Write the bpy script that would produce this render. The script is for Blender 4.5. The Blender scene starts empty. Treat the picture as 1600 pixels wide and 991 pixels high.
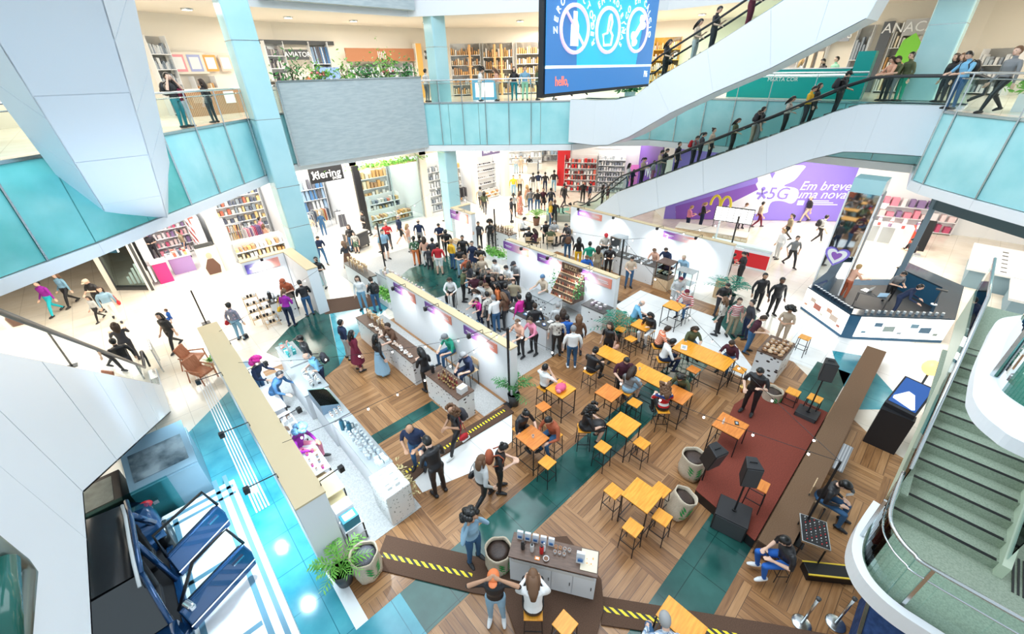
import bpy, math, random
from mathutils import Vector, Matrix, Euler
random.seed(7)
SC = bpy.context.scene
COL = SC.collection
R = math.radians
# ---------------------------------------------------------------- camera (calibrated from the floor grid, 1600 x 991 frame)
CAMZ = 9.2
FPX = 646.5
MW = Matrix(((0.72741228, 0.3647603, 0.58122397), (-0.6858529, 0.35950713, 0.63274041), (-0.02184442, 0.85889729, -0.51168181)))
def ray(px, py):
    return MW @ Vector((px - 800.0, -(py - 495.5), FPX))
def P(px, py, z=0.0):
    r = ray(px, py); t = (z - CAMZ) / r.z
    return Vector((t * r.x, t * r.y, z))
def onX(px, py, x):
    r = ray(px, py); t = x / r.x
    return Vector((x, t * r.y, CAMZ + t * r.z))
def onY(px, py, y):
    r = ray(px, py); t = y / r.y
    return Vector((t * r.x, y, CAMZ + t * r.z))
def onLine(px, py, a, b):
    # vertical plane through ground points a, b
    r = ray(px, py); n = Vector((-(b[1]-a[1]), b[0]-a[0]))
    t = (n.x*a[0] + n.y*a[1]) / (n.x*r.x + n.y*r.y)
    return Vector((t*r.x, t*r.y, CAMZ + t*r.z))
cd = bpy.data.cameras.new('camera'); cam = bpy.data.objects.new('camera', cd); COL.objects.link(cam)
cd.sensor_width = 36.0; cd.lens = FPX / 1600.0 * 36.0; cd.clip_start = 0.05; cd.clip_end = 300
cm = MW.to_4x4()
rot = Matrix((tuple(MW[i][0] for i in range(3)), tuple(MW[i][1] for i in range(3)), tuple(-MW[i][2] for i in range(3)))).transposed()
cam.matrix_world = Matrix.Translation((0, 0, CAMZ)) @ rot.to_4x4()
SC.camera = cam
# ---------------------------------------------------------------- world, lights, exposure
SC.view_settings.view_transform = 'Standard'; SC.view_settings.look = 'None'
SC.view_settings.exposure = 0.35; SC.view_settings.gamma = 1.0; SC.view_settings.use_curve_mapping = False
W = bpy.data.worlds.new('world'); SC.world = W; W.use_nodes = True
bg = W.node_tree.nodes['Background']; bg.inputs[0].default_value = (0.80, 0.91, 1.0, 1); bg.inputs[1].default_value = 0.75
SC.cycles.max_bounces = 5; SC.cycles.diffuse_bounces = 3; SC.cycles.glossy_bounces = 2; SC.cycles.transparent_max_bounces = 12
SC.cycles.caustics_reflective = False; SC.cycles.caustics_refractive = False
SC.cycles.sample_clamp_indirect = 4.0
def area(name, loc, sx, sy, power, col=(1, 1, 1), rot=(0, 0, 0)):
    l = bpy.data.lights.new(name, 'AREA'); l.shape = 'RECTANGLE'; l.size = sx; l.size_y = sy; l.energy = power; l.color = col
    o = bpy.data.objects.new(name, l); o.location = loc; o.rotation_euler = rot; COL.objects.link(o); return o
# skylight of the atrium, high above the frame
area('skylight', (7, 8, 19), 16, 16, 2600, (0.86, 0.94, 1.0))
area('skylight', (0, 9, 16), 5, 9, 500, (0.55, 0.80, 1.0))
# gallery lights under the slabs
WARM = (1.0, 0.93, 0.82)
for (x, y, z, sx, sy, p) in ((1, 24, 5.05, 9, 2.0, 420), (10, 25.2, 5.05, 8, 1.6, 480), (21, 24, 5.05, 5, 5, 520), (30, 33, 5.05, 10, 8, 900), (31, 21, 5.05, 3, 6, 380),
                             (29, 4, 5.05, 5, 5, 620), (26, -5, 5.0, 6, 8, 520), (-5, 20, 5.05, 4, 6, 300),
                             (1, 23, 11.6, 8, 3, 300), (12, 26, 11.6, 10, 2.4, 420), (24, 21, 11.6, 4, 6, 420), (28, 12, 11.6, 4, 10, 450), (26, -3, 11.6, 5, 7, 360)):
    area('gallery_light', (x, y, z), sx, sy, p, WARM)
for p_, a_, e_ in (((.5, 6.5, 2.35), (-.3, 6, 6.2), 900), ((.5, 12.5, 2.35), (-.2, 3, 6), 500)):
    l = bpy.data.lights.new('uplight', 'SPOT'); l.energy = e_; l.color = (.50, .74, 1); l.spot_size = R(80); l.spot_blend = 1; l.shadow_soft_size = .2
    o = bpy.data.objects.new('uplight', l); o.location = p_; o.rotation_euler = Vector(a_).to_track_quat('-Z', 'Y').to_euler(); COL.objects.link(o)
# ---------------------------------------------------------------- helpers
class MB:
    def __init__(s): s.v = []; s.f = []; s.m = []; s.ms = []
    def mi(s, m):
        if m is None: return 0
        if m not in s.ms: s.ms.append(m)
        return s.ms.index(m)
    def add(s, vs, fs, m=None):
        k = len(s.v); s.v += [tuple(v) for v in vs]; i = s.mi(m)
        for f in fs: s.f.append(tuple(k + j for j in f)); s.m.append(i)
        return s
    def box(s, c, d, rz=0.0, m=None, rot=None):
        hx, hy, hz = d[0]/2, d[1]/2, d[2]/2
        M3 = rot if rot is not None else Matrix.Rotation(rz, 3, 'Z')
        vs = [Vector(c) + M3 @ Vector((x*hx, y*hy, z*hz)) for x in (-1, 1) for y in (-1, 1) for z in (-1, 1)]
        return s.add(vs, [(0, 1, 3, 2), (4, 6, 7, 5), (0, 4, 5, 1), (2, 3, 7, 6), (0, 2, 6, 4), (1, 5, 7, 3)], m)
    def b2(s, a, b, m=None):
        return s.box([(a[i]+b[i])/2 for i in range(3)], [abs(a[i]-b[i]) for i in range(3)], 0, m)
    def prism(s, poly, z0, z1, m=None):
        n = len(poly); vs = [(p[0], p[1], z0) for p in poly] + [(p[0], p[1], z1) for p in poly]
        ar = sum(poly[i][0]*poly[(i+1) % n][1] - poly[(i+1) % n][0]*poly[i][1] for i in range(n))
        fs = [tuple(range(n))[::-1], tuple(range(n, 2*n))] + [(i, (i+1) % n, n+(i+1) % n, n+i) for i in range(n)]
        if ar < 0: fs = [f[::-1] for f in fs]
        return s.add(vs, fs, m)
    def extr(s, poly, off, m=None):
        # closed 3d polygon extruded by a vector
        n = len(poly); off = Vector(off); vs = [Vector(p) for p in poly] + [Vector(p)+off for p in poly]
        return s.add(vs, [tuple(range(n))[::-1], tuple(range(n, 2*n))] + [(i, (i+1) % n, n+(i+1) % n, n+i) for i in range(n)], m)
    def tube(s, pts, r, n=8, m=None, cap=True, flat=1.0):
        pts = [Vector(p) for p in pts]; rs = r if isinstance(r, (list, tuple)) else [r]*len(pts)
        k = len(s.v); i0 = s.mi(m); up = Vector((0, 0, 1)); prev = None
        for i, p in enumerate(pts):
            d = (pts[min(i+1, len(pts)-1)] - pts[max(i-1, 0)])
            d = d.normalized() if d.length > 1e-9 else Vector((0, 0, 1))
            a = prev if prev is not None else (Vector((0, 1, 0)) if abs(d.z) > .9 else up)
            u = (a - d*a.dot(d)); u = u.normalized() if u.length > 1e-6 else d.orthogonal().normalized()
            prev = u; w = d.cross(u)
            for j in range(n):
                t = 2*math.pi*j/n; q = p + (u*math.cos(t) + w*math.sin(t)*flat)*rs[i]; s.v.append(tuple(q))
        for i in range(len(pts)-1):
            for j in range(n):
                s.f.append((k+i*n+j, k+i*n+(j+1) % n, k+(i+1)*n+(j+1) % n, k+(i+1)*n+j)); s.m.append(i0)
        if cap:
            s.f.append(tuple(k+j for j in range(n))[::-1]); s.m.append(i0)
            e = k+(len(pts)-1)*n; s.f.append(tuple(e+j for j in range(n))); s.m.append(i0)
        return s
    def lathe(s, prof, c=(0, 0, 0), n=20, m=None):
        k = len(s.v); i0 = s.mi(m)
        for (r, z) in prof:
            for j in range(n):
                t = 2*math.pi*j/n; s.v.append((c[0]+r*math.cos(t), c[1]+r*math.sin(t), c[2]+z))
        for i in range(len(prof)-1):
            for j in range(n):
                s.f.append((k+i*n+j, k+i*n+(j+1) % n, k+(i+1)*n+(j+1) % n, k+(i+1)*n+j)); s.m.append(i0)
        s.f.append(tuple(k+j for j in range(n))[::-1]); s.m.append(i0)
        e = k+(len(prof)-1)*n; s.f.append(tuple(e+j for j in range(n))); s.m.append(i0)
        return s
    def ell(s, c, r, n=10, rot=None, m=None):
        k = len(s.v); i0 = s.mi(m); c = Vector(c); h = max(5, n//2+1)
        M3 = rot if rot is not None else Matrix.Identity(3)
        s.v.append(tuple(c + M3 @ Vector((0, 0, -r[2]))))
        for i in range(1, h):
            t = math.pi*i/h - math.pi/2
            for j in range(n):
                u = 2*math.pi*j/n
                s.v.append(tuple(c + M3 @ Vector((r[0]*math.cos(t)*math.cos(u), r[1]*math.cos(t)*math.sin(u), r[2]*math.sin(t)))))
        s.v.append(tuple(c + M3 @ Vector((0, 0, r[2])))); e = len(s.v)-1
        for j in range(n): s.f.append((k, k+1+(j+1) % n, k+1+j)); s.m.append(i0)
        for i in range(h-2):
            for j in range(n):
                a = k+1+i*n; s.f.append((a+j, a+(j+1) % n, a+n+(j+1) % n, a+n+j)); s.m.append(i0)
        a = k+1+(h-2)*n
        for j in range(n): s.f.append((a+j, a+(j+1) % n, e)); s.m.append(i0)
        return s
    def mesh(s, name, m=None, smooth=False):
        me = bpy.data.meshes.new(name); me.from_pydata(s.v, [], s.f)
        for q in (s.ms if s.ms else [m]):
            if q is not None: me.materials.append(q)
        if s.ms and any(s.m): me.polygons.foreach_set('material_index', s.m)
        if smooth: me.polygons.foreach_set('use_smooth', [True]*len(me.polygons))
        me.update(); return me
    def build(s, name, m=None, parent=None, smooth=False):
        o = bpy.data.objects.new(name, s.mesh(name, m, smooth)); COL.objects.link(o)
        if parent is not None: o.parent = parent
        return o
def bevel(o, w=.01, seg=2):
    b = o.modifiers.new('bevel', 'BEVEL'); b.width = w; b.segments = seg; b.limit_method = 'ANGLE'; return o
def tag(o, label=None, cat=None, group=None, kind=None):
    if label: o['label'] = label
    if cat: o['category'] = cat
    if group: o['group'] = group
    if kind: o['kind'] = kind
    return o
def thing(name, label, cat, loc=(0, 0, 0), rz=0.0, group=None):
    o = bpy.data.objects.new(name, None); COL.objects.link(o); o.location = loc; o.rotation_euler = (0, 0, rz); o.empty_display_size = .1
    return tag(o, label, cat, group)
def dup(root, loc, rz=0.0, label=None, group=None, scale=None):
    r = root.copy(); COL.objects.link(r); r.location = loc; r.rotation_euler = (0, 0, rz)
    if scale: r.scale = (scale,)*3
    if label: r['label'] = label
    if group: r['group'] = group
    for ch in list(root.children):
        c = ch.copy(); COL.objects.link(c); c.parent = r
        for g in list(ch.children):
            d = g.copy(); COL.objects.link(d); d.parent = c
    return r
def struct(name, mb, m=None, smooth=False):
    return tag(mb.build(name, m, None, smooth), kind='structure')
# ---------------------------------------------------------------- materials
MATS = {}
def mat(name, col, rough=.5, metal=0.0, emit=0.0, spec=.5, coat=0.0):
    if name in MATS: return MATS[name]
    m = bpy.data.materials.new(name); m.use_nodes = True; b = m.node_tree.nodes['Principled BSDF']
    b.inputs['Base Color'].default_value = (*col, 1); b.inputs['Roughness'].default_value = rough; b.inputs['Metallic'].default_value = metal
    b.inputs['Specular IOR Level'].default_value = spec; b.inputs['Coat Weight'].default_value = coat
    if emit: b.inputs['Emission Color'].default_value = (*col, 1); b.inputs['Emission Strength'].default_value = emit
    m.diffuse_color = (*col, 1); MATS[name] = m; return m
def nodes(m): return m.node_tree.nodes, m.node_tree.links, m.node_tree.nodes['Principled BSDF']
def noisy(name, c1, c2, scale=5, rough=.5, detail=4, dist=0.0, lo=.35, hi=.65, stretch=(1, 1, 1), bump=0.0, spec=.5):
    m = mat(name, c1, rough, spec=spec); N, L, b = nodes(m)
    tc = N.new('ShaderNodeTexCoord'); mp = N.new('ShaderNodeMapping'); mp.inputs['Scale'].default_value = stretch
    n = N.new('ShaderNodeTexNoise'); n.inputs['Scale'].default_value = scale; n.inputs['Detail'].default_value = detail; n.inputs['Distortion'].default_value = dist
    r = N.new('ShaderNodeValToRGB'); r.color_ramp.elements[0].position = lo; r.color_ramp.elements[1].position = hi
    r.color_ramp.elements[0].color = (*c1, 1); r.color_ramp.elements[1].color = (*c2, 1)
    L.new(tc.outputs['Object'], mp.inputs[0]); L.new(mp.outputs[0], n.inputs['Vector']); L.new(n.outputs['Fac'], r.inputs[0]); L.new(r.outputs[0], b.inputs['Base Color'])
    if bump:
        bp = N.new('ShaderNodeBump'); bp.inputs['Strength'].default_value = bump; L.new(n.outputs['Fac'], bp.inputs['Height']); L.new(bp.outputs[0], b.inputs['Normal'])
    return m
def glassy(name, tint, refl=.12, rough=.02, alpha=.85):
    m = bpy.data.materials.new(name); m.use_nodes = True; N, L = m.node_tree.nodes, m.node_tree.links
    N.remove(N['Principled BSDF']); out = [n for n in N if n.type == 'OUTPUT_MATERIAL'][0]
    t = N.new('ShaderNodeBsdfTransparent'); t.inputs[0].default_value = (*tint, 1)
    g = N.new('ShaderNodeBsdfGlossy'); g.inputs['Roughness'].default_value = rough; g.inputs[0].default_value = (.9, .97, 1, 1)
    lw = N.new('ShaderNodeLayerWeight'); lw.inputs[0].default_value = refl
    mx = N.new('ShaderNodeMixShader'); L.new(lw.outputs['Fresnel'], mx.inputs[0]); L.new(t.outputs[0], mx.inputs[1]); L.new(g.outputs[0], mx.inputs[2]); L.new(mx.outputs[0], out.inputs[0])
    return m
def math_node(N, L, op, a, b=None, c=None):
    n = N.new('ShaderNodeMath'); n.operation = op
    for i, v in enumerate((a, b, c)):
        if v is None: continue
        if isinstance(v, (int, float)): n.inputs[i].default_value = v
        else: L.new(v, n.inputs[i])
    return n.outputs[0]
def wood_floor():
    # square parquet tiles, planks turned alternately
    m = mat('parquet', (.45, .25, .12), .32); N, L, b = nodes(m)
    tc = N.new('ShaderNodeTexCoord'); sp = N.new('ShaderNodeSeparateXYZ'); L.new(tc.outputs['Object'], sp.inputs[0])
    X, Y = sp.outputs[0], sp.outputs[1]; T = 1.3
    cx = math_node(N, L, 'FLOOR', math_node(N, L, 'DIVIDE', X, T)); cy = math_node(N, L, 'FLOOR', math_node(N, L, 'DIVIDE', Y, T))
    par = math_node(N, L, 'MODULO', math_node(N, L, 'ABSOLUTE', math_node(N, L, 'ADD', cx, cy)), 2.0)
    inv = math_node(N, L, 'SUBTRACT', 1.0, par)
    u = math_node(N, L, 'ADD', math_node(N, L, 'MULTIPLY', X, par), math_node(N, L, 'MULTIPLY', Y, inv))
    v = math_node(N, L, 'ADD', math_node(N, L, 'MULTIPLY', Y, par), math_node(N, L, 'MULTIPLY', X, inv))
    pid = math_node(N, L, 'FLOOR', math_node(N, L, 'DIVIDE', u, .16))
    cb = N.new('ShaderNodeCombineXYZ'); L.new(pid, cb.inputs[0]); L.new(cx, cb.inputs[1]); L.new(cy, cb.inputs[2])
    wn = N.new('ShaderNodeTexWhiteNoise'); L.new(cb.outputs[0], wn.inputs[0])
    cb2 = N.new('ShaderNodeCombineXYZ'); L.new(math_node(N, L, 'MULTIPLY', u, 22.0), cb2.inputs[0]); L.new(math_node(N, L, 'MULTIPLY', v, 1.6), cb2.inputs[1]); L.new(pid, cb2.inputs[2])
    no = N.new('ShaderNodeTexNoise'); no.inputs['Scale'].default_value = 1.0; no.inputs['Detail'].default_value = 5; L.new(cb2.outputs[0], no.inputs[0])
    f = math_node(N, L, 'ADD', math_node(N, L, 'MULTIPLY', wn.outputs[0], .45), math_node(N, L, 'MULTIPLY', no.outputs[0], .75))
    r = N.new('ShaderNodeValToRGB'); e = r.color_ramp.elements
    e[0].position = .2; e[0].color = (.15, .062, .022, 1); e[1].position = .95; e[1].color = (.50, .27, .12, 1)
    e2 = e.new(.55); e2.color = (.33, .16, .062, 1)
    L.new(f, r.inputs[0])
    fr = math_node(N, L, 'FRACT', math_node(N, L, 'DIVIDE', u, .16)); ln = math_node(N, L, 'GREATER_THAN', fr, .06)
    mx = N.new('ShaderNodeMix'); mx.data_type = 'RGBA'; mx.inputs[6].default_value = (.09, .045, .025, 1); L.new(ln, mx.inputs[0]); L.new(r.outputs[0], mx.inputs[7]); L.new(mx.outputs[2], b.inputs['Base Color'])
    return m
def tile_floor(name, c1, c2, T=.9, rough=.16, joint=.985):
    m = mat(name, c1, rough); N, L, b = nodes(m)
    tc = N.new('ShaderNodeTexCoord'); sp = N.new('ShaderNodeSeparateXYZ'); L.new(tc.outputs['Object'], sp.inputs[0])
    fx = math_node(N, L, 'FRACT', math_node(N, L, 'DIVIDE', sp.outputs[0], T)); fy = math_node(N, L, 'FRACT', math_node(N, L, 'DIVIDE', sp.outputs[1], T))
    j = math_node(N, L, 'MAXIMUM', math_node(N, L, 'GREATER_THAN', fx, joint), math_node(N, L, 'GREATER_THAN', fy, joint))
    no = N.new('ShaderNodeTexNoise'); no.inputs['Scale'].default_value = .9; no.inputs['Detail'].default_value = 6; L.new(tc.outputs['Object'], no.inputs[0])
    r = N.new('ShaderNodeValToRGB'); e = r.color_ramp.elements; e[0].position = .35; e[1].position = .65; e[0].color = (*c1, 1); e[1].color = (*c2, 1); L.new(no.outputs[0], r.inputs[0])
    mx = N.new('ShaderNodeMix'); mx.data_type = 'RGBA'; L.new(j, mx.inputs[0]); L.new(r.outputs[0], mx.inputs[6]); mx.inputs[7].default_value = (c1[0]*.7, c1[1]*.7, c1[2]*.7, 1); L.new(mx.outputs[2], b.inputs['Base Color'])
    return m
def spots(name, base, dot, scale=5, thr=.28, stretch=(1, 1, 1)):
    m = mat(name, base, .4); N, L, b = nodes(m)
    tc = N.new('ShaderNodeTexCoord'); mp = N.new('ShaderNodeMapping'); mp.inputs['Scale'].default_value = stretch; L.new(tc.outputs['Object'], mp.inputs[0])
    vo = N.new('ShaderNodeTexVoronoi'); vo.inputs['Scale'].default_value = scale; L.new(mp.outputs[0], vo.inputs['Vector'])
    sp = N.new('ShaderNodeSeparateColor'); L.new(vo.outputs['Color'], sp.inputs[0])
    th = math_node(N, L, 'MULTIPLY', sp.outputs[0], thr)
    g = math_node(N, L, 'LESS_THAN', vo.outputs['Distance'], th)
    mx = N.new('ShaderNodeMix'); mx.data_type = 'RGBA'; L.new(g, mx.inputs[0]); mx.inputs[6].default_value = (*base, 1); mx.inputs[7].default_value = (*dot, 1); L.new(mx.outputs[2], b.inputs['Base Color'])
    return m
def stripes(name, axis, width, cols, rough=.5, diag=None):
    m = mat(name, cols[0], rough); N, L, b = nodes(m)
    tc = N.new('ShaderNodeTexCoord'); sp = N.new('ShaderNodeSeparateXYZ'); L.new(tc.outputs['Object'], sp.inputs[0])
    a = sp.outputs[axis]
    if diag is not None: a = math_node(N, L, 'ADD', a, sp.outputs[diag])
    fr = math_node(N, L, 'FRACT', math_node(N, L, 'DIVIDE', a, width*len(cols)))
    r = N.new('ShaderNodeValToRGB'); r.color_ramp.interpolation = 'CONSTANT'; e = r.color_ramp.elements
    while len(e) < len(cols): e.new(.5)
    for i, c in enumerate(cols): e[i].position = i/len(cols); e[i].color = (*c, 1)
    L.new(fr, r.inputs[0]); L.new(r.outputs[0], b.inputs['Base Color']); return m
def gradient(name, axis, a, bb, cols, rough=.35):
    # printed colour gradient on a sign (ink, not light)
    m = mat(name, cols[0], rough); N, L, b = nodes(m)
    tc = N.new('ShaderNodeTexCoord'); sp = N.new('ShaderNodeSeparateXYZ'); L.new(tc.outputs['Object'], sp.inputs[0])
    mr = N.new('ShaderNodeMapRange'); L.new(sp.outputs[axis], mr.inputs[0]); mr.inputs[1].default_value = a; mr.inputs[2].default_value = bb
    r = N.new('ShaderNodeValToRGB'); e = r.color_ramp.elements
    while len(e) < len(cols): e.new(.5)
    for i, c in enumerate(cols): e[i].position = i/(len(cols)-1); e[i].color = (*c, 1)
    L.new(mr.outputs[0], r.inputs[0]); L.new(r.outputs[0], b.inputs['Base Color']); return m
M_parq = wood_floor()
M_tile = tile_floor('cream_tile', (.80, .72, .60), (.90, .84, .74))
M_tileW = tile_floor('white_tile', (.82, .82, .80), (.92, .92, .90), 1.2)
M_green = tile_floor('green_marble', (.008, .055, .048), (.03, .13, .11), 1.0, .14)
M_teal = tile_floor('teal_marble', (.025, .24, .32), (.09, .42, .50), 1.0, .12)
M_brown = noisy('brown_carpet', (.085, .045, .028), (.13, .072, .045), 60, .95)
M_beam = noisy('brown_felt', (.15, .085, .045), (.20, .115, .065), 50, .95)
M_red = noisy('red_carpet', (.17, .035, .022), (.25, .05, .03), 40, .95)
M_grey = noisy('grey_carpet', (.40, .40, .39), (.52, .52, .51), 30, .9)
M_white = mat('white_paint', (.86, .88, .90), .45)
M_panel = mat('white_cladding', (.78, .84, .90), .35)
M_cream = mat('cream_plaster', (.86, .80, .70), .6)
M_cap = mat('beige_edge_board', (.66, .53, .33), .6)
M_booth = mat('white_booth_board', (.86, .89, .92), .5)
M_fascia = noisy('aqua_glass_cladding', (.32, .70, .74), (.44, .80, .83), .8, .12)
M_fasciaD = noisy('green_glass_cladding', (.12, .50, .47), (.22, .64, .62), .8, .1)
M_colm = noisy('pale_blue_cladding', (.40, .68, .74), (.48, .75, .80), .6, .2)
M_stone = noisy('grey_stone_cladding', (.42, .50, .53), (.52, .59, .61), 2.0, .5, stretch=(1, 1, 6))
M_steel = mat('brushed_steel', (.62, .66, .68), .25, 1.0)
M_black = mat('black_metal', (.012, .012, .014), .4)
M_blackp = mat('black_plastic', (.015, .015, .018), .5)
M_dark = mat('dark_grey', (.06, .065, .07), .5)
M_rail = mat('handrail_rubber', (.02, .025, .03), .35)
M_orange = noisy('orange_wood', (.80, .30, .02), (.93, .42, .045), 3, .35, stretch=(1, 8, 1))
M_orange2 = noisy('reddish_wood', (.66, .19, .03), (.80, .28, .05), 3, .35, stretch=(1, 8, 1))
M_dwood = noisy('dark_wood', (.10, .055, .035), (.16, .09, .06), 6, .4, stretch=(1, 6, 1))
M_lwood = noisy('light_wood', (.62, .42, .24), (.74, .54, .33), 5, .5, stretch=(1, 6, 1))
M_bean = spots('bean_print', (.84, .85, .85), (.035, .02, .02), 5.5, .34, (1, 1, 1.5))
M_glass = glassy('clear_glass', (.90, .97, .96), .12)
M_aqua = glassy('aqua_glass', (.62, .90, .88), .15)
M_mirror = mat('mirror', (.80, .84, .86), .04, 1.0)
M_leaf = noisy('palm_leaf', (.03, .20, .05), (.10, .38, .10), 8, .45)
M_leaf2 = noisy('blueish_leaf', (.02, .20, .13), (.06, .36, .25), 8, .45)
M_lleaf = noisy('bright_leaf', (.12, .42, .06), (.30, .60, .12), 8, .5)
M_soil = noisy('soil', (.03, .02, .012), (.07, .045, .03), 30, .9)
M_burlap = noisy('burlap', (.55, .46, .34), (.68, .58, .45), 50, .95, bump=.3)
M_beans = noisy('coffee_beans', (.02, .012, .01), (.07, .04, .03), 60, .5, bump=.8)
M_bulb = mat('bulb_glow', (1.0, .96, .88), .3, 0, 12.0)
M_lamp = mat('lamp_glow', (1.0, .97, .92), .3, 0, 2.2)
M_lampo = mat('orange_lamp_glow', (1.0, .50, .10), .3, 0, 3.0)
M_purple = mat('purple_print', (.16, .055, .42), .4)
M_violet = mat('violet_print', (.27, .20, .72), .4)
M_tealc = mat('teal_counter', (.0, .36, .34), .3)
M_pink = mat('pink_print', (.90, .03, .22), .4)
M_redp = mat('red_paint', (.72, .02, .03), .35)
M_rd = mat('red_display', (.80, .10, .06), .4)
M_kblue = mat('kiosk_blue', (.03, .12, .22), .25)
def wm(c, rough=.7): # plain cloth or print colour by value
    n = 'col_%02d_%02d_%02d' % tuple(int(99*x) for x in c)
    return mat(n, c, rough)
def font_mesh(text, size, depth=.01, shear=0.0, align='CENTER'):
    cu = bpy.data.curves.new('lettering', 'FONT'); cu.body = text; cu.size = size; cu.extrude = depth; cu.shear = shear; cu.align_x = align; cu.align_y = 'CENTER'; cu.resolution_u = 3
    o = bpy.data.objects.new('t', cu); COL.objects.link(o); dg = bpy.context.evaluated_depsgraph_get(); me = bpy.data.meshes.new_from_object(o.evaluated_get(dg))
    bpy.data.objects.remove(o); bpy.data.curves.remove(cu); return me
def lettering(text, size, m, parent, origin, ex, ez, depth=.012, shear=0.0, name='lettering', align='CENTER'):
    # text whose reading direction is ex and whose up is ez, in world space
    me = font_mesh(text, size, depth, shear, align); me.materials.clear(); me.materials.append(m)
    ex = Vector(ex).normalized(); ez = Vector(ez).normalized(); n = ex.cross(ez)
    me.transform(Matrix((tuple(ex), tuple(ez), tuple(n))).transposed().to_4x4()); me.transform(Matrix.Translation(Vector(origin) + n*(depth+.004)))
    o = bpy.data.objects.new(name, me); COL.objects.link(o)
    if parent is not None:
        if parent.type == 'EMPTY': me.transform(Matrix.Translation(-Vector(parent.location)))
        o.parent = parent
    return o
def slab4(mb, c, t, m=None):
    # quad given by 4 world corners, thickened by t along -normal
    a, b, cc, d = [Vector(q) for q in c]; n = (b-a).cross(d-a).normalized()
    return mb.extr([a, b, cc, d], -n*t, m)
# ================================================================ ground floor
def G2(px, py, z=0.0): q = P(px, py, z); return (q.x, q.y)
def poly(mb, pts, z0, z1, m=None): return mb.prism(pts, z0, z1, m)
mb = MB(); poly(mb, [(-20, -14), (60, -14), (60, 62), (-20, 62)], -.3, 0); struct('floor', mb, M_tile)
def inlay(pts, m, h=.004): return struct('floor_inlay', poly(MB(), pts, 0.0005, h), m)
inlay([(.5, 15.0), (.5, -8), (11, -8), (12.9, -1.0), (15.3, 1.8), (17.5, 4), (17.5, 15)], M_parq)
inlay([(.25, 14.66), (-1.2, 13.3), (-4, 10.6), (-8, 6.0), (-8, -6), (.25, -6)], M_teal, .006)
inlay([(.25, 14.6), (.5, 14.6), (.5, 4.93), (.25, 4.93)], M_white, .008)
inlay([(-2, 3.93), (1.2, 3.93), (1.2, 4.93), (-2, 4.93)], M_teal, .009)
inlay([(1.2, 3.93), (17.5, 3.93), (17.5, 4.93), (1.2, 4.93)], M_green, .008)
inlay([(3, .32), (16, .32), (16, 1.3), (3, 1.3)], M_green, .008)
inlay([(2.4, 8.9), (4.95, 8.9), (4.95, 9.34), (2.4, 9.34)], M_green, .008)
inlay([G2(452, 512), G2(500, 480), G2(514, 490), G2(531, 571), G2(505, 592), G2(416, 551)], M_green, .010)
inlay([G2(514, 484), G2(640, 455), G2(620, 470), G2(560, 520), G2(531, 571)], M_teal, .009)
inlay([G2(600, 452), G2(640, 420), G2(700, 400), G2(760, 425), G2(700, 460), G2(640, 480)], M_green, .007)
inlay([(13.2, 2.0), (16.5, 5.2), (16.5, 8.8), (14.4, 8.8), (13.2, 6.2)], M_tileW, .011)
inlay([G2(1150, 470), G2(1190, 500), G2(1160, 530), G2(1112, 500)], M_green, .012)
inlay([G2(1300, 480), G2(1480, 560), G2(1400, 660), G2(1330, 600), G2(1225, 560), G2(1250, 500)], M_tileW, .005)
inlay([G2(1300, 548), G2(1345, 556), G2(1420, 640), G2(1330, 640)], M_teal, .008)
inlay([G2(640, 742), G2(690, 715), G2(800, 646), G2(800, 690), G2(745, 735), G2(660, 770)], M_tileW, .007)
inlay([(5.7, 7.6), (6.55, 7.6), (6.55, 15.6), (5.7, 15.6)], M_grey, .012)
inlay([(.82, 6.3), (2.6, 6.3), (2.6, 14.6), (.82, 14.6)], M_grey, .012); inlay([(.6, 4.93), (2.4, 4.93), (1.4, 6.3), (.6, 6.3)], M_parq, .010)
inlay([(12.0, 7.9), (12.8, 7.9), (12.8, 15), (12.0, 15)], M_grey, .012)
inlay([(7.0, 8.2), (12.0, 8.2), (12.0, 22), (7.0, 22)], M_grey, .006)
inlay([G2(500, 470), G2(560, 462), G2(610, 455), G2(590, 478), G2(508, 492)], M_brown, .014)
for i in range(5): inlay([(-.42+i*.07, 9.0), (-.385+i*.07, 9.0), (-.385+i*.07, 19.5), (-.42+i*.07, 19.5)], M_white, .012)
# cable ramps of brown carpet with hazard tape
M_haz = stripes('hazard_tape', 0, .05, [(.02, .02, .02), (.95, .72, .02)], .5)
def ramp(pts, tape, label, w=.10):
    c = sum((Vector((*p, 0)) for p in pts), Vector())/len(pts)
    t = thing('carpet_ramp', label, 'ramp', (c.x, c.y, 0))
    o = MB().prism(pts, .012, .05).build('carpet', M_brown, t); o.matrix_parent_inverse = Matrix.Translation((-c.x, -c.y, 0))
    a, b = Vector(tape[0]), Vector(tape[1]); d = (b-a).normalized(); n = Vector((-d.y, d.x))*w/2
    o = MB().prism([a-n, b-n, b+n, a+n], .05, .054).build('hazard_strip', M_haz, t); o.matrix_parent_inverse = Matrix.Translation((-c.x, -c.y, 0))
    return t
ramp([G2(604, 838), G2(800, 885), G2(800, 938), G2(738, 928), G2(584, 890)], [G2(598, 869), G2(738, 902)], 'brown carpet cable ramp with yellow and black tape below the two sacks')
ramp([G2(941, 934), G2(1200, 976), G2(1330, 1000), G2(1300, 1030), G2(939, 978)], [G2(941, 953), G2(1180, 1003)], 'brown carpet cable ramp with hazard tape running under the bottom table')
M_haz2 = stripes('worn_hazard_tape', 0, .09, [(.38, .36, .34), (.90, .85, .55)], .5, 1)
ramp([G2(612, 737), G2(791, 634), G2(803, 646), G2(690, 714), G2(640, 757)], [G2(622, 748), G2(790, 642)], 'brown carpet cable ramp with worn tape under the two standing men')
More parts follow.
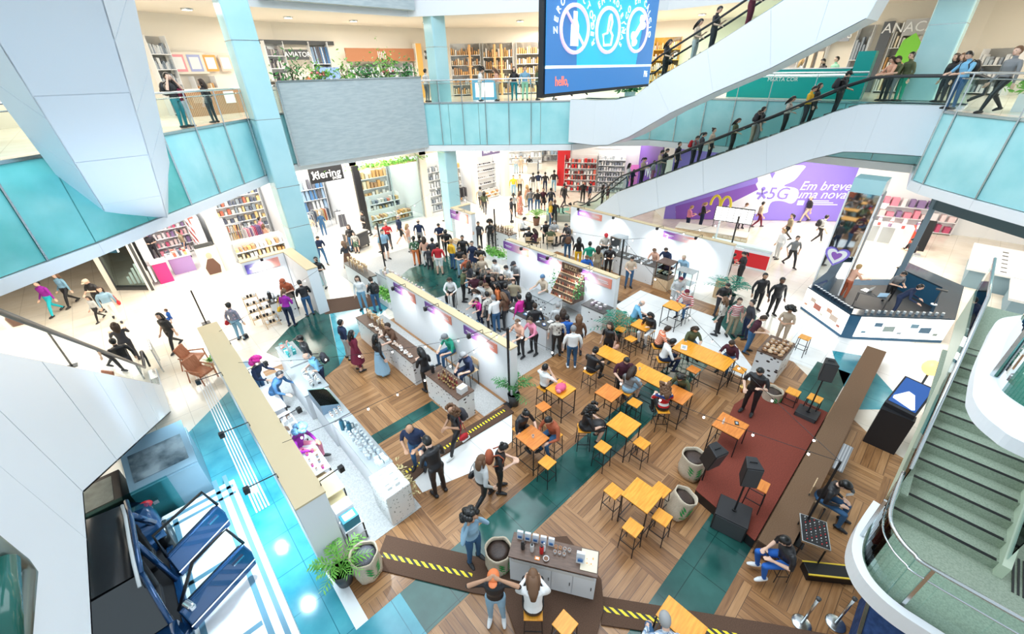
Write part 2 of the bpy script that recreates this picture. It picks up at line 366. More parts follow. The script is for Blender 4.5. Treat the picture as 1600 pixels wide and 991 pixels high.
# ================================================================ level 2 slab, level 3 slab
O = [(-9, 8.6), (-2.9, 14), (-1, 15.6), (1.6, 18.2), (4.9, 21.4), (6.8, 23.3), (14.5, 23.3), (17.9, 19.3), (20.3, 16.6), (22.4, 16.2), (24.6, 14.0), (24.8, 8), (24.8, 1.6), (21.3, 1.25), (20.8, .9), (19.4, -.5), (15, -5.5), (15, -9)]
B = [(-18, 16), (-6, 25.5), (3, 27.4), (9.5, 29.5), (19.5, 29.0), (28, 22.5), (33.5, 12), (33, 2), (29, -6), (26, -12)]
mb = MB(); poly(mb, O + B[::-1], 5.15, 7.66, M_cream); struct('slab_upper_floor', mb)
mb = MB(); poly(mb, O + B[::-1], 7.665, 7.70, M_tile); struct('floor_upper', mb)
mb = MB(); poly(mb, O + B[::-1], 11.8, 14.5); struct('ceiling', mb, M_cream)
# level-2 rear wall
BW = MB()
for i in range(len(B)-1):
    a, b = Vector(B[i]), Vector(B[i+1]); d = (b-a).normalized(); n = Vector((-d.y, d.x))*.3
    BW.prism([a, b, b+n, a+n], 7.7, 11.8)
struct('wall_upper', BW, M_cream)
# outer walls closing the ground level
mb = MB(); mb.b2((-20, 46, 0), (60, 46.4, 5.15)); struct('wall_far', mb, M_cream)
mb = MB(); mb.b2((-14, -14, 0), (-13.7, 46, 5.15)); struct('wall_side', mb, M_cream)
mb = MB(); poly(mb, B + [(60, -12), (60, 50), (-20, 50), (-20, 16)], 5.15, 5.35); struct('ceiling_ground', mb, M_cream)
# fascia of aqua glass panels with seams, light band underneath
def fascia(i0, i1, m, z0=5.45, z1=7.64):
    f = MB(); lip = MB(); tr = MB()
    for i in range(i0, i1):
        a, b = Vector(O[i]), Vector(O[i+1]); L = (b-a).length; d = (b-a)/L; n = Vector((d.y, -d.x))
        k = max(1, round(L/1.6))
        for j in range(k):
            p, q = a+d*(L*j/k+.012), a+d*(L*(j+1)/k-.012); f.prism([p, q, q+n*.08, p+n*.08], z0, z1)
        lip.prism([a-d*.02, b+d*.02, b+n*.14, a+n*.14], 5.1, 5.42)
        tr.prism([a-d*.02, b+d*.02, b+n*.12, a+n*.12], z1+.01, z1+.09)
    struct('wall_fascia', f, m); struct('trim_fascia', lip, M_white); struct('trim_edge', tr, M_steel)
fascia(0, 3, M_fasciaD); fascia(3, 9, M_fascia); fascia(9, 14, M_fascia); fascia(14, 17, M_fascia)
f = MB()
for i in range(len(O)-1):
    a, b = Vector(O[i]), Vector(O[i+1]); d = (b-a).normalized(); n = Vector((d.y, -d.x)); f.prism([a, b, b+n*.1, a+n*.1], 11.75, 14.4)
struct('wall_fascia_top', f, M_white)
# glass balustrades on level 2
def balustrade(pts, z, label, step=1.5, h=1.12, glass=M_glass, drop=2.25, cat='balustrade'):
    a0 = Vector((*pts[0], z)); t = thing('glass_balustrade', label, cat, a0); inv = Matrix.Translation(-a0)
    g, r, low = MB(), MB(), MB(); posts = []
    for i in range(len(pts)-1):
        a, b = Vector(pts[i]), Vector(pts[i+1]); L = (b-a).length; d = (b-a)/L; n = Vector((d.y, -d.x)); k = max(1, round(L/step))
        for j in range(k):
            p, q = a+d*(L*j/k+.04), a+d*(L*(j+1)/k-.04); g.prism([p-n*.006, q-n*.006, q+n*.006, p+n*.006], z+.08, z+h-.12)
            posts.append(a+d*(L*j/k)+n*(.13 if drop else 0))
    posts.append(Vector(pts[-1]))
    r.tube([(*p, z+h) for p in pts], .035, 8); low.tube([(*p, z+h-.16) for p in pts], .016, 6)
    for nm, m_, q in (('glass_panes', glass, g), ('handrail', M_steel, r), ('rail_bar', M_steel, low)):
        o = q.build(nm, m_, t); o.matrix_parent_inverse = inv
    for p in posts[:95]:
        o = MB().b2((p.x-.018, p.y-.018, z-drop), (p.x+.018, p.y+.018, z+h)).build('post', M_steel, t); o.matrix_parent_inverse = inv
    return t
def off(i, e=.14):  # atrium edge point moved inwards over the void
    return O[i]
balustrade(O[3:6] + [(7.3, 23.3)], 7.7, 'steel and glass balustrade between the hanging white escalator and the planter wall')
balustrade([(-7, 10.35), (-2.9, 14), (-1, 15.6)], 7.7, 'steel and glass balustrade at the far left behind the hanging escalator')
balustrade([(14.4, 23.3), (17.9, 19.3), (19.6, 17.4)], 7.7, 'steel and glass balustrade between the planter wall and the video screen')
balustrade([(24.6, 14.0), (24.8, 8), (24.8, 4.4)], 7.7, 'steel and glass balustrade in front of the teal cafe counter')
balustrade([(21.3, 1.25), (20.8, .9), (19.4, -.5), (15, -5.5)], 7.7, 'steel and glass balustrade at the upper right where a man strides past')
# planter wall of grey stone standing at the atrium edge
mb = MB(); mb.prism([(7.0, 22.9), (14.6, 22.9), (14.6, 23.9), (7.0, 23.9)], 5.35, 9.0); PL = thing('planter_wall', 'long grey stone clad planter full of green plants at the upper atrium edge', 'planter', (10.8, 23.4, 5.35))
o = mb.build('stone_box', M_stone, PL); o.matrix_parent_inverse = Matrix.Translation((-10.8, -23.4, -5.35))
mb = MB(); mb.b2((7.0, 22.86, 8.98), (14.6, 23.94, 9.04)); mb.b2((6.92, 22.86, 5.35), (7.02, 22.94, 9.0)); o = mb.build('steel_edge', M_steel, PL); o.matrix_parent_inverse = Matrix.Translation((-10.8, -23.4, -5.35))
def leafmesh(mb, c, n, spread, size, hz=1.0, up=0.0):
    for _ in range(n):
        q = Vector((c[0]+random.gauss(0, spread[0]), c[1]+random.gauss(0, spread[1]), c[2]+abs(random.gauss(0, spread[2])) if up >= 0 else c[2]-abs(random.gauss(0, spread[2]))))
        e = Euler((random.uniform(-1.2, 1.2), random.uniform(-1.2, 1.2), random.uniform(0, 6.3))).to_matrix(); s = size*random.uniform(.6, 1.3)
        vs = [q + e @ Vector(v)*s for v in ((0, -1, 0), (.4, 0, .08), (0, 1, 0), (-.4, 0, .08))]
        mb.add(vs, [(0, 1, 2, 3)])
for (x, n, hh, m_, lb) in ((7.9, 170, .50, M_leaf, 'dark green shrub at the end of the grey planter by the aviator shop sign'), (9.2, 190, .30, M_lleaf, 'low bright green shrub with pink flowers in the grey planter'),
                           (10.5, 150, .42, M_lleaf, 'pale climbing plant in the middle of the grey planter'), (11.6, 170, .35, M_leaf, 'low green shrub right of the planter centre'),
                           (12.7, 240, .70, M_lleaf, 'tall bright green shrub in the grey planter under the wooden sign'), (14.0, 170, .40, M_leaf, 'green shrub at the planter end beside the orange column')):
    q = MB(); leafmesh(q, (0, 0, .0), n, (.36, .2, hh), .10); sh = thing('planter_shrub', lb, 'shrub', (x, 23.4, 9.0), 0, None)
    q.build('foliage', m_, sh); s_ = MB()
    for a_ in range(7): s_.tube([(0, 0, 0), (random.gauss(0, .15), random.gauss(0, .1), hh*.7), (random.gauss(0, .25), random.gauss(0, .15), hh*1.3)], .012, 5)
    s_.build('stems', M_soil, sh)
    if x in (9.2, 12.7):
        f_ = MB(); [f_.ell((random.gauss(0, .2), random.gauss(-.1, .1), .2+random.random()*.2), (.07, .07, .05), 8) for _ in range(6)]; f_.build('pink_flowers', wm((.9, .25, .25)), sh)
q = MB(); q.b2((-7.9/2+.1, -.45, -.06), (3.75, .45, 0)); o = q.build('soil', M_soil, PL); o.location = (0, 0, 3.62)
mb = MB(); mb.prism([(7.2, 22.7), (14.6, 22.7), (14.6, 23.9), (7.2, 23.9)], 12.0, 14.4); struct('wall_stone_top', mb, M_stone)
# columns
def column(x, y, s, z0, z1, label):
    t = thing('column', label, 'column', (x, y, z0)); t['kind'] = 'structure'
    bevel(MB().box((0, 0, (z1-z0)/2), (s, s, z1-z0)).build('shaft', M_colm, t), .08, 3)
    q = MB()
    for z in (3.2, 5.0, 7.7, 10.4): q.box((0, 0, z-z0), (s+.01, s+.01, .02))
    q.build('joint_lines', M_steel, t); return t
column(5.55, 20.95, .98, 0, 14, 'pale blue square column left of the clothing shop')
column(15.7, 22.7, .88, 0, 14, 'pale blue square column between the planter and the screen')
column(26.6, 2.7, 1.15, 7.7, 14, 'pale blue column on the upper level behind the escalator head')
# ================================================================ escalators
def path_z(path, y):
    p = sorted(path)
    if y <= p[0][0]: return p[0][1]
    for a, b in zip(p, p[1:]):
        if y <= b[0]: return a[1] + (b[1]-a[1])*(y-a[0])/(b[0]-a[0])
    return p[-1][1]
def escalator(x0, x1, path, depth, label, rail=.98, near=None, cap_mat=None, chamfer=0.0, under=None, top=.08):
    # path: (y, z) of the step line, low to high
    L0 = Vector(((x0+x1)/2, path[0][0], path[0][1])); t = thing('escalator', label, 'escalator', L0); inv = Matrix.Translation(-L0)
    def put(q, nm, m_, sm=False):
        o = q.build(nm, m_, t, sm); o.matrix_parent_inverse = inv; return o
    lo = [(y, z - depth) for y, z in path] if under is None else under
    xa, xb = x0+chamfer, x1-chamfer
    up_ = [Vector((0, y, z+top)) for y, z in path]
    n = len(path)
    # side claddings as separate plates with seams
    for side, (xt, xl) in (('a', (x0, xa)), ('b', (x1, xb))):
        tr = MB()
        for i in range(n-1):
            (ya, za), (yb, zb) = path[i], path[i+1]; (yc, zc), (yd, zd) = lo[i], lo[i+1]
            k = max(1, round(math.hypot(yb-ya, zb-za)/2.2))
            for j in range(k):
                s0, s1 = j/k+.0012, (j+1)/k-.0012
                l_ = lambda p, q_, s: p+(q_-p)*s
                A = [(xt, l_(ya, yb, s0), l_(za, zb, s0)+top), (xt, l_(ya, yb, s1), l_(za, zb, s1)+top), (xl, l_(yc, yd, s1), l_(zc, zd, s1)), (xl, l_(yc, yd, s0), l_(zc, zd, s0))]
                tr.extr(A, (.02 if side == 'a' else -.02, 0, 0))
        put(tr, 'side_cladding', M_panel)
    un = MB()
    for i in range(len(lo)-1):
        (yc, zc), (yd, zd) = lo[i], lo[i+1]; k = max(1, round(math.hypot(yd-yc, zd-zc)/2.4))
        for j in range(k):
            s0, s1 = j/k+.0012, (j+1)/k-.0012
            un.extr([(xa, yc+(yd-yc)*s0, zc+(zd-zc)*s0), (xb, yc+(yd-yc)*s0, zc+(zd-zc)*s0), (xb, yc+(yd-yc)*s1, zc+(zd-zc)*s1), (xa, yc+(yd-yc)*s1, zc+(zd-zc)*s1)], (0, 0, .02))
    for e in (0, -1):
        (y, z), (yl, zl) = path[e], lo[e]
        un.extr([(x0, y, z+top), (x1, y, z+top), (xb, yl, zl), (xa, yl, zl)], (0, .02 if e == 0 else -.02, 0))
    put(un, 'underside', M_panel)
    stp = MB()
    for a, b in zip(path, path[1:]):
        if abs(b[1]-a[1]) < .05: stp.b2((x0+.28, a[0], a[1]-.04), (x1-.28, b[0], a[1])); continue
        k = max(1, round(abs(b[1]-a[1])/.2))
        for j in range(k):
            ya, yb = a[0]+(b[0]-a[0])*j/k, a[0]+(b[0]-a[0])*(j+1)/k; z = a[1]+(b[1]-a[1])*(j+1)/k
            stp.b2((x0+.28, ya, z-.25), (x1-.28, yb, z))
    put(stp, 'steps', M_dark)
    sk = MB()
    for xa_ in (x0+.02, x1-.26): 
        for a, b in zip(path, path[1:]): sk.extr([(xa_, a[0], a[1]+top), (xa_+.24, a[0], a[1]+top), (xa_+.24, b[0], b[1]+top), (xa_, b[0], b[1]+top)], (0, 0, .03))
    put(sk, 'skirt_deck', M_steel)
    for nm_x in (x0+.14, x1-.14):
        g = MB(); pts = []
        for a, b in zip(path, path[1:]):
            g.extr([(nm_x, a[0], a[1]+top), (nm_x, b[0], b[1]+top), (nm_x, b[0], b[1]+rail-.04), (nm_x, a[0], a[1]+rail-.04)], (.012, 0, 0))
        put(g, 'glass_side', M_glass)
        sgn = 1 if path[-1][0] > path[0][0] else -1
        hp = [(nm_x, path[0][0]-sgn*0.0, path[0][1]+.25), (nm_x, path[0][0]-sgn*.32, path[0][1]+.45), (nm_x, path[0][0]-sgn*.30, path[0][1]+rail-.12), (nm_x, path[0][0], path[0][1]+rail)] + [(nm_x, y, z+rail) for y, z in path[1:]] + [(nm_x, path[-1][0]+sgn*.3, path[-1][1]+rail-.12), (nm_x, path[-1][0]+sgn*.32, path[-1][1]+.45), (nm_x, path[-1][0], path[-1][1]+.25)]
        put(MB().tube(hp, .045, 8), 'handrail', M_rail, True)
    return t
PATH_L = [(17.9, 0), (17.2, 0), (16.4, .12), (4.6, 7.6), (3.9, 7.7), (1.2, 7.7)]
escalator(-2.9, -1.36, PATH_L, 2.0, 'white clad escalator carrying two people at the left, seen from outside', under=[(17.9, -.0), (17.0, -.02), (14.9, -.01), (4.95, 5.65), (4.3, 5.62), (1.2, 5.6)], rail=.90)
escalator(-.98, 1.35, [(17.55, 6.9), (16.4, 6.9), (15.6, 7.1), (3.0, 14.9)], 1.7, 'hanging white escalator seen from underneath at the upper left', under=[(17.55, 5.2), (16.4, 5.85), (15.6, 6.35), (3.0, 14.3)], chamfer=.5)
PATH_R = [(18.6, 0), (17.8, 0), (17.0, .35), (14.5, 2.5), (9.6, 4.92), (6.9, 6.22), (4.7, 7.35), (3.9, 7.66), (3.2, 7.7), (.95, 7.7)]
escalator(22.4, 23.9, PATH_R, 1.55, 'busy escalator full of riders climbing past the purple hoarding', under=[(18.6, -.01), (17.6, -.02), (16.4, -.01), (14.0, .9), (9.2, 3.35), (6.5, 4.75), (4.9, 5.6), (3.9, 6.0), (3.2, 6.05), (.95, 6.1)], rail=1.0)
PATH_U = [(16.3, 7.7), (14.6, 7.7), (13.4, 7.75), (12.3, 7.95), (11.4, 8.6), (9.2, 9.7), (7.1, 10.85), (3.5, 12.9)]
escalator(19.7, 21.3, PATH_U, 1.4, 'upper escalator rising to the top right corner beside the video screen', under=[(16.3, 5.6), (14.6, 5.6), (13.6, 5.7), (12.4, 6.2), (10.4, 7.35), (8.6, 8.2), (6.6, 9.05), (4.1, 10.4)], rail=1.0)
# ================================================================ curved stair at the right
ST = thing('staircase', 'green terrazzo staircase with black nosings and a curved white landing at the lower right', 'staircase', (6.5, -1.7, 2.5)); STI = Matrix.Translation((-6.5, 1.7, -2.5))
M_terr = noisy('green_terrazzo', (.27, .33, .25), (.38, .44, .34), 45, .6)
def sput(q, nm, m_, sm=False, par=None):
    o = q.build(nm, m_, par or ST, sm); o.matrix_parent_inverse = STI; return o
q = MB(); nz = MB(); y0, y1 = -2.42, -1.12
zc, xc = 2.5, 7.55
for i in range(11):
    x = 7.61+.301*i; z = 2.67+.170*i
    q.b2((x, y0, z-.42), (x+.31, y1, z)); nz.b2((x, y0+.03, z+.001), (x+.06, y1-.03, z+.006))
q.b2((10.9, y0, 4.0), (13.4, y1, 4.37)); sput(q, 'steps', M_terr); sput(nz, 'black_nosings', M_black)
land = [(7.7, -.92), (7.0, -.84), (6.45, -.86), (6.12, -1.0), (5.93, -1.2), (5.82, -1.5), (5.8, -2.0), (5.8, -4.2), (9.2, -4.2), (9.2, -2.42), (7.7, -2.42)]
sput(MB().prism(land, 2.3, 2.5), 'landing', M_terr)
def curb(pts, w, z0, z1, nm, m_):
    c = MB(); n = len(pts)
    for i in range(n-1):
        a, b = Vector(pts[i]), Vector(pts[i+1]); 
        def nn(k):
            d = (Vector(pts[min(k+1, n-1)])-Vector(pts[max(k-1, 0)])).normalized(); return Vector((-d.y, d.x))*w
        c.add([(*a, z0), (*b, z0), (*(b+nn(i+1)), z0), (*(a+nn(i)), z0), (*a, z1), (*b, z1), (*(b+nn(i+1)), z1), (*(a+nn(i)), z1)], [(0, 1, 2, 3)[::-1], (4, 5, 6, 7), (0, 1, 5, 4), (1, 2, 6, 5), (2, 3, 7, 6), (3, 0, 4, 7)])
    return sput(c, nm, m_, False)
def smoothpts(pts, k=4):
    out = []
    for i in range(len(pts)-1):
        p0, p1, p2, p3 = [Vector(pts[max(0, min(len(pts)-1, j))]) for j in (i-1, i, i+1, i+2)]
        for s in range(k):
            t = s/k; out.append(tuple(.5*((2*p1)+(-p0+p2)*t+(2*p0-5*p1+4*p2-p3)*t*t+(-p0+3*p1-3*p2+p3)*t**3)))
    out.append(tuple(pts[-1])); return out
edge = smoothpts([(7.7, -.92), (7.0, -.84), (6.45, -.86), (6.12, -1.0), (5.93, -1.2), (5.82, -1.5), (5.8, -2.0), (5.8, -4.2)])
curb(edge, .13, 2.25, 2.55, 'curved_fascia', M_white)
curb([(13.4, -1.12), (10.9, -1.12), (7.61, -1.12)], .1, 3.0, 3.05, 'stringer_foot', M_terr)
s_ = MB(); s_.extr([(7.5, -1.06, 2.3), (7.5, -1.06, 2.75), (10.9, -1.06, 4.65), (13.4, -1.06, 4.65), (13.4, -1.06, 3.8), (10.6, -1.06, 3.8)], (0, -.08, 0)); s_.extr([(7.5, -2.42, 2.3), (7.5, -2.42, 2.75), (10.9, -2.42, 4.65), (13.4, -2.42, 4.65), (13.4, -2.42, 3.8), (10.6, -2.42, 3.8)], (0, -.1, 0)); sput(s_, 'stringer', mat('sage_paint', (.60, .68, .52), .4))
ge = smoothpts([(7.62, -1.02), (7.0, -1.0), (6.5, -1.02), (6.22, -1.15), (6.05, -1.35), (5.98, -1.7), (5.98, -4.2)])
g_ = MB()
for a, b in zip(ge, ge[1:]): g_.extr([(*a, 2.5), (*b, 2.5), (*b, 3.42), (*a, 3.42)], (.01, .01, 0))
sput(g_, 'landing_glass', M_glass); sput(MB().tube([(*p, 3.45) for p in ge], .028, 8), 'landing_handrail', M_steel, True); sput(MB().tube([(*p, 3.2) for p in ge], .014, 6), 'landing_handrail', M_steel, True)
for yy in (-1.06, -2.44):
    g_ = MB(); g_.extr([(7.6, yy, 2.75), (10.9, yy, 4.62), (13.4, yy, 4.62), (13.4, yy, 5.4), (10.9, yy, 5.4), (7.6, yy, 3.55)], (0, -.012, 0)); sput(g_, 'stair_glass', M_glass)
    sput(MB().tube([(7.6, yy, 3.58), (10.9, yy, 5.44), (13.4, yy, 5.44)], .03, 8), 'stair_handrail', M_steel, True)
for (x, y) in ((6.78, -.92), (5.99, -1.56), (6.0, -2.6)):
    sput(MB().b2((x-.02, y-.02, 2.5), (x+.02, y+.02, 3.45)), 'post', M_steel)
gr = MB()
for i in range(7): gr.b2((7.35+.0, -2.62-.055*i, 2.503), (8.1, -2.645-.055*i, 2.51))
sput(gr, 'floor_grating', M_black)
# higher landing with its own curved white rim
S2 = .738
UL = thing('curved_gallery', 'curved white rimmed gallery with green glass above the staircase at the right edge', 'gallery', (7.5, -1.2, 6.0)); ULI = Matrix.Translation((-7.5, 1.2, -6.0))
up_o = smoothpts([(x*S2, y*S2) for x, y in ((12.4, -2.2), (11.58, -1.63), (11.08, -1.36), (10.23, -1.27), (9.03, -1.19), (8.10, -1.19), (7.83, -1.22), (7.56, -1.31), (7.34, -1.48), (7.20, -1.71), (7.1, -2.6))])
up_i = smoothpts([(x*S2, y*S2) for x, y in ((12.4, -2.4), (11.4, -1.75), (10.8, -1.55), (9.94, -1.46), (8.90, -1.41), (8.55, -1.43), (8.35, -1.50), (8.2, -1.62), (8.1, -1.75), (8.02, -1.95), (7.95, -2.6))])
c = MB(); n = len(up_o)
for i in range(n-1):
    a, b, c_, d = up_o[i], up_o[i+1], up_i[i+1], up_i[i]
    c.add([(*a, 6.1), (*b, 6.1), (*c_, 6.1), (*d, 6.1), (*a, 5.95), (*b, 5.95), (*c_, 5.95), (*d, 5.95)], [(0, 1, 2, 3), (7, 6, 5, 4), (0, 4, 5, 1), (2, 6, 7, 3), (1, 5, 6, 2), (3, 7, 4, 0)])
o = c.build('white_rim', M_white, UL); o.matrix_parent_inverse = ULI
g_ = MB()
for a, b in zip(up_i, up_i[1:]): g_.extr([(*a, 6.05), (*b, 6.05), (*b, 7.1), (*a, 7.1)], (.01, -.01, 0))
o = g_.build('glass', M_aqua, UL); o.matrix_parent_inverse = ULI
o = MB().tube([(*p, 7.1) for p in up_i], .03, 8).build('handrail', M_steel, UL, True); o.matrix_parent_inverse = ULI
o = MB().prism([(x, y-.01) for x, y in up_i] + [(9.0, -2.6)], 5.85, 6.02).build('gallery_floor', M_terr, UL); o.matrix_parent_inverse = ULI
for px, py in ((1552, 587),):
    a = P(px, py, 6.1); o = MB().tube([a, (a.x+.02, a.y-.02, 7.1)], .03, 8).build('post', M_steel, UL); o.matrix_parent_inverse = ULI
# ================================================================ people: one continuous body mesh per pose, clothes by region
SKIN = {'l': (.78, .50, .37), 'm': (.52, .29, .18), 'd': (.20, .10, .06), 'b': (.36, .19, .11)}
def frustum_parts(pose, sex, skirt, loose):
    """list of (kind, geometry, region) ; regions 0 skin 1 top 2 bottom 3 shoe 4 forearm 5 shin"""
    leg, arm, lean = pose; la = R(lean); sit = leg in ('si', 'lo')
    seat = .76 if leg == 'si' else .46
    pel = Vector((0, 0, .93)) if not sit else Vector((0, 0, seat+.09))
    Ry = Matrix.Rotation(la, 3, 'Y')
    T = lambda x, y, z: pel + Ry @ Vector((x, y, z))
    parts = []; hw = .155 if sex == 'f' else .145; sw = .165 if sex == 'f' else .20
    ex = .02 if loose else 0.0
    # torso rings (centre, rx depth, ry width)
    rings = [(T(0, 0, -.09), .10, hw*.92), (T(0, 0, 0), .115+ex*.5, hw), (T(0.005, 0, .13), .095+ex, (.122 if sex == 'f' else .142)+ex), (T(.015, 0, .28), .118+ex*.6, (.140 if sex == 'f' else .165)+ex*.6),
             (T(.005, 0, .40), .11+ex*.4, sw*.92), (T(-.005, 0, .45), .078, sw*.62), (T(0, 0, .468), .054, .060)]
    parts.append(('loft', rings, 1, Ry))
    nk = T(.005, 0, .50); hp = la*.6 + (R(28) if arm in ('ph', 'tb', 'ho') else 0); Rh = Matrix.Rotation(hp, 3, 'Y')
    hc = T(.012, 0, .545) + Rh @ Vector((.012, 0, .112))
    parts.append(('cap', [T(0, 0, .44), T(.01, 0, .56)], [.058, .054], 0))
    parts.append(('ell', hc, (.092, .076, .112), 0, Rh)); parts.append(('ell', hc + Rh @ Vector((.024, 0, -.066)), (.062, .055, .048), 0, Rh))
    parts.append(('ell', hc + Rh @ Vector((.094, 0, -.016)), (.016, .013, .022), 0, Rh))
    for s in (1, -1): parts.append(('ell', hc + Rh @ Vector((-.002, s*.078, -.01)), (.018, .012, .028), 0, Rh))
    # legs
    for s in (1, -1):
        h = T(0, s*.088, -.04) if not sit else pel + Vector((.02, s*.09, -.02))
        if leg == 'st': k = Vector((.015, s*.10, .50)); a = Vector((-.015, s*.11, .09))
        elif leg == 'wk': k = Vector((.20, s*.09, .53)) if s > 0 else Vector((-.03, s*.09, .50)); a = Vector((.30, s*.09, .10)) if s > 0 else Vector((-.33, s*.09, .17))
        elif leg == 'si': k = Vector((.43, s*.13, seat+.07)); a = Vector((.34, s*.12, seat-.36))
        else: k = Vector((.44, s*.14, seat+.05)); a = Vector((.45, s*.13, .09))
        parts.append(('cap', [h, (h+k)/2 + Vector((.012, 0, 0)), k], [.088, .074, .056], 2)); parts.append(('cap', [k, k.lerp(a, .35), a], [.055, .054, .037], 5))
        toe = Vector((.15, s*.025, -.045)) if not (leg == 'wk' and s < 0) else Vector((.13, 0, -.09))
        parts.append(('cap', [a + Vector((-.045, 0, -.04)), a + toe*.55 + Vector((0, 0, -.012)), a + toe], [.042, .044, .030], 3))
    if skirt:
        if sit: parts.append(('cap', [pel, pel + Vector((.36, 0, -.01))], [.15, .18], 2))
        else: parts.append(('loft', [(pel + Vector((0, 0, .06)), .11, .14), (pel + Vector((0, 0, -.25)), .17, .20), (pel + Vector((0, 0, -skirt*.93)), .17+.07*skirt, .21+.09*skirt)], 2, Matrix.Identity(3)))
    # arms
    for s in (1, -1):
        sh = T(0, s*sw, .40); A = arm
        if arm == 'wv': A = 'ea' if s > 0 else 'dn'
        if A == 'dn': e = sh + Vector((-.03 + (.06*s if leg == 'wk' else 0), s*.07, -.29)); w = e + Vector((.07 - (.10*s if leg == 'wk' else 0), -s*.0, -.24))
        elif A == 'ph': e = sh + Ry @ Vector((.06, s*.05, -.27)); w = e + Ry @ Vector((.22, -s*.13, .06))
        elif A == 'tb': e = sh + Ry @ Vector((.16, s*.08, -.24)); w = e + Ry @ Vector((.20, -s*.12, -.01))
        elif A == 'cr': e = sh + Vector((.03, s*.08, -.28)); w = e + Vector((.15, -s*.20, .06))
        elif A == 'hd': e = sh + Vector((.10, s*.20, .12)); w = hc + Vector((.06, s*.11, .05))
        elif A == 'ea': e = sh + Vector((.12, s*.12, -.16)); w = hc + Vector((.06, s*.10, -.06))
        elif A == 'rc': e = sh + Ry @ Vector((.17, s*.06, -.20)); w = e + Ry @ Vector((.24, -s*.02, .04))
        elif A == 'ho': e = sh + Vector((.05, s*.06, -.26)); w = e + Vector((.20, -s*.10, .10 if s > 0 else -.06))
        elif A == 'hi': e = sh + Vector((-.05, s*.16, -.24)); w = pel + Vector((.02, s*.17, .06))
        else: e = sh + Vector((0, s*.05, -.28)); w = e + Vector((.03, 0, -.24))
        parts.append(('cap', [sh + Vector((0, -s*.03, -.01)), sh + (e-sh)*.4, e], [.058+ex*.4, .050+ex*.5, .040+ex*.3], 1)); parts.append(('cap', [e, e.lerp(w, .35), w], [.039+ex*.3, .038, .025], 4))
        d = (w-e).normalized(); side = Vector((0, s, 0)); side = (side - d*side.dot(d)).normalized(); nrm = d.cross(side)
        if A in ('dn',): side, nrm = nrm, side
        parts.append(('cap', [w, w+d*.045, w+d*.085], [.026, .036, .034], 0))
        bend = nrm*(-.018 if nrm.z > 0 else .018)
        for i, (o_, l_) in enumerate(((-.033, .062), (-.011, .075), (.012, .070), (.034, .052))):
            b0 = w + d*.085 + side*o_; parts.append(('cap', [b0, b0+d*l_*.5+bend*.4, b0+d*l_+bend*1.6], [.0125, .0115, .009], 0))
        parts.append(('cap', [w+d*.03-side*.025, w+d*.06-side*.055, w+d*.09-side*.06], [.014, .013, .010], 0))
    return parts, hc, hp
BODY = {}
def nearest_region(parts):
    seg = []
    for p in parts:
        if p[0] == 'cap':
            for a, b, ra, rb in zip(p[1], p[1][1:], p[2], p[2][1:]): seg.append((a, b, ra, rb, p[3]))
        elif p[0] == 'ell': seg.append((p[1], p[1]+Vector((0, 0, .001)), sum(p[2])/3, sum(p[2])/3, p[3]))
        else:
            for a, b in zip(p[1], p[1][1:]):
                ra = (a[1]+a[2])/2; rb = (b[1]+b[2])/2; seg.append((a[0], b[0], ra*1.05, rb*1.05, p[2]))
    return seg
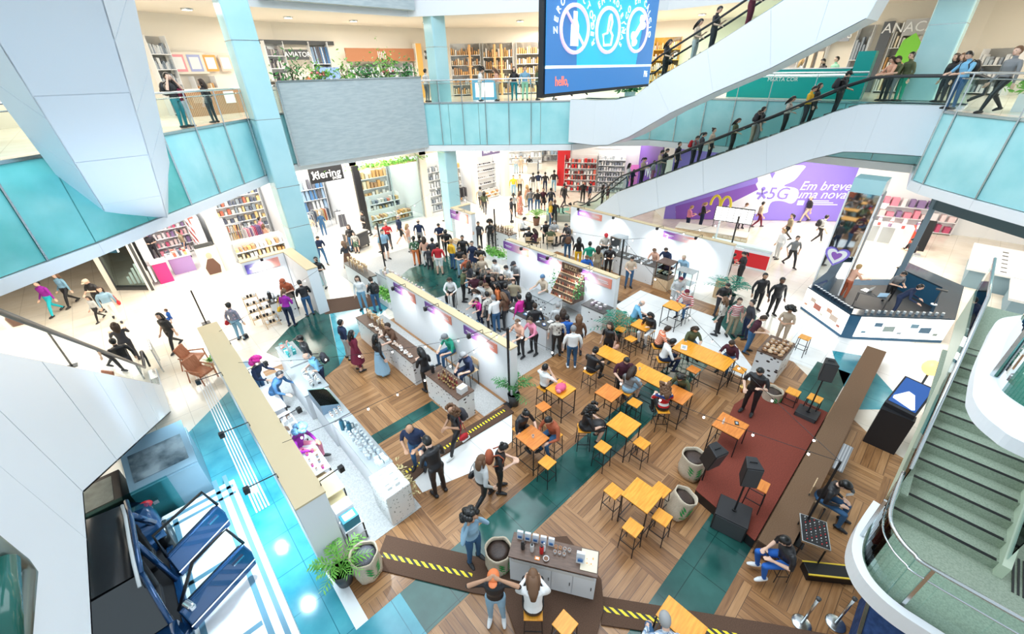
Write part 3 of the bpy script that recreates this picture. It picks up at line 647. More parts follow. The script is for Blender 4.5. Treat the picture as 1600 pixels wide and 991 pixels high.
def make_body(pose, sex, skirt, loose):
    key = (pose, sex, skirt, loose)
    if key in BODY: return BODY[key]
    parts, hc, hp = frustum_parts(pose, sex, skirt, loose); mb = MB()
    for p in parts:
        if p[0] == 'cap':
            pts, rs = p[1], p[2]; mb.tube(pts, rs, 10, None, True)
            for q, r_ in zip(pts, rs): mb.ell(q, (r_*.985,)*3, 10)
        elif p[0] == 'ell': mb.ell(p[1], p[2], 14, p[4])
        else:
            rg, M3 = p[1], p[3]; k = len(mb.v); n = 18
            for (c, rx, ry) in rg:
                for j in range(n):
                    t = 2*math.pi*j/n; mb.v.append(tuple(c + M3 @ Vector((rx*math.cos(t), ry*math.sin(t), 0))))
            for i in range(len(rg)-1):
                for j in range(n): mb.f.append((k+i*n+j, k+i*n+(j+1) % n, k+(i+1)*n+(j+1) % n, k+(i+1)*n+j)); mb.m.append(0)
            mb.f.append(tuple(k+j for j in range(n))[::-1]); mb.m.append(0); e = k+(len(rg)-1)*n; mb.f.append(tuple(e+j for j in range(n))); mb.m.append(0)
    o = bpy.data.objects.new('tmp', mb.mesh('tmp')); COL.objects.link(o)
    r = o.modifiers.new('r', 'REMESH'); r.mode = 'VOXEL'; r.voxel_size = .0115
    s = o.modifiers.new('s', 'SMOOTH'); s.factor = .5; s.iterations = 2
    dg = bpy.context.evaluated_depsgraph_get(); me = bpy.data.meshes.new_from_object(o.evaluated_get(dg)); me.name = 'body'
    old = o.data; bpy.data.objects.remove(o); bpy.data.meshes.remove(old)
    import numpy as np
    nv = len(me.vertices); co = np.empty(nv*3); me.vertices.foreach_get('co', co); co = co.reshape(-1, 3)
    best = np.full(nv, 1e9); reg = np.zeros(nv, int)
    for a, b, ra, rb, g in nearest_region(parts):
        a = np.array(a); b = np.array(b); ab = b-a; t = np.clip(((co-a)@ab)/max(ab@ab, 1e-9), 0, 1); d = np.linalg.norm(co-a-t[:, None]*ab, axis=1) - (ra+(rb-ra)*t)
        m_ = d < best; best[m_] = d[m_]; reg[m_] = g
    leg_, arm_, lean_ = pose; pl = np.array((0, 0, .93 if leg_ in ('st', 'wk') else (.85 if leg_ == 'si' else .55))); tl = (co-pl)@np.array(Matrix.Rotation(-R(lean_), 3, 'Y')).T
    reg[(reg == 1) & (tl[:, 2] < .03) & (np.abs(tl[:, 1]) < .20)] = 2
    Rh = np.array(Matrix.Rotation(-hp, 3, 'Y')); loc = (co-np.array(hc))@Rh.T
    ey = (np.abs(np.abs(loc[:, 1])-.032) < .012) & (np.abs(loc[:, 2]-.008) < .008) & (loc[:, 0] > .06); reg[ey] = 6
    mo = (np.abs(loc[:, 1]) < .024) & (np.abs(loc[:, 2]+.062) < .007) & (loc[:, 0] > .05); reg[mo] = 7
    npoly = len(me.polygons); ls = np.empty(npoly, int); me.polygons.foreach_get('loop_start', ls); vi = np.empty(len(me.loops), int); me.loops.foreach_get('vertex_index', vi)
    me.materials.clear()
    for i in range(8): me.materials.append(None)
    me.polygons.foreach_set('material_index', reg[vi[ls]]); me.polygons.foreach_set('use_smooth', [True]*npoly); me.update()
    BODY[key] = (me, hc, hp); return BODY[key]
HAIR = {}
def hair_mesh(style):
    if style in HAIR: return HAIR[style]
    mb = MB(); n = 18; h = 12
    def capm(r, c, ok):
        k = len(mb.v)
        for i in range(h+1):
            t = math.pi*i/h - math.pi/2
            for j in range(n):
                u = 2*math.pi*j/n; mb.v.append((c[0]+r[0]*math.cos(t)*math.cos(u), c[1]+r[1]*math.cos(t)*math.sin(u), c[2]+r[2]*math.sin(t)))
        for i in range(h):
            for j in range(n):
                f = (k+i*n+j, k+i*n+(j+1) % n, k+(i+1)*n+(j+1) % n, k+(i+1)*n+j); cc = sum((Vector(mb.v[q]) for q in f), Vector())/4
                if ok(cc): mb.f.append(f); mb.m.append(0)
    face = lambda c: not (c.x > .03 and c.z < .055) and not (c.x > -.02 and c.z < -.02)
    if style in ('short', 'cap', 'bun', 'long', 'tail'): capm((.104, .088, .122), (-.004, 0, .006), face)
    if style == 'bald': capm((.097, .082, .112), (-.006, 0, 0), lambda c: c.x < .0 and -.05 < c.z < .03)
    if style == 'curly':
        random.seed(3)
        for _ in range(46):
            u = random.uniform(0, 6.28); t = random.uniform(-.5, 1.5); d = Vector((math.cos(t)*math.cos(u), math.cos(t)*math.sin(u), math.sin(t)))
            if d.x > .45 and d.z < .45: continue
            mb.ell(d*.135 + Vector((-.02, 0, .015)), (.06, .06, .06), 8)
    if style in ('long', 'curlylong'):
        mb.tube([(-.055, 0, .05), (-.085, 0, -.06), (-.105, 0, -.20), (-.10, 0, -.33)], [.075, .088, .082, .04], 12, flat=.55)
        for s in (1, -1): mb.tube([(.0, s*.075, .03), (-.01, s*.088, -.08), (-.03, s*.085, -.20)], [.03, .032, .015], 8)
    if style == 'curlylong':
        random.seed(5)
        for _ in range(60):
            u = random.uniform(1.0, 5.28); z = random.uniform(-.22, .12); mb.ell((math.cos(u)*.105-.01, math.sin(u)*.11, z), (.042, .042, .042), 7)
    if style == 'bun': mb.ell((-.09, 0, .09), (.045, .045, .042), 12)
    if style == 'tail': mb.tube([(-.10, 0, .05), (-.15, 0, -.02), (-.14, 0, -.16), (-.13, 0, -.24)], [.022, .035, .028, .008], 8)
    if style == 'cap':
        mb.ell((0, 0, .045), (.112, .098, .085), 16); mb.ell((.115, 0, .05), (.075, .07, .012), 12)
    if style == 'beanie': capm((.108, .092, .125), (-.006, 0, .012), lambda c: c.z > .02 or c.x < -.05)
    me = mb.mesh('hair', None, True); HAIR[style] = me; return me
ACC = {}
def acc_mesh(kind):
    if kind in ACC: return ACC[kind]
    mb = MB()
    if kind == 'backpack':
        mb.ell((-.20, 0, 1.22), (.10, .15, .22), 14); mb.ell((-.29, 0, 1.14), (.045, .11, .11), 10)
        for s in (1, -1): mb.tube([(-.12, s*.10, 1.38), (.02, s*.12, 1.44), (.12, s*.13, 1.32), (.06, s*.15, 1.12), (-.12, s*.13, 1.05)], .016, 6)
    elif kind == 'phone': mb.box((0, 0, 0), (.01, .075, .15))
    elif kind == 'apron': mb.extr([(.13, -.13, .62), (.13, .13, .62), (.155, .11, 1.30), (.155, -.11, 1.30)], (.012, 0, 0))
    elif kind == 'handbag':
        mb.ell((0.02, .30, .80), (.14, .06, .11), 12); mb.tube([(-.08, .30, .88), (-.03, .26, 1.15), (0, .16, 1.40), (.05, .27, 1.12), (.12, .30, .88)], .008, 5)
    elif kind == 'shopbag':
        mb.box((.05, .30, .50), (.26, .10, .32)); mb.tube([(-.04, .30, .66), (.02, .29, .76), (.12, .29, .76), (.14, .30, .66)], .008, 5)
    ACC[kind] = mb; return mb
C = dict(black=(.012, .012, .014), dgrey=(.05, .05, .055), grey=(.22, .23, .24), lgrey=(.55, .56, .56), white=(.86, .86, .85), navy=(.012, .025, .07), blue=(.02, .13, .50), jeans=(.04, .12, .25), ljeans=(.22, .42, .58),
         denim=(.30, .48, .62), red=(.55, .02, .03), maroon=(.16, .012, .035), wine=(.07, .015, .03), purple=(.32, .02, .36), magenta=(.70, .02, .32), pink=(.80, .28, .40), peach=(.75, .42, .30), orange=(.75, .20, .06), rust=(.40, .10, .045),
         yellow=(.85, .50, .03), green=(.02, .35, .22), olive=(.10, .12, .06), mint=(.42, .75, .52), cyan=(.02, .55, .66), teal=(.02, .25, .30), beige=(.60, .48, .36), brown=(.14, .07, .04), khaki=(.36, .30, .20), sky=(.20, .48, .72), lilac=(.50, .40, .65),
         blond=(.45, .28, .12), dbrown=(.035, .018, .010), lbrown=(.16, .08, .04), bh=(.006, .005, .005), gh=(.35, .35, .35), bluehair=(.10, .22, .38))
M_strR = stripes('red_striped_knit', 2, .085, [(.55, .01, .015), (.55, .01, .015), (.02, .05, .22), (.80, .78, .75), (.55, .01, .015), (.80, .78, .75)], .9)
M_strM = stripes('maroon_stripes', 2, .035, [(.45, .05, .06), (.80, .72, .68)], .9)
M_strO = stripes('orange_stripes', 2, .03, [(.75, .16, .06), (.85, .50, .36)], .9)
M_plaid = stripes('blue_plaid', 2, .03, [(.45, .55, .68), (.80, .84, .88), (.20, .30, .45)], .9, 1)
M_flor = spots('floral_cloth', (.78, .30, .22), (.85, .75, .65), 12, .5)
M_florg = spots('leafy_cloth', (.05, .14, .07), (.70, .74, .66), 14, .5)
M_pat = spots('patterned_cloth', (.62, .58, .52), (.08, .06, .06), 16, .5)
M_patb = spots('blue_patterned_cloth', (.20, .22, .30), (.60, .40, .45), 18, .5)
SPEC = dict(strR=M_strR, strM=M_strM, strO=M_strO, plaid=M_plaid, floral=M_flor, leafy=M_florg, pattern=M_pat, bluepat=M_patb)
def cm_(n, rough=.85):
    return SPEC[n] if n in SPEC else wm(C[n], rough)
FACE = {'U': 45, 'D': 225, 'R': -45, 'L': 135, 'UR': 0, 'UL': 90, 'DL': 180, 'DR': 270}
NPEOPLE = 0
def person(pos, pose, facing, label, top, bottom, hair='short', hcol='bh', skin='l', h=1.70, sex='m', shoes='black', sleeve='s', shorts=False, skirt=0, loose=False, acc=None, acol='black', group=None):
    """pos = feet point (seat column for sitters)"""
    global NPEOPLE; NPEOPLE += 1
    me, hc, hp = make_body(pose, sex, skirt, loose); t = thing('person', label, 'person', pos, R(facing), group); k = h/1.70; t.scale = (k*1.13, k*1.13, k)
    o = bpy.data.objects.new('body', me); COL.objects.link(o); o.parent = t
    sk = mat('skin_'+skin, SKIN[skin], .55); tm, bm_ = cm_(top), cm_(bottom)
    ms = [sk, tm, bm_, wm(C[shoes], .5) if shoes != 'skin' else sk, tm if sleeve == 'l' else sk, sk if (shorts or skirt) and skirt < .6 else bm_, wm((.01, .01, .01), .3), wm((.45, .10, .10), .5)]
    for i, m_ in enumerate(ms):
        o.material_slots[i].link = 'OBJECT'; o.material_slots[i].material = m_
    hairm = hair_mesh(hair); ho = bpy.data.objects.new('hair' if hair not in ('cap', 'beanie') else 'hat', hairm); COL.objects.link(ho); ho.parent = t; ho.location = hc; ho.rotation_euler = (0, hp, 0)
    if not hairm.materials: hairm.materials.append(None)
    ho.material_slots[0].link = 'OBJECT'; ho.material_slots[0].material = wm(C[hcol], .6)
    if acc:
        for a in acc.split('+'):
            q = acc_mesh(a); c_ = acol.split('+')[min(acc.split('+').index(a), len(acol.split('+'))-1)]
            ao = bpy.data.objects.new(a, q.mesh(a, wm(C[c_]), True)); COL.objects.link(ao); ao.parent = t
            dz = pose[0] in ('si', 'lo')
            if a == 'phone': ao.location = (.36 if pose[1] in ('ph', 'ho') else .14, 0 if pose[1] == 'ph' else .10, (1.13 if not dz else .98) if pose[1] in ('ph', 'ho') else hc[2]); ao.rotation_euler = (0, R(35), 0)
            elif dz: ao.location = (0, 0, -.10 if pose[0] == 'si' else -.4)
    return t
def PH(px, py, pose, h=1.70, z=0.0, facing=0):
    """feet position from where the head is seen"""
    me, hc, hp = make_body(pose[0], pose[1], pose[2], pose[3]); k = h/1.70
    q = P(px, py, z + hc[2]*k); a = R(facing); off = Vector((hc[0]*k*math.cos(a), hc[0]*k*math.sin(a), 0))
    return Vector((q.x-off.x, q.y-off.y, z))
def people(rows, z=0.0, zf=None):
    for r_ in rows:
        px, py, leg, arm, lean, face, top, bottom, hair, label = r_[:10]; kw = dict(r_[10]) if len(r_) > 10 else {}
        f = FACE[face] if isinstance(face, str) else face; h = kw.get('h', 1.70); sex = kw.get('sex', 'f' if hair in ('long', 'bun', 'tail', 'curlylong') else 'm'); kw['sex'] = sex
        pose = (leg, arm, lean); zz = kw.pop('z', z)
        if zf is not None:
            me, hc, hp = make_body(pose, sex, kw.get('skirt', 0), kw.get('loose', False)); pos = zf(px, py, hc[2]*h/1.70)
        else: pos = PH(px, py, (pose, sex, kw.get('skirt', 0), kw.get('loose', False)), h, zz, f)
        person(pos, pose, f, label, top, bottom, hair, **kw)
        if leg in ('si', 'lo') and h > 1.2:
            lb = (('orange stool under the ' if leg == 'si' else 'pale wooden chair under the ') + label).split(); seat_for((pos.x, pos.y, .1 if 0 < zz < .15 else 0), (.76 if leg == 'si' else .46)*h/1.7 + (zz if zz != .1 else 0), R(f), ' '.join(lb[:16]), leg == 'si')
# ================================================================ exhibition booths
def wput(q, nm, m_, t, sm=False, par=None):
    o = q.build(nm, m_, par or t, sm); l = t.location; o.matrix_parent_inverse = Matrix.Translation((-l[0], -l[1], -l[2])) if (par is None or par is t) else Matrix.Identity(4); return o
def booth_wall(x0, y0, x1, y1, h, label, face=M_booth, cap=M_cap, capt=.04):
    t = thing('exhibition_wall', label, 'partition', ((x0+x1)/2, (y0+y1)/2, 0)); L = max(x1-x0, y1-y0); q = MB(); k = max(1, round(L/1.0)); al_y = (y1-y0) > (x1-x0)
    for i in range(k):
        if al_y: q.b2((x0, y0+(y1-y0)*i/k+.002, .0), (x1, y0+(y1-y0)*(i+1)/k-.002, h-capt))
        else: q.b2((x0+(x1-x0)*i/k+.002, y0, .0), (x0+(x1-x0)*(i+1)/k-.002, y1, h-capt))
    wput(q, 'panel', face, t); wput(MB().b2((x0-.01, y0-.01, h-capt), (x1+.01, y1+.01, h)), 'top_board', cap, t)
    return t
HB = 2.2
booth_wall(.24, 6.42, .80, 15.5, HB, 'long white booth wall with beige top running beside the teal marble floor')
booth_wall(6.65, 7.35, 6.93, 14.75, HB, 'white booth wall with beige top behind the green shirted man')
booth_wall(12.80, 7.9, 13.06, 14.2, HB, 'white booth wall with beige top behind the slanted bottle rack')
booth_wall(19.35, 6.1, 19.6, 15.6, HB, 'longest white booth wall below the busy escalator')
booth_wall(4.55, 17.65, 5.0, 20.8, HB, 'white booth wall forming the right side of the far corner stall')
booth_wall(2.75, 20.55, 4.53, 20.85, HB, 'white back wall of the far corner stall behind the purple sweater')
booth_wall(14.2, 18.7, 14.5, 20.4, HB, 'short white booth wall with green edge near the bottle display')
booth_wall(14.2, 20.42, 15.5, 20.7, HB, 'short grey green end panel beside the bottle display', M_stone)
M_sgn = {}
def sign(x, y0, y1, z0, z1, side, label, cols=((.12, .05, .28), (.45, .18, .55), (.90, .60, .60), (.85, .25, .15))):
    # printed stall sign on an x=const wall; side -1 faces the camera; reading direction is towards -y
    t = thing('stall_sign', label, 'sign', (x, (y0+y1)/2, z0)); w = abs(y1-y0)
    m_ = gradient('sign_print_%.1f_%.1f' % (x, y0), 1, max(y0, y1), min(y0, y1), cols)
    wput(MB().b2((x, y0, z0), (x+.02*side, y1, z1)), 'board', m_, t); q = MB(); xx = x+.022*side; ym = max(y0, y1)
    for i, (a, b, zz, hh) in enumerate(((.08, .34, .50, .09), (.12, .30, .36, .04), (.62, .90, .55, .07), (.70, .92, .38, .05))):
        q.b2((xx, ym-w*a, z0+(z1-z0)*zz), (xx+.006*side, ym-w*b, z0+(z1-z0)*(zz+hh)))
    wput(q, 'white_caption_bars', M_white, t); return t
def sgn_px(x, pts, label):
    a = [onX(*p, x) for p in pts]; ys = [q.y for q in a]; zs = [q.z for q in a]; return sign(x, max(ys), min(ys), min(max(min(zs), 1.45), 1.75), 2.08, -1, label)
sgn_px(6.64, ((614, 437), (650, 475)), 'purple to orange stall sign at the far end of the wall behind the brown counter')
sgn_px(6.64, ((663, 466), (706, 508)), 'purple to orange stall sign in the middle of the wall behind the brown counter')
sgn_px(6.64, ((724, 502), (777, 548)), 'purple to orange stall sign above the green shirted man')
sgn_px(12.79, ((787, 382), (826, 402)), 'purple to orange stall sign at the far end of the bottle rack wall')
sgn_px(12.79, ((840, 398), (885, 424)), 'purple to orange stall sign in the middle of the bottle rack wall')
sgn_px(12.79, ((901, 422), (955, 452)), 'purple to orange stall sign right of the slanted bottle rack')
sgn_px(19.34, ((903, 328), (940, 346)), 'pale purple and orange stall sign at the far end of the longest wall')
sgn_px(19.34, ((1036, 366), (1086, 382)), 'purple and pink stall sign in the middle of the longest wall')
sgn_px(14.19, ((704, 336), (732, 350)), 'purple and pink stall sign on the short wall near the bottle display')
t = thing('stall_sign', 'wide purple and pink stall sign on the far corner stall', 'sign', (3.4, 20.5, 1.7)); m_ = gradient('sign_corner', 0, 2.9, 4.0, ((.15, .12, .50), (.60, .55, .80), (.88, .60, .60), (.80, .35, .30)))
wput(MB().b2((2.85, 20.5, 1.62), (4.25, 20.53, 2.05)), 'board', m_, t); wput(MB().b2((3.0, 20.49, 1.80), (3.4, 20.5, 1.88)).b2((3.1, 20.49, 1.70), (3.35, 20.5, 1.74)), 'white_caption_bars', M_white, t)
# arm lamps on the wall tops, real spots washing the walls
def arm_lamp(p, d, label, power=60, aim=None, L=.55, col=(.95, .98, 1)):
    t = thing('arm_spotlight', label, 'spotlight', p); d = Vector(d).normalized(); e = d*L + Vector((0, 0, .12))
    MB().tube([(0, 0, 0), (0, 0, .12), e], .012, 6).build('arm', M_black, t)
    q = MB(); q.box(e+Vector((0, 0, -.05)), (.10, .10, .13), math.atan2(d.y, d.x)); q.tube([e+Vector((0, 0, -.01)), e], .03, 8); q.build('lamp_head', M_black, t)
    q = MB(); q.box(e+Vector((0, 0, -.118)), (.075, .075, .006), math.atan2(d.y, d.x)); q.build('lens', M_lamp, t)
    if power:
        l = bpy.data.lights.new('spot', 'SPOT'); l.energy = power; l.spot_size = R(115); l.spot_blend = .8; l.shadow_soft_size = .06; l.color = col
        o = bpy.data.objects.new('spot', l); COL.objects.link(o); o.parent = t; o.location = e+Vector((0, 0, -.14)); a = Vector(aim) if aim else Vector((-d.x*.5, -d.y*.5, -1)); o.rotation_euler = a.to_track_quat('-Z', 'Y').to_euler()
    return t
for (y, lb, pw) in ((12.0, 'nearest the brown armchairs', 160), (9.4, 'above the tactile paving strip', 330), (7.4, 'above the car stand side of the wall', 330)):
    arm_lamp((.24, y, HB), (-1, .1, 0), 'black arm spotlight leaning over the teal floor, ' + lb, pw, (-.25, 0, -1), .55, (.65, .88, 1))
for (y, lb) in ((13.6, 'behind the round grey stool'), (11.6, 'near the magenta haired seller'), (9.0, 'above the grey worktop'), (6.6, 'above the yellow topped table')):
    arm_lamp((.80, y, HB), (1, .1, 0), 'black arm spotlight reaching into the left booth ' + lb, 170, (.5, 0, -1), .45, (.75, .9, 1))
for (x, y, lb, pw) in ((6.65, 13.2, 'first sign of the brown counter booth', 55), (6.65, 11.0, 'middle sign of the brown counter booth', 55), (6.65, 8.6, 'sign above the green shirted man', 60),
                       (12.8, 12.6, 'far sign of the bottle rack booth', 60), (12.8, 11.0, 'middle sign of the bottle rack booth', 60), (12.8, 9.2, 'sign right of the bottle rack', 80),
                       (19.35, 14.6, 'far end of the longest wall', 80), (19.35, 12.2, 'wall above the snack stall', 130), (19.35, 9.6, 'wall behind the two seated sellers', 150), (19.35, 7.6, 'wall near the glass cabinet', 190),
                       (14.2, 19.3, 'short wall by the bottle display', 60)):
    arm_lamp((x, y, HB), (-1, .15, 0), 'black arm spotlight lighting the ' + lb, pw, (.55, 0, -1), .5)
arm_lamp((3.5, 20.55, HB), (0, -1, 0), 'small black spotlight above the far corner stall sign', 110, (0, .5, -1), .5)
# ---------------------------------------------------------------- counters
def counter(x0, y0, x1, y1, label, h=.98, body=M_bean, top=M_dwood, extra=None):
    t = thing('stall_counter', label, 'counter', ((x0+x1)/2, (y0+y1)/2, 0)); wput(MB().b2((x0+.02, y0+.02, .0), (x1-.02, y1-.02, h-.04)), 'body', body, t); bevel(wput(MB().b2((x0, y0, h-.04), (x1, y1, h)), 'worktop', top, t), .006)
    return t
M_gtop = mat('grey_worktop', (.34, .37, .38), .35); M_dtop = mat('charcoal_worktop', (.07, .065, .06), .4)
counter(4.98, 10.35, 5.60, 14.55, 'long white counter with coffee bean print and dark top by the maroon dress')
counter(4.98, 7.85, 5.60, 9.62, 'shorter white bean print counter with bottles by the black tank top woman')
counter(1.95, 7.2, 2.5, 9.55, 'white counter with grey top full of glass jars by the teal strip', body=M_white, top=M_gtop)
counter(1.9, 9.6, 2.5, 11.1, 'glass fronted counter with tilted blue grey case', body=M_white, top=M_gtop)
counter(1.8, 11.2, 2.55, 12.9, 'grey topped counter holding sugar and cups beside the backpack man', body=M_white, top=M_gtop)
counter(2.0, 13.0, 2.6, 14.6, 'grey topped counter with teal packets at the booth entrance', body=M_white, top=M_gtop)
counter(11.0, 12.4, 11.6, 15.4, 'white counter covered with figurines below the beige wall top', body=M_white, top=M_dtop)
counter(12.0, 7.8, 12.7, 8.9, 'white bean print counter beside the white hooded woman', top=M_dtop)
counter(9.6, 8.6, 10.3, 11.0, 'dark topped counter full of merchandise behind the wall with three signs', body=M_white, top=M_dtop)
counter(7.6, 10.4, 8.2, 18.0, 'long counter crowded with goods right behind the beige wall top', body=M_white, top=M_gtop)
counter(11.2, 9.7, 11.8, 11.2, 'white bean print counter next to the black haired woman in white trousers', top=M_gtop)
counter(17.3, 8.7, 18.0, 11.0, 'white bean print counter in front of the two sellers in navy and pink', top=M_dtop)
counter(2.9, 18.2, 3.9, 18.75, 'bean print counter in front of the purple sweater', top=M_dtop)
counter(15.6, 17.0, 16.2, 19.2, 'white counter with dark shelf of bottles beside the short wall', top=M_dwood)
counter(7.0, 17.6, 7.5, 20.2, 'white side counter with straw brushes behind the crossing man', body=M_white, top=M_dtop)
counter(12.6, 17.6, 13.2, 19.0, 'white counter at the cluster around the man in red shirt', body=M_white, top=M_lwood)
counter(13.6, 1.95, 14.9, 2.75, 'white bean print counter with brown baskets right of the queue', h=1.0, top=M_dwood)
# small goods, one prototype per kind, then copies
def proto(kind):
    k = MB()
    return k
GOODS = {}
def goods_mesh(kind):
    if kind in GOODS: return GOODS[kind]
    a, b = MB(), MB()
    if kind == 'bottle': a.lathe([(.030, 0), (.034, .02), (.034, .15), (.013, .20), (.012, .245)], n=10); b.lathe([(.0345, .05), (.0345, .12)], n=10); b.lathe([(.014, .245), (.014, .265)], n=8)
    elif kind == 'jar': a.lathe([(.04, 0), (.046, .02), (.046, .09), (.038, .105)], n=12); b.lathe([(.042, .105), (.042, .125)], n=12)
    elif kind == 'cup': a.lathe([(.026, 0), (.036, .085), (.033, .085), (.024, .01)], n=12); b.lathe([(.030, .07), (.030, .072)], n=10)
    elif kind == 'coffee_bag': a.extr([(-.07, -.04, 0), (.07, -.04, 0), (.075, -.015, .17), (.07, 0, .23), (-.07, 0, .23), (-.075, -.015, .17)], (0, .05, 0)); b.box((0, -.046, .10), (.09, .006, .08))
    elif kind == 'box': a.box((0, 0, .06), (.16, .12, .12)); b.box((0, 0, .1215), (.11, .08, .003))
    elif kind == 'packet': a.extr([(-.06, -.02, 0), (.06, -.02, 0), (.055, -.005, .15), (-.055, -.005, .15)], (0, .035, 0)); b.box((0, -.02, .07), (.08, .006, .05))
    elif kind == 'bowl': a.lathe([(.03, 0), (.07, .045), (.075, .06), (.068, .058), (.03, .012)], n=14); b.lathe([(.058, .045), (.058, .047)], n=12)
    elif kind == 'thermos': a.lathe([(.05, 0), (.052, .22), (.04, .26)], n=14); b.lathe([(.035, .26), (.03, .30)], n=10); b.tube([(.05, 0, .22), (.10, 0, .20), (.10, 0, .08), (.052, 0, .05)], .009, 6)
    elif kind == 'basket': a.lathe([(.10, 0), (.13, .09), (.12, .09), (.095, .015)], n=16); b.ell((0, 0, .08), (.10, .10, .045), 10)
    elif kind == 'figurine': a.lathe([(.035, 0), (.022, .05), (.028, .10), (.012, .13)], n=10); b.ell((0, 0, .155), (.026, .026, .03), 8)
    elif kind == 'notebook': a.box((0, 0, .012), (.20, .14, .024)); b.box((0, 0, .0255), (.12, .08, .003))
    elif kind == 'brush': a.tube([(0, 0, 0), (0, 0, .16)], .012, 6); b.lathe([(.02, .14), (.05, .30), (.045, .34)], n=8)
    elif kind == 'wrapped_bundle': a.ell((0, 0, .04), (.09, .06, .045), 10); b.box((0, 0, .075), (.05, .04, .02))
    GOODS[kind] = (a.mesh(kind), b.mesh('detail')); return GOODS[kind]
DET = dict(bottle='label_band', jar='lid', cup='drink', coffee_bag='label_patch', box='lid_label', packet='label_patch', bowl='filling', thermos='cap', basket='contents', figurine='head', notebook='cover_label', brush='bristles', wrapped_bundle='tag')
def good(kind, pos, rz, col, det, label, group, s=1.0):
    a, b = goods_mesh(kind); t = thing(kind, label, kind.replace('_', ' '), pos, rz, group); t.scale = (s,)*3
    for me, nm, c_ in ((a, kind+'_body', col), (b, DET[kind], det)):
        o = bpy.data.objects.new(nm, me); COL.objects.link(o); o.parent = t
        if not me.materials: me.materials.append(None)
        o.material_slots[0].link = 'OBJECT'; o.material_slots[0].material = c_ if not isinstance(c_, tuple) else wm(c_, .45)
    return t
def scatter(kind, x0, y0, x1, y1, z, n, cols, det, label, group, s=1.0, rz=None, seed=1):
    rnd = random.Random(seed); dx, dy = abs(x1-x0), abs(y1-y0); nx = max(1, round(math.sqrt(n*dx/max(dy, 1e-3)))); ny = max(1, math.ceil(n/nx)); k = 0
    for i in range(nx):
        for j in range(ny):
            if k >= n: return
            x = x0+(i+.5)/nx*(x1-x0)+rnd.uniform(-.15, .15)*dx/nx; y = y0+(j+.5)/ny*(y1-y0)+rnd.uniform(-.15, .15)*dy/ny
            good(kind, (x, y, z), rz if rz is not None else rnd.uniform(0, 6.28), rnd.choice(cols), det, label, group, s*rnd.uniform(.9, 1.1)); k += 1
Wt, Bk, Br, Gy, Rd, Tl = (.85, .86, .86), (.015, .015, .018), (.20, .09, .04), (.40, .45, .48), (.60, .03, .03), (.05, .45, .45)
scatter('bottle', 5.08, 8.25, 5.40, 9.1, .98, 14, [(.25, .03, .03), (.10, .03, .02), (.30, .14, .05)], (.75, .55, .25), 'small dark red bottle on the shorter bean print counter', 'bottles on the shorter bean print counter', 1.0, seed=2)
good('box', (5.30, 8.05, .98), .1, Wt, (.8, .7, .5), 'flat white tray of samples at the near end of the shorter bean print counter', None, 1.7)
good('thermos', (5.2, 9.45, .98), 0, Bk, Gy, 'black coffee machine flask at the far end of the shorter counter', None, 1.1)
scatter('wrapped_bundle', 5.03, 10.6, 5.25, 13.6, .98, 22, [(.75, .68, .60), (.70, .55, .45), (.82, .78, .74)], (.35, .20, .12), 'beige wrapped bundle on the long bean print counter', 'beige bundles along the long bean print counter', 1.0, seed=3)
scatter('coffee_bag', 5.30, 12.8, 5.55, 14.4, .98, 12, [(.60, .38, .20), (.50, .30, .15), (.75, .60, .42)], Wt, 'brown paper bag at the far end of the long bean print counter', 'paper bags at the end of the long counter', 1.0, seed=4)
scatter('jar', 2.05, 7.6, 2.42, 9.0, .98, 30, [Wt, (.6, .68, .72), (.35, .42, .48)], Gy, 'small silvery jar on the grey topped counter beside the teal strip', 'jars on the grey counter beside the teal strip', .95, seed=5)
for i in range(2): good('thermos', (2.08+.10*i, 9.1-.22*i, .98), 0, (.02, .12, .18), (.01, .06, .10), ('dark blue flask at the far end of the jar counter', 'dark blue flask next to the jars')[i], None, 1.2)
scatter('box', 2.15, 7.25, 2.45, 7.6, .98, 6, [(.70, .80, .84)], Wt, 'pale blue glass box at the near end of the jar counter', 'glass boxes at the jar counter end', .7, 0, seed=6)
scatter('cup', 2.0, 9.7, 2.4, 10.2, .98, 14, [Wt, (.75, .85, .9)], Br, 'white cup by the tilted blue grey case', 'cups beside the tilted case', 1.0, seed=7)
scatter('packet', 2.1, 11.4, 2.45, 12.3, .98, 16, [Wt, (.8, .75, .7), (.55, .6, .62)], Bk, 'pale packet heaped near the backpack man', 'packets near the backpack man', 1.0, seed=8)
scatter('packet', 2.1, 13.6, 2.5, 14.5, .98, 14, [Tl, (.10, .30, .32), (.65, .30, .25), Wt], Wt, 'small teal or red packet on the counter at the booth entrance', 'packets on the entrance counter', 1.0, seed=9)
scatter('brush', 7.05, 18.2, 7.45, 20.0, .98, 20, [(.45, .25, .12)], (.80, .55, .32), 'straw brush standing on the side counter', 'straw brushes on the side counter', 1.0, seed=10)
scatter('figurine', 11.05, 12.5, 11.55, 15.3, .98, 24, [(.45, .28, .15), (.25, .14, .08), (.6, .5, .4)], (.75, .6, .4), 'little brown figurine on the white counter below the bottle rack wall', 'figurines on the counter below the bottle rack wall', 1.0, seed=11)
scatter('packet', 7.65, 10.6, 8.15, 14.0, .98, 34, [Wt, (.10, .20, .32), (.6, .65, .7), Bk], (.05, .10, .20), 'blue or white packet on the crowded counter behind the beige wall top', 'packets on the crowded counter', 1.0, seed=12)
scatter('coffee_bag', 7.65, 14.2, 8.15, 17.8, .98, 30, [(.75, .62, .48), Wt, (.80, .65, .62)], (.45, .25, .15), 'pale bag on the far half of the crowded counter', 'bags on the far half of the crowded counter', .9, seed=13)
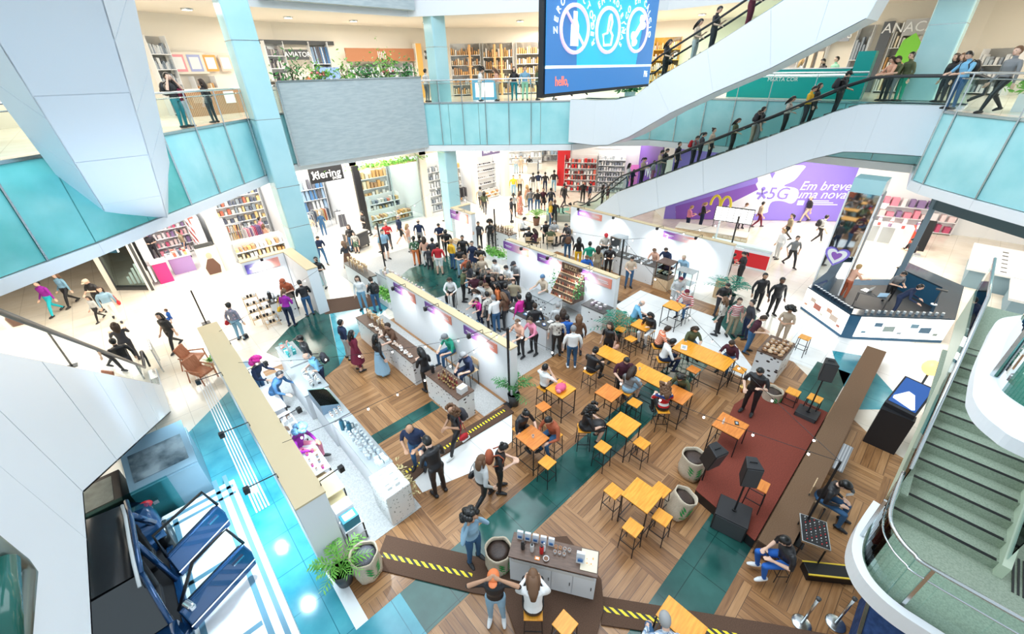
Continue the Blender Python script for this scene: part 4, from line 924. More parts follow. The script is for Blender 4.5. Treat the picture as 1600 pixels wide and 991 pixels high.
scatter('notebook', 9.7, 8.7, 10.2, 10.8, .98, 12, [(.05, .10, .25), Wt, (.10, .25, .45)], Wt, 'blue or white folded cloth on the dark topped merchandise counter', 'folded goods on the merchandise counter', 1.0, seed=14)
scatter('bottle', 15.65, 17.1, 16.15, 19.1, .98, 20, [(.20, .10, .05), (.45, .30, .18), (.06, .03, .02)], (.75, .65, .5), 'small bottle on the dark shelf beside the short wall', 'bottles on the dark shelf', 1.1, seed=15)
scatter('wrapped_bundle', 13.65, 2.0, 14.8, 2.65, 1.0, 22, [(.30, .15, .07), (.50, .30, .16), (.65, .45, .28)], (.7, .6, .5), 'brown woven item heaped on the counter right of the queue', 'brown woven goods right of the queue', 1.2, seed=16)
scatter('notebook', 17.4, 8.9, 17.9, 10.8, .98, 9, [Wt, (.75, .78, .8)], (.3, .35, .4), 'white leaflet on the bean print counter before the two sellers', 'leaflets before the two sellers', .9, seed=17)
scatter('cup', 17.2, 11.6, 18.2, 12.0, .80, 6, [Wt], Br, 'white cup on the snack stall table', 'cups on the snack stall table', 1.0, seed=27)
scatter('box', 12.15, 8.0, 12.6, 8.7, .98, 6, [(.45, .35, .4), (.6, .55, .55)], Wt, 'flat box on the counter beside the white hooded woman', 'boxes beside the white hooded woman', .8, seed=18)
scatter('jar', 2.95, 18.25, 3.85, 18.7, .98, 12, [Bk, (.1, .1, .1), Wt], Gy, 'black jar on the corner stall counter', 'jars on the corner stall counter', 1.0, seed=19)
good('thermos', (3.05, 18.5, .98), 0, Bk, Gy, 'big black kettle on the corner stall counter', None, 1.5)
scatter('bowl', 12.65, 17.7, 13.15, 18.9, .98, 7, [(.8, .7, .5)], (.7, .5, .2), 'wooden bowl on the counter near the man in red shirt', 'bowls near the man in red shirt', 1.0, seed=20)
# tilted case of the left booth
t = thing('display_case', 'tilted blue grey glass case in the left booth', 'display case', (2.15, 10.5, .98)); bevel(MB().extr([(-.25, -.5, 0), (.25, -.5, 0), (.25, -.5, .10), (-.25, -.5, .34)], (0, 1.0, 0)).build('case', mat('steel_blue', (.16, .24, .32), .2), t), .01); MB().extr([(-.25, -.48, .345), (.25, -.48, .105), (.25, .48, .105), (-.25, .48, .345)], (0, 0, .01)).build('glass_lid', M_aqua, t)
# cloth covered display table at the near end of the left counters (lace and dried flowers)
t = thing('lace_display', 'white lace covered display with dried flowers at the near end of the left booth', 'display', (2.15, 6.75, 0)); bevel(MB().b2((-.32, -.42, 0), (.32, .42, 1.02)).build('cloth', spots('lace', (.84, .86, .85), (.30, .34, .33), 16, .35), t), .03)
q = MB(); leafmesh(q, (.36, -.1, .6), 170, (.05, .22, .25), .05); q.build('dried_flowers', noisy('dried', (.35, .28, .12), (.60, .48, .25), 9, .8), t)
scatter('box', 1.95, 6.45, 2.35, 7.05, 1.02, 9, [Wt, (.75, .8, .8)], (.5, .6, .6), 'small white box on the lace covered display', 'boxes on the lace covered display', .7, 0, seed=21)
# worktables along the inside of the left wall
def work_table(x0, y0, x1, y1, h, label, top, frame=M_black):
    t = thing('work_table', label, 'table', ((x0+x1)/2, (y0+y1)/2, 0)); a, b = (x1-x0)/2, (y1-y0)/2
    bevel(MB().b2((-a, -b, h-.03), (a, b, h)).build('tabletop', top, t), .005)
    for sx in (-1, 1):
        for sy in (-1, 1): MB().b2((sx*(a-.02)-.015, sy*(b-.02)-.015, 0), (sx*(a-.02)+.015, sy*(b-.02)+.015, h-.03)).build('leg', frame, t)
    q = MB(); q.b2((-a, -b, .28), (a, b, .30)); q.build('shelf', top, t); return t
work_table(.85, 13.4, 1.3, 14.4, .75, 'white work table with a yellow cloth behind the round grey stool', M_white)
work_table(.85, 11.4, 1.3, 12.9, .80, 'white work table under the magenta haired seller', M_white)
work_table(.85, 9.7, 1.3, 11.2, .78, 'white work table with the small wooden crate', M_white)
work_table(.85, 8.3, 1.35, 9.5, .80, 'white work table beside the curly blue haired seller', M_white)
work_table(.85, 7.5, 1.35, 8.2, .78, 'small table with pale yellow top against the left booth wall', mat('pale_yellow', (.85, .72, .42), .5))
work_table(.88, 6.5, 1.3, 7.3, .60, 'low white table with printer against the left booth wall', M_white)
good('box', (1.08, 7.0, .60), 0, Wt, Wt, 'white printer box on the low table', None, 2.4); good('box', (1.08, 6.66, .60), 0, (.03, .22, .32), Wt, 'teal plastic crate on the low table', None, 2.2)
scatter('packet', .95, 10.0, 1.25, 11.0, .78, 8, [(.35, .22, .15), Wt], Wt, 'packet on the wooden crate table', 'packets on the crate table', 1.0, seed=22)
scatter('cup', .95, 8.3, 1.3, 9.4, .80, 9, [Wt, Gy, (.8, .1, .5)], Br, 'cup or pot on the table beside the curly haired seller', 'cups beside the curly haired seller', 1.1, seed=23)
t = thing('round_stool', 'round grey topped stool with white body beside the left booth wall', 'stool', (.98, 14.9, 0)); MB().lathe([(.20, 0), (.22, .1), (.22, .5), (.19, .55)], n=24).build('body', M_white, t, True); MB().lathe([(.25, .55), (.26, .57), (.25, .60)], n=28).build('seat', mat('bluegrey', (.25, .38, .48), .5), t)
t = thing('yellow_cloth', 'yellow cloth draped at the end of the white work table', 'cloth', (1.18, 14.1, .755)); bevel(MB().b2((-.12, -.25, 0), (.16, .25, .015)).build('fabric', wm((.9, .72, .30)), t), .004)
# slanted bottle rack with wooden sign on wall C
t = thing('slanted_rack', 'slanted wooden rack full of small bottles framed by green leaves', 'rack', (12.35, 10.0, 0)); q = MB()
q.extr([(-.35, -.62, .75), (.42, -.62, 1.85), (.46, -.62, 1.85), (.46, -.62, .70)], (0, 1.24, 0)); q.build('frame', M_dwood, t)
for r_ in range(5):
    x, z = -.30+.15*r_, .86+.215*r_; MB().b2((x-.06, -.6, z-.02), (x+.06, .6, z)).build('shelf', M_lwood, t)
    for i in range(13):
        q = MB(); q.lathe([(.028, 0), (.028, .09), (.012, .12), (.012, .14)], (x, -.54+.09*i, z), 7); 
        q.build('bottle', wm(random.choice([(.55, .12, .06), (.30, .08, .04), (.65, .40, .25), (.45, .16, .10), (.12, .06, .05)]), .4), t)
for s in (-1, 1):
    q = MB(); leafmesh(q, (.05, s*.68, 1.0), 120, (.2, .05, .4), .06); q.build('leaf_garland', M_leaf, t)
w_ = thing('wooden_sign', 'dark wooden board with lettering standing above the slanted bottle rack', 'sign', (12.7, 10.05, 1.86)); MB().b2((-.03, -.5, 0), (.03, .5, .28)).build('board', M_dwood, w_); lettering('BUZZE', .22, M_lwood, w_, (12.66, 10.05, 2.0), (0, -1, 0), (0, 0, 1), .006)
# snack stall: steel fryer, cabinets
t = thing('steel_oven', 'square stainless steel oven on a black frame by the longest wall', 'oven', (18.6, 11.6, 0)); bevel(MB().b2((-.35, -.35, .95), (.35, .35, 1.5)).build('oven_body', M_steel, t), .02); MB().b2((-.36, -.28, 1.0), (-.352, .28, 1.44)).build('door', M_dark, t)
for sx in (-1, 1):
    for sy in (-1, 1): MB().b2((sx*.32-.02, sy*.32-.02, 0), (sx*.32+.02, sy*.32+.02, .95)).build('leg', M_black, t)
work_table(17.0, 11.4, 18.4, 12.1, .80, 'snack stall table beside the steel oven', M_gtop)
t = thing('pastry_cabinet', 'brown glass fronted pastry cabinet next to the bean print counter', 'cabinet', (17.5, 8.2, 0)); MB().b2((-.35, -.35, 0), (.35, .35, .6)).build('base', M_lwood, t); q = MB()
for sx in (-.33, .33):
    for sy in (-.33, .33): q.b2((sx-.02, sy-.02, .6), (sx+.02, sy+.02, 1.35))
q.b2((-.35, -.35, 1.33), (.35, .35, 1.37)); q.b2((-.35, -.35, .58), (.35, .35, .62)); q.build('frame', M_dwood, t)
for z in (.80, 1.05): MB().b2((-.31, -.31, z), (.31, .31, z+.01)).build('shelf', M_glass, t)
MB().b2((-.345, -.32, .62), (-.34, .32, 1.33)).build('glass_front', M_glass, t)
scatter('bowl', 17.22, 7.92, 17.78, 8.48, .81, 9, [Wt, (.8, .6, .3)], (.5, .25, .08), 'bowl of pastries inside the brown pastry cabinet', 'pastry bowls in the cabinet', .9, seed=24)
t = thing('glass_cabinet', 'tall glass cabinet with thin steel frame by the striped sweater', 'cabinet', (16.9, 6.95, 0)); q = MB()
for sx in (-.28, .28):
    for sy in (-.38, .38): q.b2((sx-.012, sy-.012, 0), (sx+.012, sy+.012, 1.5))
for z in (.5, .95, 1.5): q.b2((-.29, -.39, z-.01), (.29, .39, z))
q.build('frame', M_steel, t); MB().b2((-.285, -.37, .5), (-.28, .37, 1.5)).build('glass_front', M_glass, t); MB().b2((-.28, -.38, 0), (.28, .38, .48)).build('base', M_white, t)
t = thing('wooden_plinth', 'narrow wooden bin standing at the end of the longest wall', 'bin', (18.4, 5.9, 0)); bevel(MB().b2((-.2, -.2, 0), (.2, .2, .85)).build('body', M_lwood, t), .01); MB().b2((-.12, -.12, .851), (.12, .12, .86)).build('opening', M_black, t)
# rack of black jars at the corner stall
for k, (x, y, lb) in enumerate(((2.45, 18.9, 'black stepped rack of mugs at the left of the corner stall'), (2.75, 18.1, 'second black stepped rack of mugs nearer the bean print counter'))):
    t = thing('stepped_rack', lb, 'rack', (x, y, 0)); q = MB()
    for r_ in range(4): q.b2((-.26, -.12+.16*r_, .28*r_+.20), (.26, .06+.16*r_, .28*r_+.225))
    for sx in (-.27, .27): q.tube([(sx, -.14, 0), (sx, .50, 1.15)], .014, 6); q.tube([(sx, .5, 0), (sx, .50, 1.15)], .012, 6)
    q.build('frame', M_lwood, t)
    for r_ in range(4):
        for i in range(4): q = MB(); q.lathe([(.045, 0), (.05, .11)], (-.19+.125*i, -.03+.16*r_, .28*r_+.225), 10); q.build('mug', M_blackp if (i+r_) % 3 else M_white, t)
# folded wooden chairs / crates behind counters
def folding_stool(x, y, rz, label):
    t = thing('folding_chair', label, 'chair', (x, y, 0), rz); bevel(MB().b2((-.18, -.18, .62), (.18, .18, .65)).build('seat', M_lwood, t), .01)
    for s in (-1, 1): MB().tube([(-.2, s*.17, 0), (.17, s*.17, .63)], .014, 6).build('leg', M_dark, t); MB().tube([(.22, s*.19, 0), (-.17, s*.19, .63), (-.2, s*.19, .95)], .014, 6).build('leg', M_dark, t)
    bevel(MB().b2((-.21, -.19, .82), (-.18, .19, .95)).build('backrest', M_lwood, t), .01); return t
# ---------------------------------------------------------------- tall bar tables and stools (oiled orange tops, black frames)
def bar_table(x, y, w, d, label, h=1.0, top=M_orange, rz=0.0, z=0.0):
    t = thing('bar_table', label, 'table', (x, y, z), rz, None); bevel(MB().b2((-w/2, -d/2, h-.03), (w/2, d/2, h)).build('tabletop', top, t), .006)
    for sx in (-1, 1):
        for sy in (-1, 1): MB().b2((sx*(w/2-.02)-.012, sy*(d/2-.02)-.012, 0), (sx*(w/2-.02)+.012, sy*(d/2-.02)+.012, h-.03)).build('leg', M_black, t)
    q = MB()
    for sy in (-1, 1): q.b2((-w/2+.02, sy*(d/2-.02)-.01, h-.055), (w/2-.02, sy*(d/2-.02)+.01, h-.035)); q.b2((-w/2+.02, sy*(d/2-.02)-.009, .18), (w/2-.02, sy*(d/2-.02)+.009, .20))
    for sx in (-1, 1): q.b2((sx*(w/2-.02)-.009, -d/2+.02, .20), (sx*(w/2-.02)+.009, d/2-.02, .22)); q.b2((sx*(w/2-.02)-.009, -d/2+.02, h-.055), (sx*(w/2-.02)+.009, d/2-.02, h-.035))
    q.build('frame_bars', M_black, t); return t
def make_stool(top):
    t = thing('bar_stool', 'x', 'stool'); bevel(MB().b2((-.17, -.17, .72), (.17, .17, .75)).build('seat', top, t), .006)
    for sx in (-1, 1):
        for sy in (-1, 1): MB().tube([(sx*.15, sy*.15, .72), (sx*.175, sy*.175, 0)], .012, 6).build('leg', M_black, t)
    q = MB()
    for s in (-1, 1): q.b2((-.165, s*.163-.008, .26), (.165, s*.163+.008, .276)); q.b2((s*.163-.008, -.165, .30), (s*.163+.008, .165, .316)); q.b2((-.15, s*.15-.008, .70), (.15, s*.15+.008, .715))
    q.build('footrest', M_black, t); return t
STO = None; STR_ = None
def stool(px, py, label, red=False, z=0.0, rz=None):
    global STO, STR_
    p = P(px, py, .75+z); p.z = z; a = random.uniform(-.12, .12) if rz is None else rz
    if red:
        if STR_ is None: STR_ = make_stool(M_orange2); STR_.location = p; STR_.rotation_euler = (0, 0, a); STR_['label'] = label; STR_['group'] = 'reddish bar stools'; return STR_
        return dup(STR_, p, a, label)
    if STO is None: STO = make_stool(M_orange); STO.location = p; STO.rotation_euler = (0, 0, a); STO['label'] = label; STO['group'] = 'orange bar stools'; return STO
    return dup(STO, p, a, label)
bar_table(7.58, 3.93, .68, .66, 'empty square orange bar table beside the woman in black dress')
bar_table(6.04, 2.43, .66, .66, 'empty square orange bar table with four stools beside the green leaf sack')
bar_table(7.48, 6.06, .64, .66, 'square orange bar table with the pink rucksack on it')
bar_table(5.50, 5.32, .60, .66, 'square orange bar table shared by the bearded man and the rust shirt', top=M_orange2)
bar_table(9.92, 4.55, .68, 1.15, 'wide orange bar table by the long haired woman in blue skirt')
bar_table(9.70, 3.50, .66, .62, 'orange bar table behind the red striped sweater', top=M_orange2)
bar_table(12.12, 3.90, .84, 1.78, 'long orange bar table with the reading girl')
bar_table(12.32, 6.28, .62, .66, 'square orange bar table beside the potted palm')
bar_table(14.50, 6.18, .68, .66, 'square orange bar table under the striped sweater')
bar_table(9.55, 1.94, .70, .70, 'reddish square bar table by the saxophone player', top=M_orange2)
bar_table(9.98, 6.02, .62, .95, 'orange bar table near the man in black with tied hair')
bar_table(8.35, 4.95, .60, .60, 'reddish bar table partly hidden behind the woman in black dress', top=M_orange2)
bar_table(4.35, .62, .46, .72, 'orange bar table at the bottom edge beside the plaid shirt')
for (px, py, lb, rd) in ((959, 767, 'orange stool on the upper left of the table by the sack', 0), (989, 824, 'orange stool at the near corner of the table by the sack', 0), (1035, 808, 'orange stool to the lower right of the table by the sack', 0), (1033, 765, 'orange stool half hidden behind the table by the sack', 0),
                         (942, 698, 'orange stool in front of the seated woman in black dress', 0), (1003, 692, 'orange stool to the right of the table by the woman in black dress', 0), (992, 629, 'orange stool beyond the table of the woman in black dress', 0), (849, 635, 'reddish stool below the table with the pink rucksack', 1),
                         (855, 722, 'orange stool at the near corner of the bearded man\'s table', 0), (986, 529, 'orange stool in front of the palm table', 0), (970, 514, 'bright orange stool left of the palm table', 0), 
                         (1084, 577, 'reddish stool at the near side of the long table', 1), (1156, 577, 'orange stool at the right end of the long table', 0), (1258, 527, 'orange stool standing behind the basket counter', 0), (1240, 612, 'orange stool left of the speaker pole', 0), (1274, 622, 'orange stool right of the speaker pole', 0),
                         (883, 975, 'orange stool at the very bottom below the seated woman in white', 0)):
    stool(px, py, lb, rd)
stool(1188, 757, 'orange stool standing on the red stage', True, .3)
good('cup', (5.5, 5.3, 1.0), 0, Wt, Br, 'white cup between the bearded man and the rust shirt', None); good('cup', (12.3, 6.3, 1.0), 0, (.7, .2, .05), Br, 'tiny red cup on the palm table', None, .8); good('cup', (9.9, 4.9, 1.0), 0, Wt, Br, 'white cup beside the long haired woman', None)
good('bottle', (9.45, 2.1, 1.0), 0, Wt, Wt, 'clear bottle on the saxophone player\'s table', None, .8); good('notebook', (9.72, 1.85, 1.0), .5, Bk, Gy, 'dark phone case on the saxophone player\'s table', None, .7); good('notebook', (12.0, 4.5, 1.0), .4, Wt, Gy, 'open white magazine on the long orange table', None, 1.4)
t = thing('rucksack', 'pink rucksack lying on the square orange bar table', 'backpack', (7.42, 6.02, 1.0)); q = MB(); q.ell((0, 0, .10), (.19, .15, .11), 16); q.build('bag', wm((.80, .12, .25)), t, True); MB().ell((-.15, -.05, .08), (.07, .09, .07), 10).build('pocket', wm((.85, .25, .35)), t, True); MB().tube([(.12, .08, .17), (.18, .0, .24), (.12, -.08, .17)], .01, 6).build('handle', wm((.6, .08, .18)), t)
# ---------------------------------------------------------------- palms
def palm(px, py, label, h=1.3, n=15, leaf=M_leaf, potr=.22, poth=.42, pot=M_dark, z=0, seed=1, L=.75):
    rnd = random.Random(seed); p = P(px, py, z); t = thing('potted_palm', label, 'plant', (p.x, p.y, z))
    MB().lathe([(potr*.7, 0), (potr, poth), (potr*.92, poth), (potr*.9, poth-.04)], n=22).build('pot', pot, t, True); MB().lathe([(potr*.9, poth-.05), (potr*.9, poth-.04)], n=20).build('soil', M_soil, t)
    for i in range(n):
        a = i*2.4+rnd.uniform(-.3, .3); l = L*rnd.uniform(.8, 1.2); el = rnd.uniform(.35, 1.25); st = [(rnd.uniform(-.04, .04), rnd.uniform(-.04, .04), poth-.05)]
        q = MB(); d = Vector((math.cos(a), math.sin(a), 0)); pts = []
        for k in range(9):
            s = k/8; pts.append(Vector((st[0][0], st[0][1], poth-.05)) + d*(l*s*math.cos(el)+.18*l*s*s) + Vector((0, 0, (h-poth)*(.35+.65*el/1.25)*math.sin(min(1, s*1.25)*1.9)*.75 if False else (h-poth)*(.35+.65*el/1.25)*(1.55*s-.85*s*s))))
        q.tube(pts, [.008]*8+[.003], 5)
        for k in range(2, 9):
            dd = (pts[k]-pts[k-1]).normalized(); sd = dd.cross(Vector((0, 0, 1))).normalized(); w = .30*L/.75*(1-abs(k-5)/7)
            for s in (-1, 1):
                b = pts[k]; tip = b + (sd*s*.8+dd*.65).normalized()*w + Vector((0, 0, -.05)); mid = (b+tip)/2; wv = dd*.022
                q.add([b, mid+wv+Vector((0, 0, .012)), tip, mid-wv], [(0, 1, 2, 3)])
        q.build('frond', leaf, t)
    return t
palm(540, 908, 'potted palm with bright fronds in a dark pot beside the bean sack', 1.1, 15, M_lleaf, .22, .45, seed=2, L=.5)
palm(803, 632, 'potted palm at the near end of the brown counter wall', 1.35, 17, M_leaf, .20, .45, seed=3, L=.62)
palm(962, 532, 'bluish potted palm at the near end of the bottle rack wall', 1.45, 18, M_leaf2, .22, .45, seed=4, L=.85)
palm(1137, 475, 'bluish potted palm at the near end of the longest wall', 1.5, 17, M_leaf2, .24, .5, seed=5, L=.95)
palm(838, 352, 'pale green potted plant in a brown pot at the seated group', 1.3, 13, M_lleaf, .25, .55, mat('brownpot', (.20, .09, .05), .6), seed=6, L=.7)
for (px, py, r_, lb) in ((606, 470, .8, 'strip of green plants at the end of the three sign wall'), (775, 405, .9, 'square bed of green plants beside the bottle counter')):
    p = P(px, py, 0); t = thing('plant_bed', lb, 'plant', (p.x, p.y, 0)); MB().b2((-.35, -r_, 0), (.35, r_, .3)).build('trough', M_white, t); q = MB(); leafmesh(q, (0, 0, .3), 420, (.17, r_*.45, .12), .10); q.build('foliage', M_lleaf, t)
# ---------------------------------------------------------------- coffee sacks
def sack(px, py, label, r=.27, h=.62, fill=M_beans, lean=(0, 0), z=0.0, face=225, print_=True, seed=1):
    p = P(px, py, z); rnd = random.Random(seed); t = thing('burlap_sack', label, 'sack', (p.x, p.y, z)); t.rotation_euler = (R(lean[0]), R(lean[1]), 0)
    q = MB(); n = 28; rg = []
    prof = [(.80, .0), (1.0, .06), (1.06, .25), (1.02, .45), (.98, .62), (1.0, .85), (1.03, .97), (.97, 1.0), (.90, .96), (.88, .84)]
    for (rr, zz) in prof:
        for j in range(n):
            a = 2*math.pi*j/n; w = 1+.03*math.sin(a*3+seed)+.025*math.sin(a*7+zz*6)+(.05 if abs(math.sin(2*a)) > .95 and zz < .1 else 0); q.v.append((r*rr*w*math.cos(a), r*rr*w*math.sin(a), h*zz+.012*math.sin(a*5)*(zz > .8)))
    for i in range(len(prof)-1):
        for j in range(n): q.f.append((i*n+j, i*n+(j+1) % n, (i+1)*n+(j+1) % n, (i+1)*n+j)); q.m.append(0)
    q.f.append(tuple(range(n))[::-1]); q.m.append(0); q.build('sack_cloth', M_burlap, t, True)
    q = MB(); q.lathe([(r*.90, h*.84), (r*.5, h*.90), (r*.05, h*.91)], n=24); q.build('beans', fill, t, True)
    if print_:
        q = MB(); f = R(face); 
        for k in range(3):
            for s in (-1, 1):
                a0 = f + s*.06; a1 = f + s*.6
                zz = h*(.34+.13*k); R_ = r*1.085
                q.add([(R_*math.cos(a0), R_*math.sin(a0), zz), (R_*math.cos((a0+a1)/2), R_*math.sin((a0+a1)/2), zz+.03), (R_*math.cos(a1), R_*math.sin(a1), zz+.15), (R_*math.cos((a0+a1)/2), R_*math.sin((a0+a1)/2), zz+.10)], [(0, 1, 2, 3)])
        for k in range(5):
            a0 = f-.30+.12*k; q.add([(R_*math.cos(a0), R_*math.sin(a0), h*.22), (R_*math.cos(a0+.08), R_*math.sin(a0+.08), h*.22), (R_*math.cos(a0+.08), R_*math.sin(a0+.08), h*.28), (R_*math.cos(a0), R_*math.sin(a0), h*.28)], [(0, 1, 2, 3)])
        q.build('green_leaf_print', wm((.03, .35, .08)), t)
    return t
sack(577, 892, 'open burlap sack of grey beans between the palm and the hazard tape', .29, .66, noisy('grey_beans', (.06, .06, .08), (.20, .21, .24), 60, .5, bump=.8), face=280, seed=1)
sack(780, 882, 'open burlap sack of dark coffee beans beside the curly haired woman', .28, .60, face=262, seed=2)
sack(1078, 740, 'burlap sack standing behind the rounded black loudspeaker', .30, .70, face=215, seed=3)
sack(1052, 800, 'leaning burlap sack with a green leaf print beside the empty table', .27, .66, lean=(12, 14), face=235, seed=4)
sack(1200, 632, 'burlap sack behind the saxophone player', .27, .60, face=240, seed=5)
# ---------------------------------------------------------------- stage, beam wall, sound gear
t = thing('stage', 'low stage covered with red carpet and dark sides', 'stage', (10.0, 1.1, 0)); inv = Matrix.Translation((-10.0, -1.1, 0)); SP = [(7.3, .32), (12.9, .32), (13.0, 2.1), (11.3, 2.38), (7.6, 1.8)]
wput(MB().prism(SP, 0, .28), 'side', M_black, t); wput(MB().prism(SP, .28, .30), 'carpet', M_red, t)
t = thing('felt_ledge', 'long low brown felt covered ledge running beside the red stage', 'ledge', (12.3, 0, 0)); wput(MB().b2((7.22, -.25, .0), (17.4, .27, .46)), 'side', M_brown, t); wput(MB().b2((7.2, -.27, .46), (17.42, .28, .5)), 'top', M_beam, t)
t = thing('grey_cloth', 'striped grey cloth lying over the edge of the brown ledge', 'cloth', (*G2(1318, 715, .5), .5)); bevel(MB().b2((-.6, -.10, 0), (.5, .12, .05)).build('fabric', stripes('grey_stripes', 1, .03, [(.42, .42, .42), (.22, .22, .23)], .9), t), .015)
def speaker(p, rz, label, w=.34, d=.34, h=.58, tilt=0):
    t = thing('loudspeaker', label, 'loudspeaker', p, rz); t.rotation_euler = (0, R(tilt), rz); q = MB(); q.prism([(-d/2, -w*.32), (d/2, -w/2), (d/2, w/2), (-d/2, w*.32)], 0, h); bevel(q.build('cabinet', M_blackp, t), .02, 3)
    MB().b2((d/2+.002, -w*.44, .03), (d/2+.012, w*.44, h-.03)).build('grille', M_dark, t); MB().tube([(0, -w*.2, h), (0, -w*.2, h+.02), (0, w*.2, h+.02), (0, w*.2, h)], .012, 6).build('handle', M_black, t); return t
def speaker_pole(x, y, z0, h, label):
    t = thing('speaker_pole', label, 'stand', (x, y, z0)); MB().tube([(0, 0, 0), (0, 0, h)], .02, 8).build('pole', M_black, t); MB().lathe([(.05, 0), (.05, .03)], n=16).build('flange', M_black, t); return t
def subwoofer(x, y, z0, label, s=.5, rz=0): 
    t = thing('subwoofer', label, 'loudspeaker', (x, y, z0), rz); bevel(MB().b2((-s/2, -s*.55, 0), (s/2, s*.55, s*.85)).build('cabinet', M_blackp, t), .015); MB().b2((-s/2-.012, -s*.5, .03), (-s/2-.002, s*.5, s*.8)).build('grille', M_dark, t); return t
p = P(1255, 660, 0); subwoofer(p.x, p.y, 0, 'black subwoofer under the speaker pole between two orange stools', .5); speaker_pole(p.x, p.y, .43, 1.25, 'thin black pole carrying the loudspeaker beyond the stage'); speaker((p.x, p.y, 1.68), R(200), 'black loudspeaker on a pole beyond the stage')
p = P(1138, 820, .0); subwoofer(p.x, p.y, 0, 'large black subwoofer at the near corner of the stage', .62, .2); speaker_pole(p.x+.02, p.y, .53, 1.0, 'thin black pole carrying the loudspeaker over the stage corner'); speaker((p.x+.02, p.y, 1.53), R(215), 'black loudspeaker on a pole above the stage corner')
p = P(1108, 716, 1.1); speaker((p.x, p.y, .95), R(250), 'rounded black loudspeaker in front of the standing sack', .40, .34, .62, 12); speaker_pole(p.x, p.y, .0, .96, 'short black stand under the rounded loudspeaker')
# mixing console
p = P(1272, 832, .75); t = thing('console_table', 'small dark table under the mixing console', 'table', (p.x, p.y, 0), .35); MB().b2((-.32, -.24, .70), (.32, .24, .73)).build('tabletop', M_black, t)
for sx in (-.28, .28):
    for sy in (-.2, .2): MB().b2((sx-.012, sy-.012, 0), (sx+.012, sy+.012, .70)).build('leg', M_black, t)
t = thing('mixing_console', 'grey framed mixing console with knobs on the small table behind the ledge', 'mixer', (p.x, p.y, .73), .35); MB().b2((-.34, -.25, 0), (.34, .25, .06)).build('frame', M_steel, t); MB().b2((-.32, -.23, .06), (.32, .23, .07)).build('panel', M_black, t)
for i in range(9):
    for j in range(5): q = MB(); q.lathe([(.011, .07), (.009, .09)], (-.27+.067*i, -.18+.085*j, 0), 8); q.build('knob', wm(((.8, .8, .8), (.7, .05, .05), (.3, .3, .3))[(i+j) % 3]), t)
# string lights on tall poles
def lamp_pole(px, py, z, label, h=3.0):
    p = P(px, py, 0); t = thing('light_pole', label, 'pole', (p.x, p.y, 0)); MB().b2((-.03, -.03, 0), (.03, .03, h)).build('pole', M_black, t); MB().b2((-.16, -.16, 0), (.16, .16, .02)).build('base', M_black, t); return (p.x, p.y, h)
A1 = lamp_pole(963, 472, 0, 'tall black pole at the near end of the bottle rack wall'); A2 = lamp_pole(1131, 428, 0, 'tall black pole at the near end of the longest wall'); A3 = lamp_pole(797, 632, 0, 'tall black pole at the near end of the three sign wall', 2.9)
A4 = lamp_pole(775, 395, 0, 'tall black pole beside the bottle display', 2.6); A5 = lamp_pole(695, 345, 0, 'thin black pole in front of the blue column', 2.6); A6 = lamp_pole(604, 428, 0, 'thin black pole at the far end of the three sign wall', 2.8); A7 = lamp_pole(322, 505, 0, 'thin dark post left of the long beige wall', 1.6)
_q = P(1302, 716, 2.6); t = thing('light_pole', 'thin black pole behind the brown ledge near the mixing console', 'pole', (_q.x, _q.y-.12, 0)); MB().b2((-.02, -.02, 0), (.02, .02, 2.6)).build('pole', M_black, t); MB().b2((-.16, -.16, 0), (.16, .16, .02)).build('base', M_black, t); A8 = (_q.x, _q.y-.12, 2.6)
def string_lights(pts, n, label, sag=.25):
    a0 = Vector(pts[0]); t = thing('string_lights', label, 'string lights', a0); tot = [Vector(p)-a0 for p in pts]; seg = []
    for a, b in zip(tot, tot[1:]):
        for k in range(10): s = k/10; q = a.lerp(b, s); q.z -= sag*4*s*(1-s); seg.append(q)
    seg.append(tot[-1]); MB().tube(seg, .006, 5).build('wire', M_black, t)
    for i in range(n):
        f = (i+.5)/n*(len(seg)-1); k = int(f); q = seg[k].lerp(seg[min(k+1, len(seg)-1)], f-k); MB().ell((q.x, q.y, q.z-.07), (.024, .024, .03), 8).build('bulb', M_bulb, t, True); MB().tube([(q.x, q.y, q.z), (q.x, q.y, q.z-.04)], .012, 6).build('socket', M_black, t)
string_lights([(.6, 8.2, 2.3), A3, A8], 16, 'string of bulbs from the left wall over the tables to the pole behind the ledge')
string_lights([A3, A1, A2], 14, 'string of bulbs between the three tall black poles'); string_lights([A3, A8], 8, 'string of bulbs from the wall end straight to the pole behind the ledge'); string_lights([A1, A8], 9, 'string of bulbs over the long orange table')
string_lights([A6, (.7, 14.5, 2.3)], 6, 'string of bulbs over the entrance of the left booth'); string_lights([A6, A5, A4], 10, 'string of bulbs over the crowd around the red shirt'); string_lights([A4, A1], 8, 'string of bulbs above the crowded middle booth'); string_lights([A3, (.7, 12.2, 2.3)], 8, 'string of bulbs above the parquet aisle of the left booth')
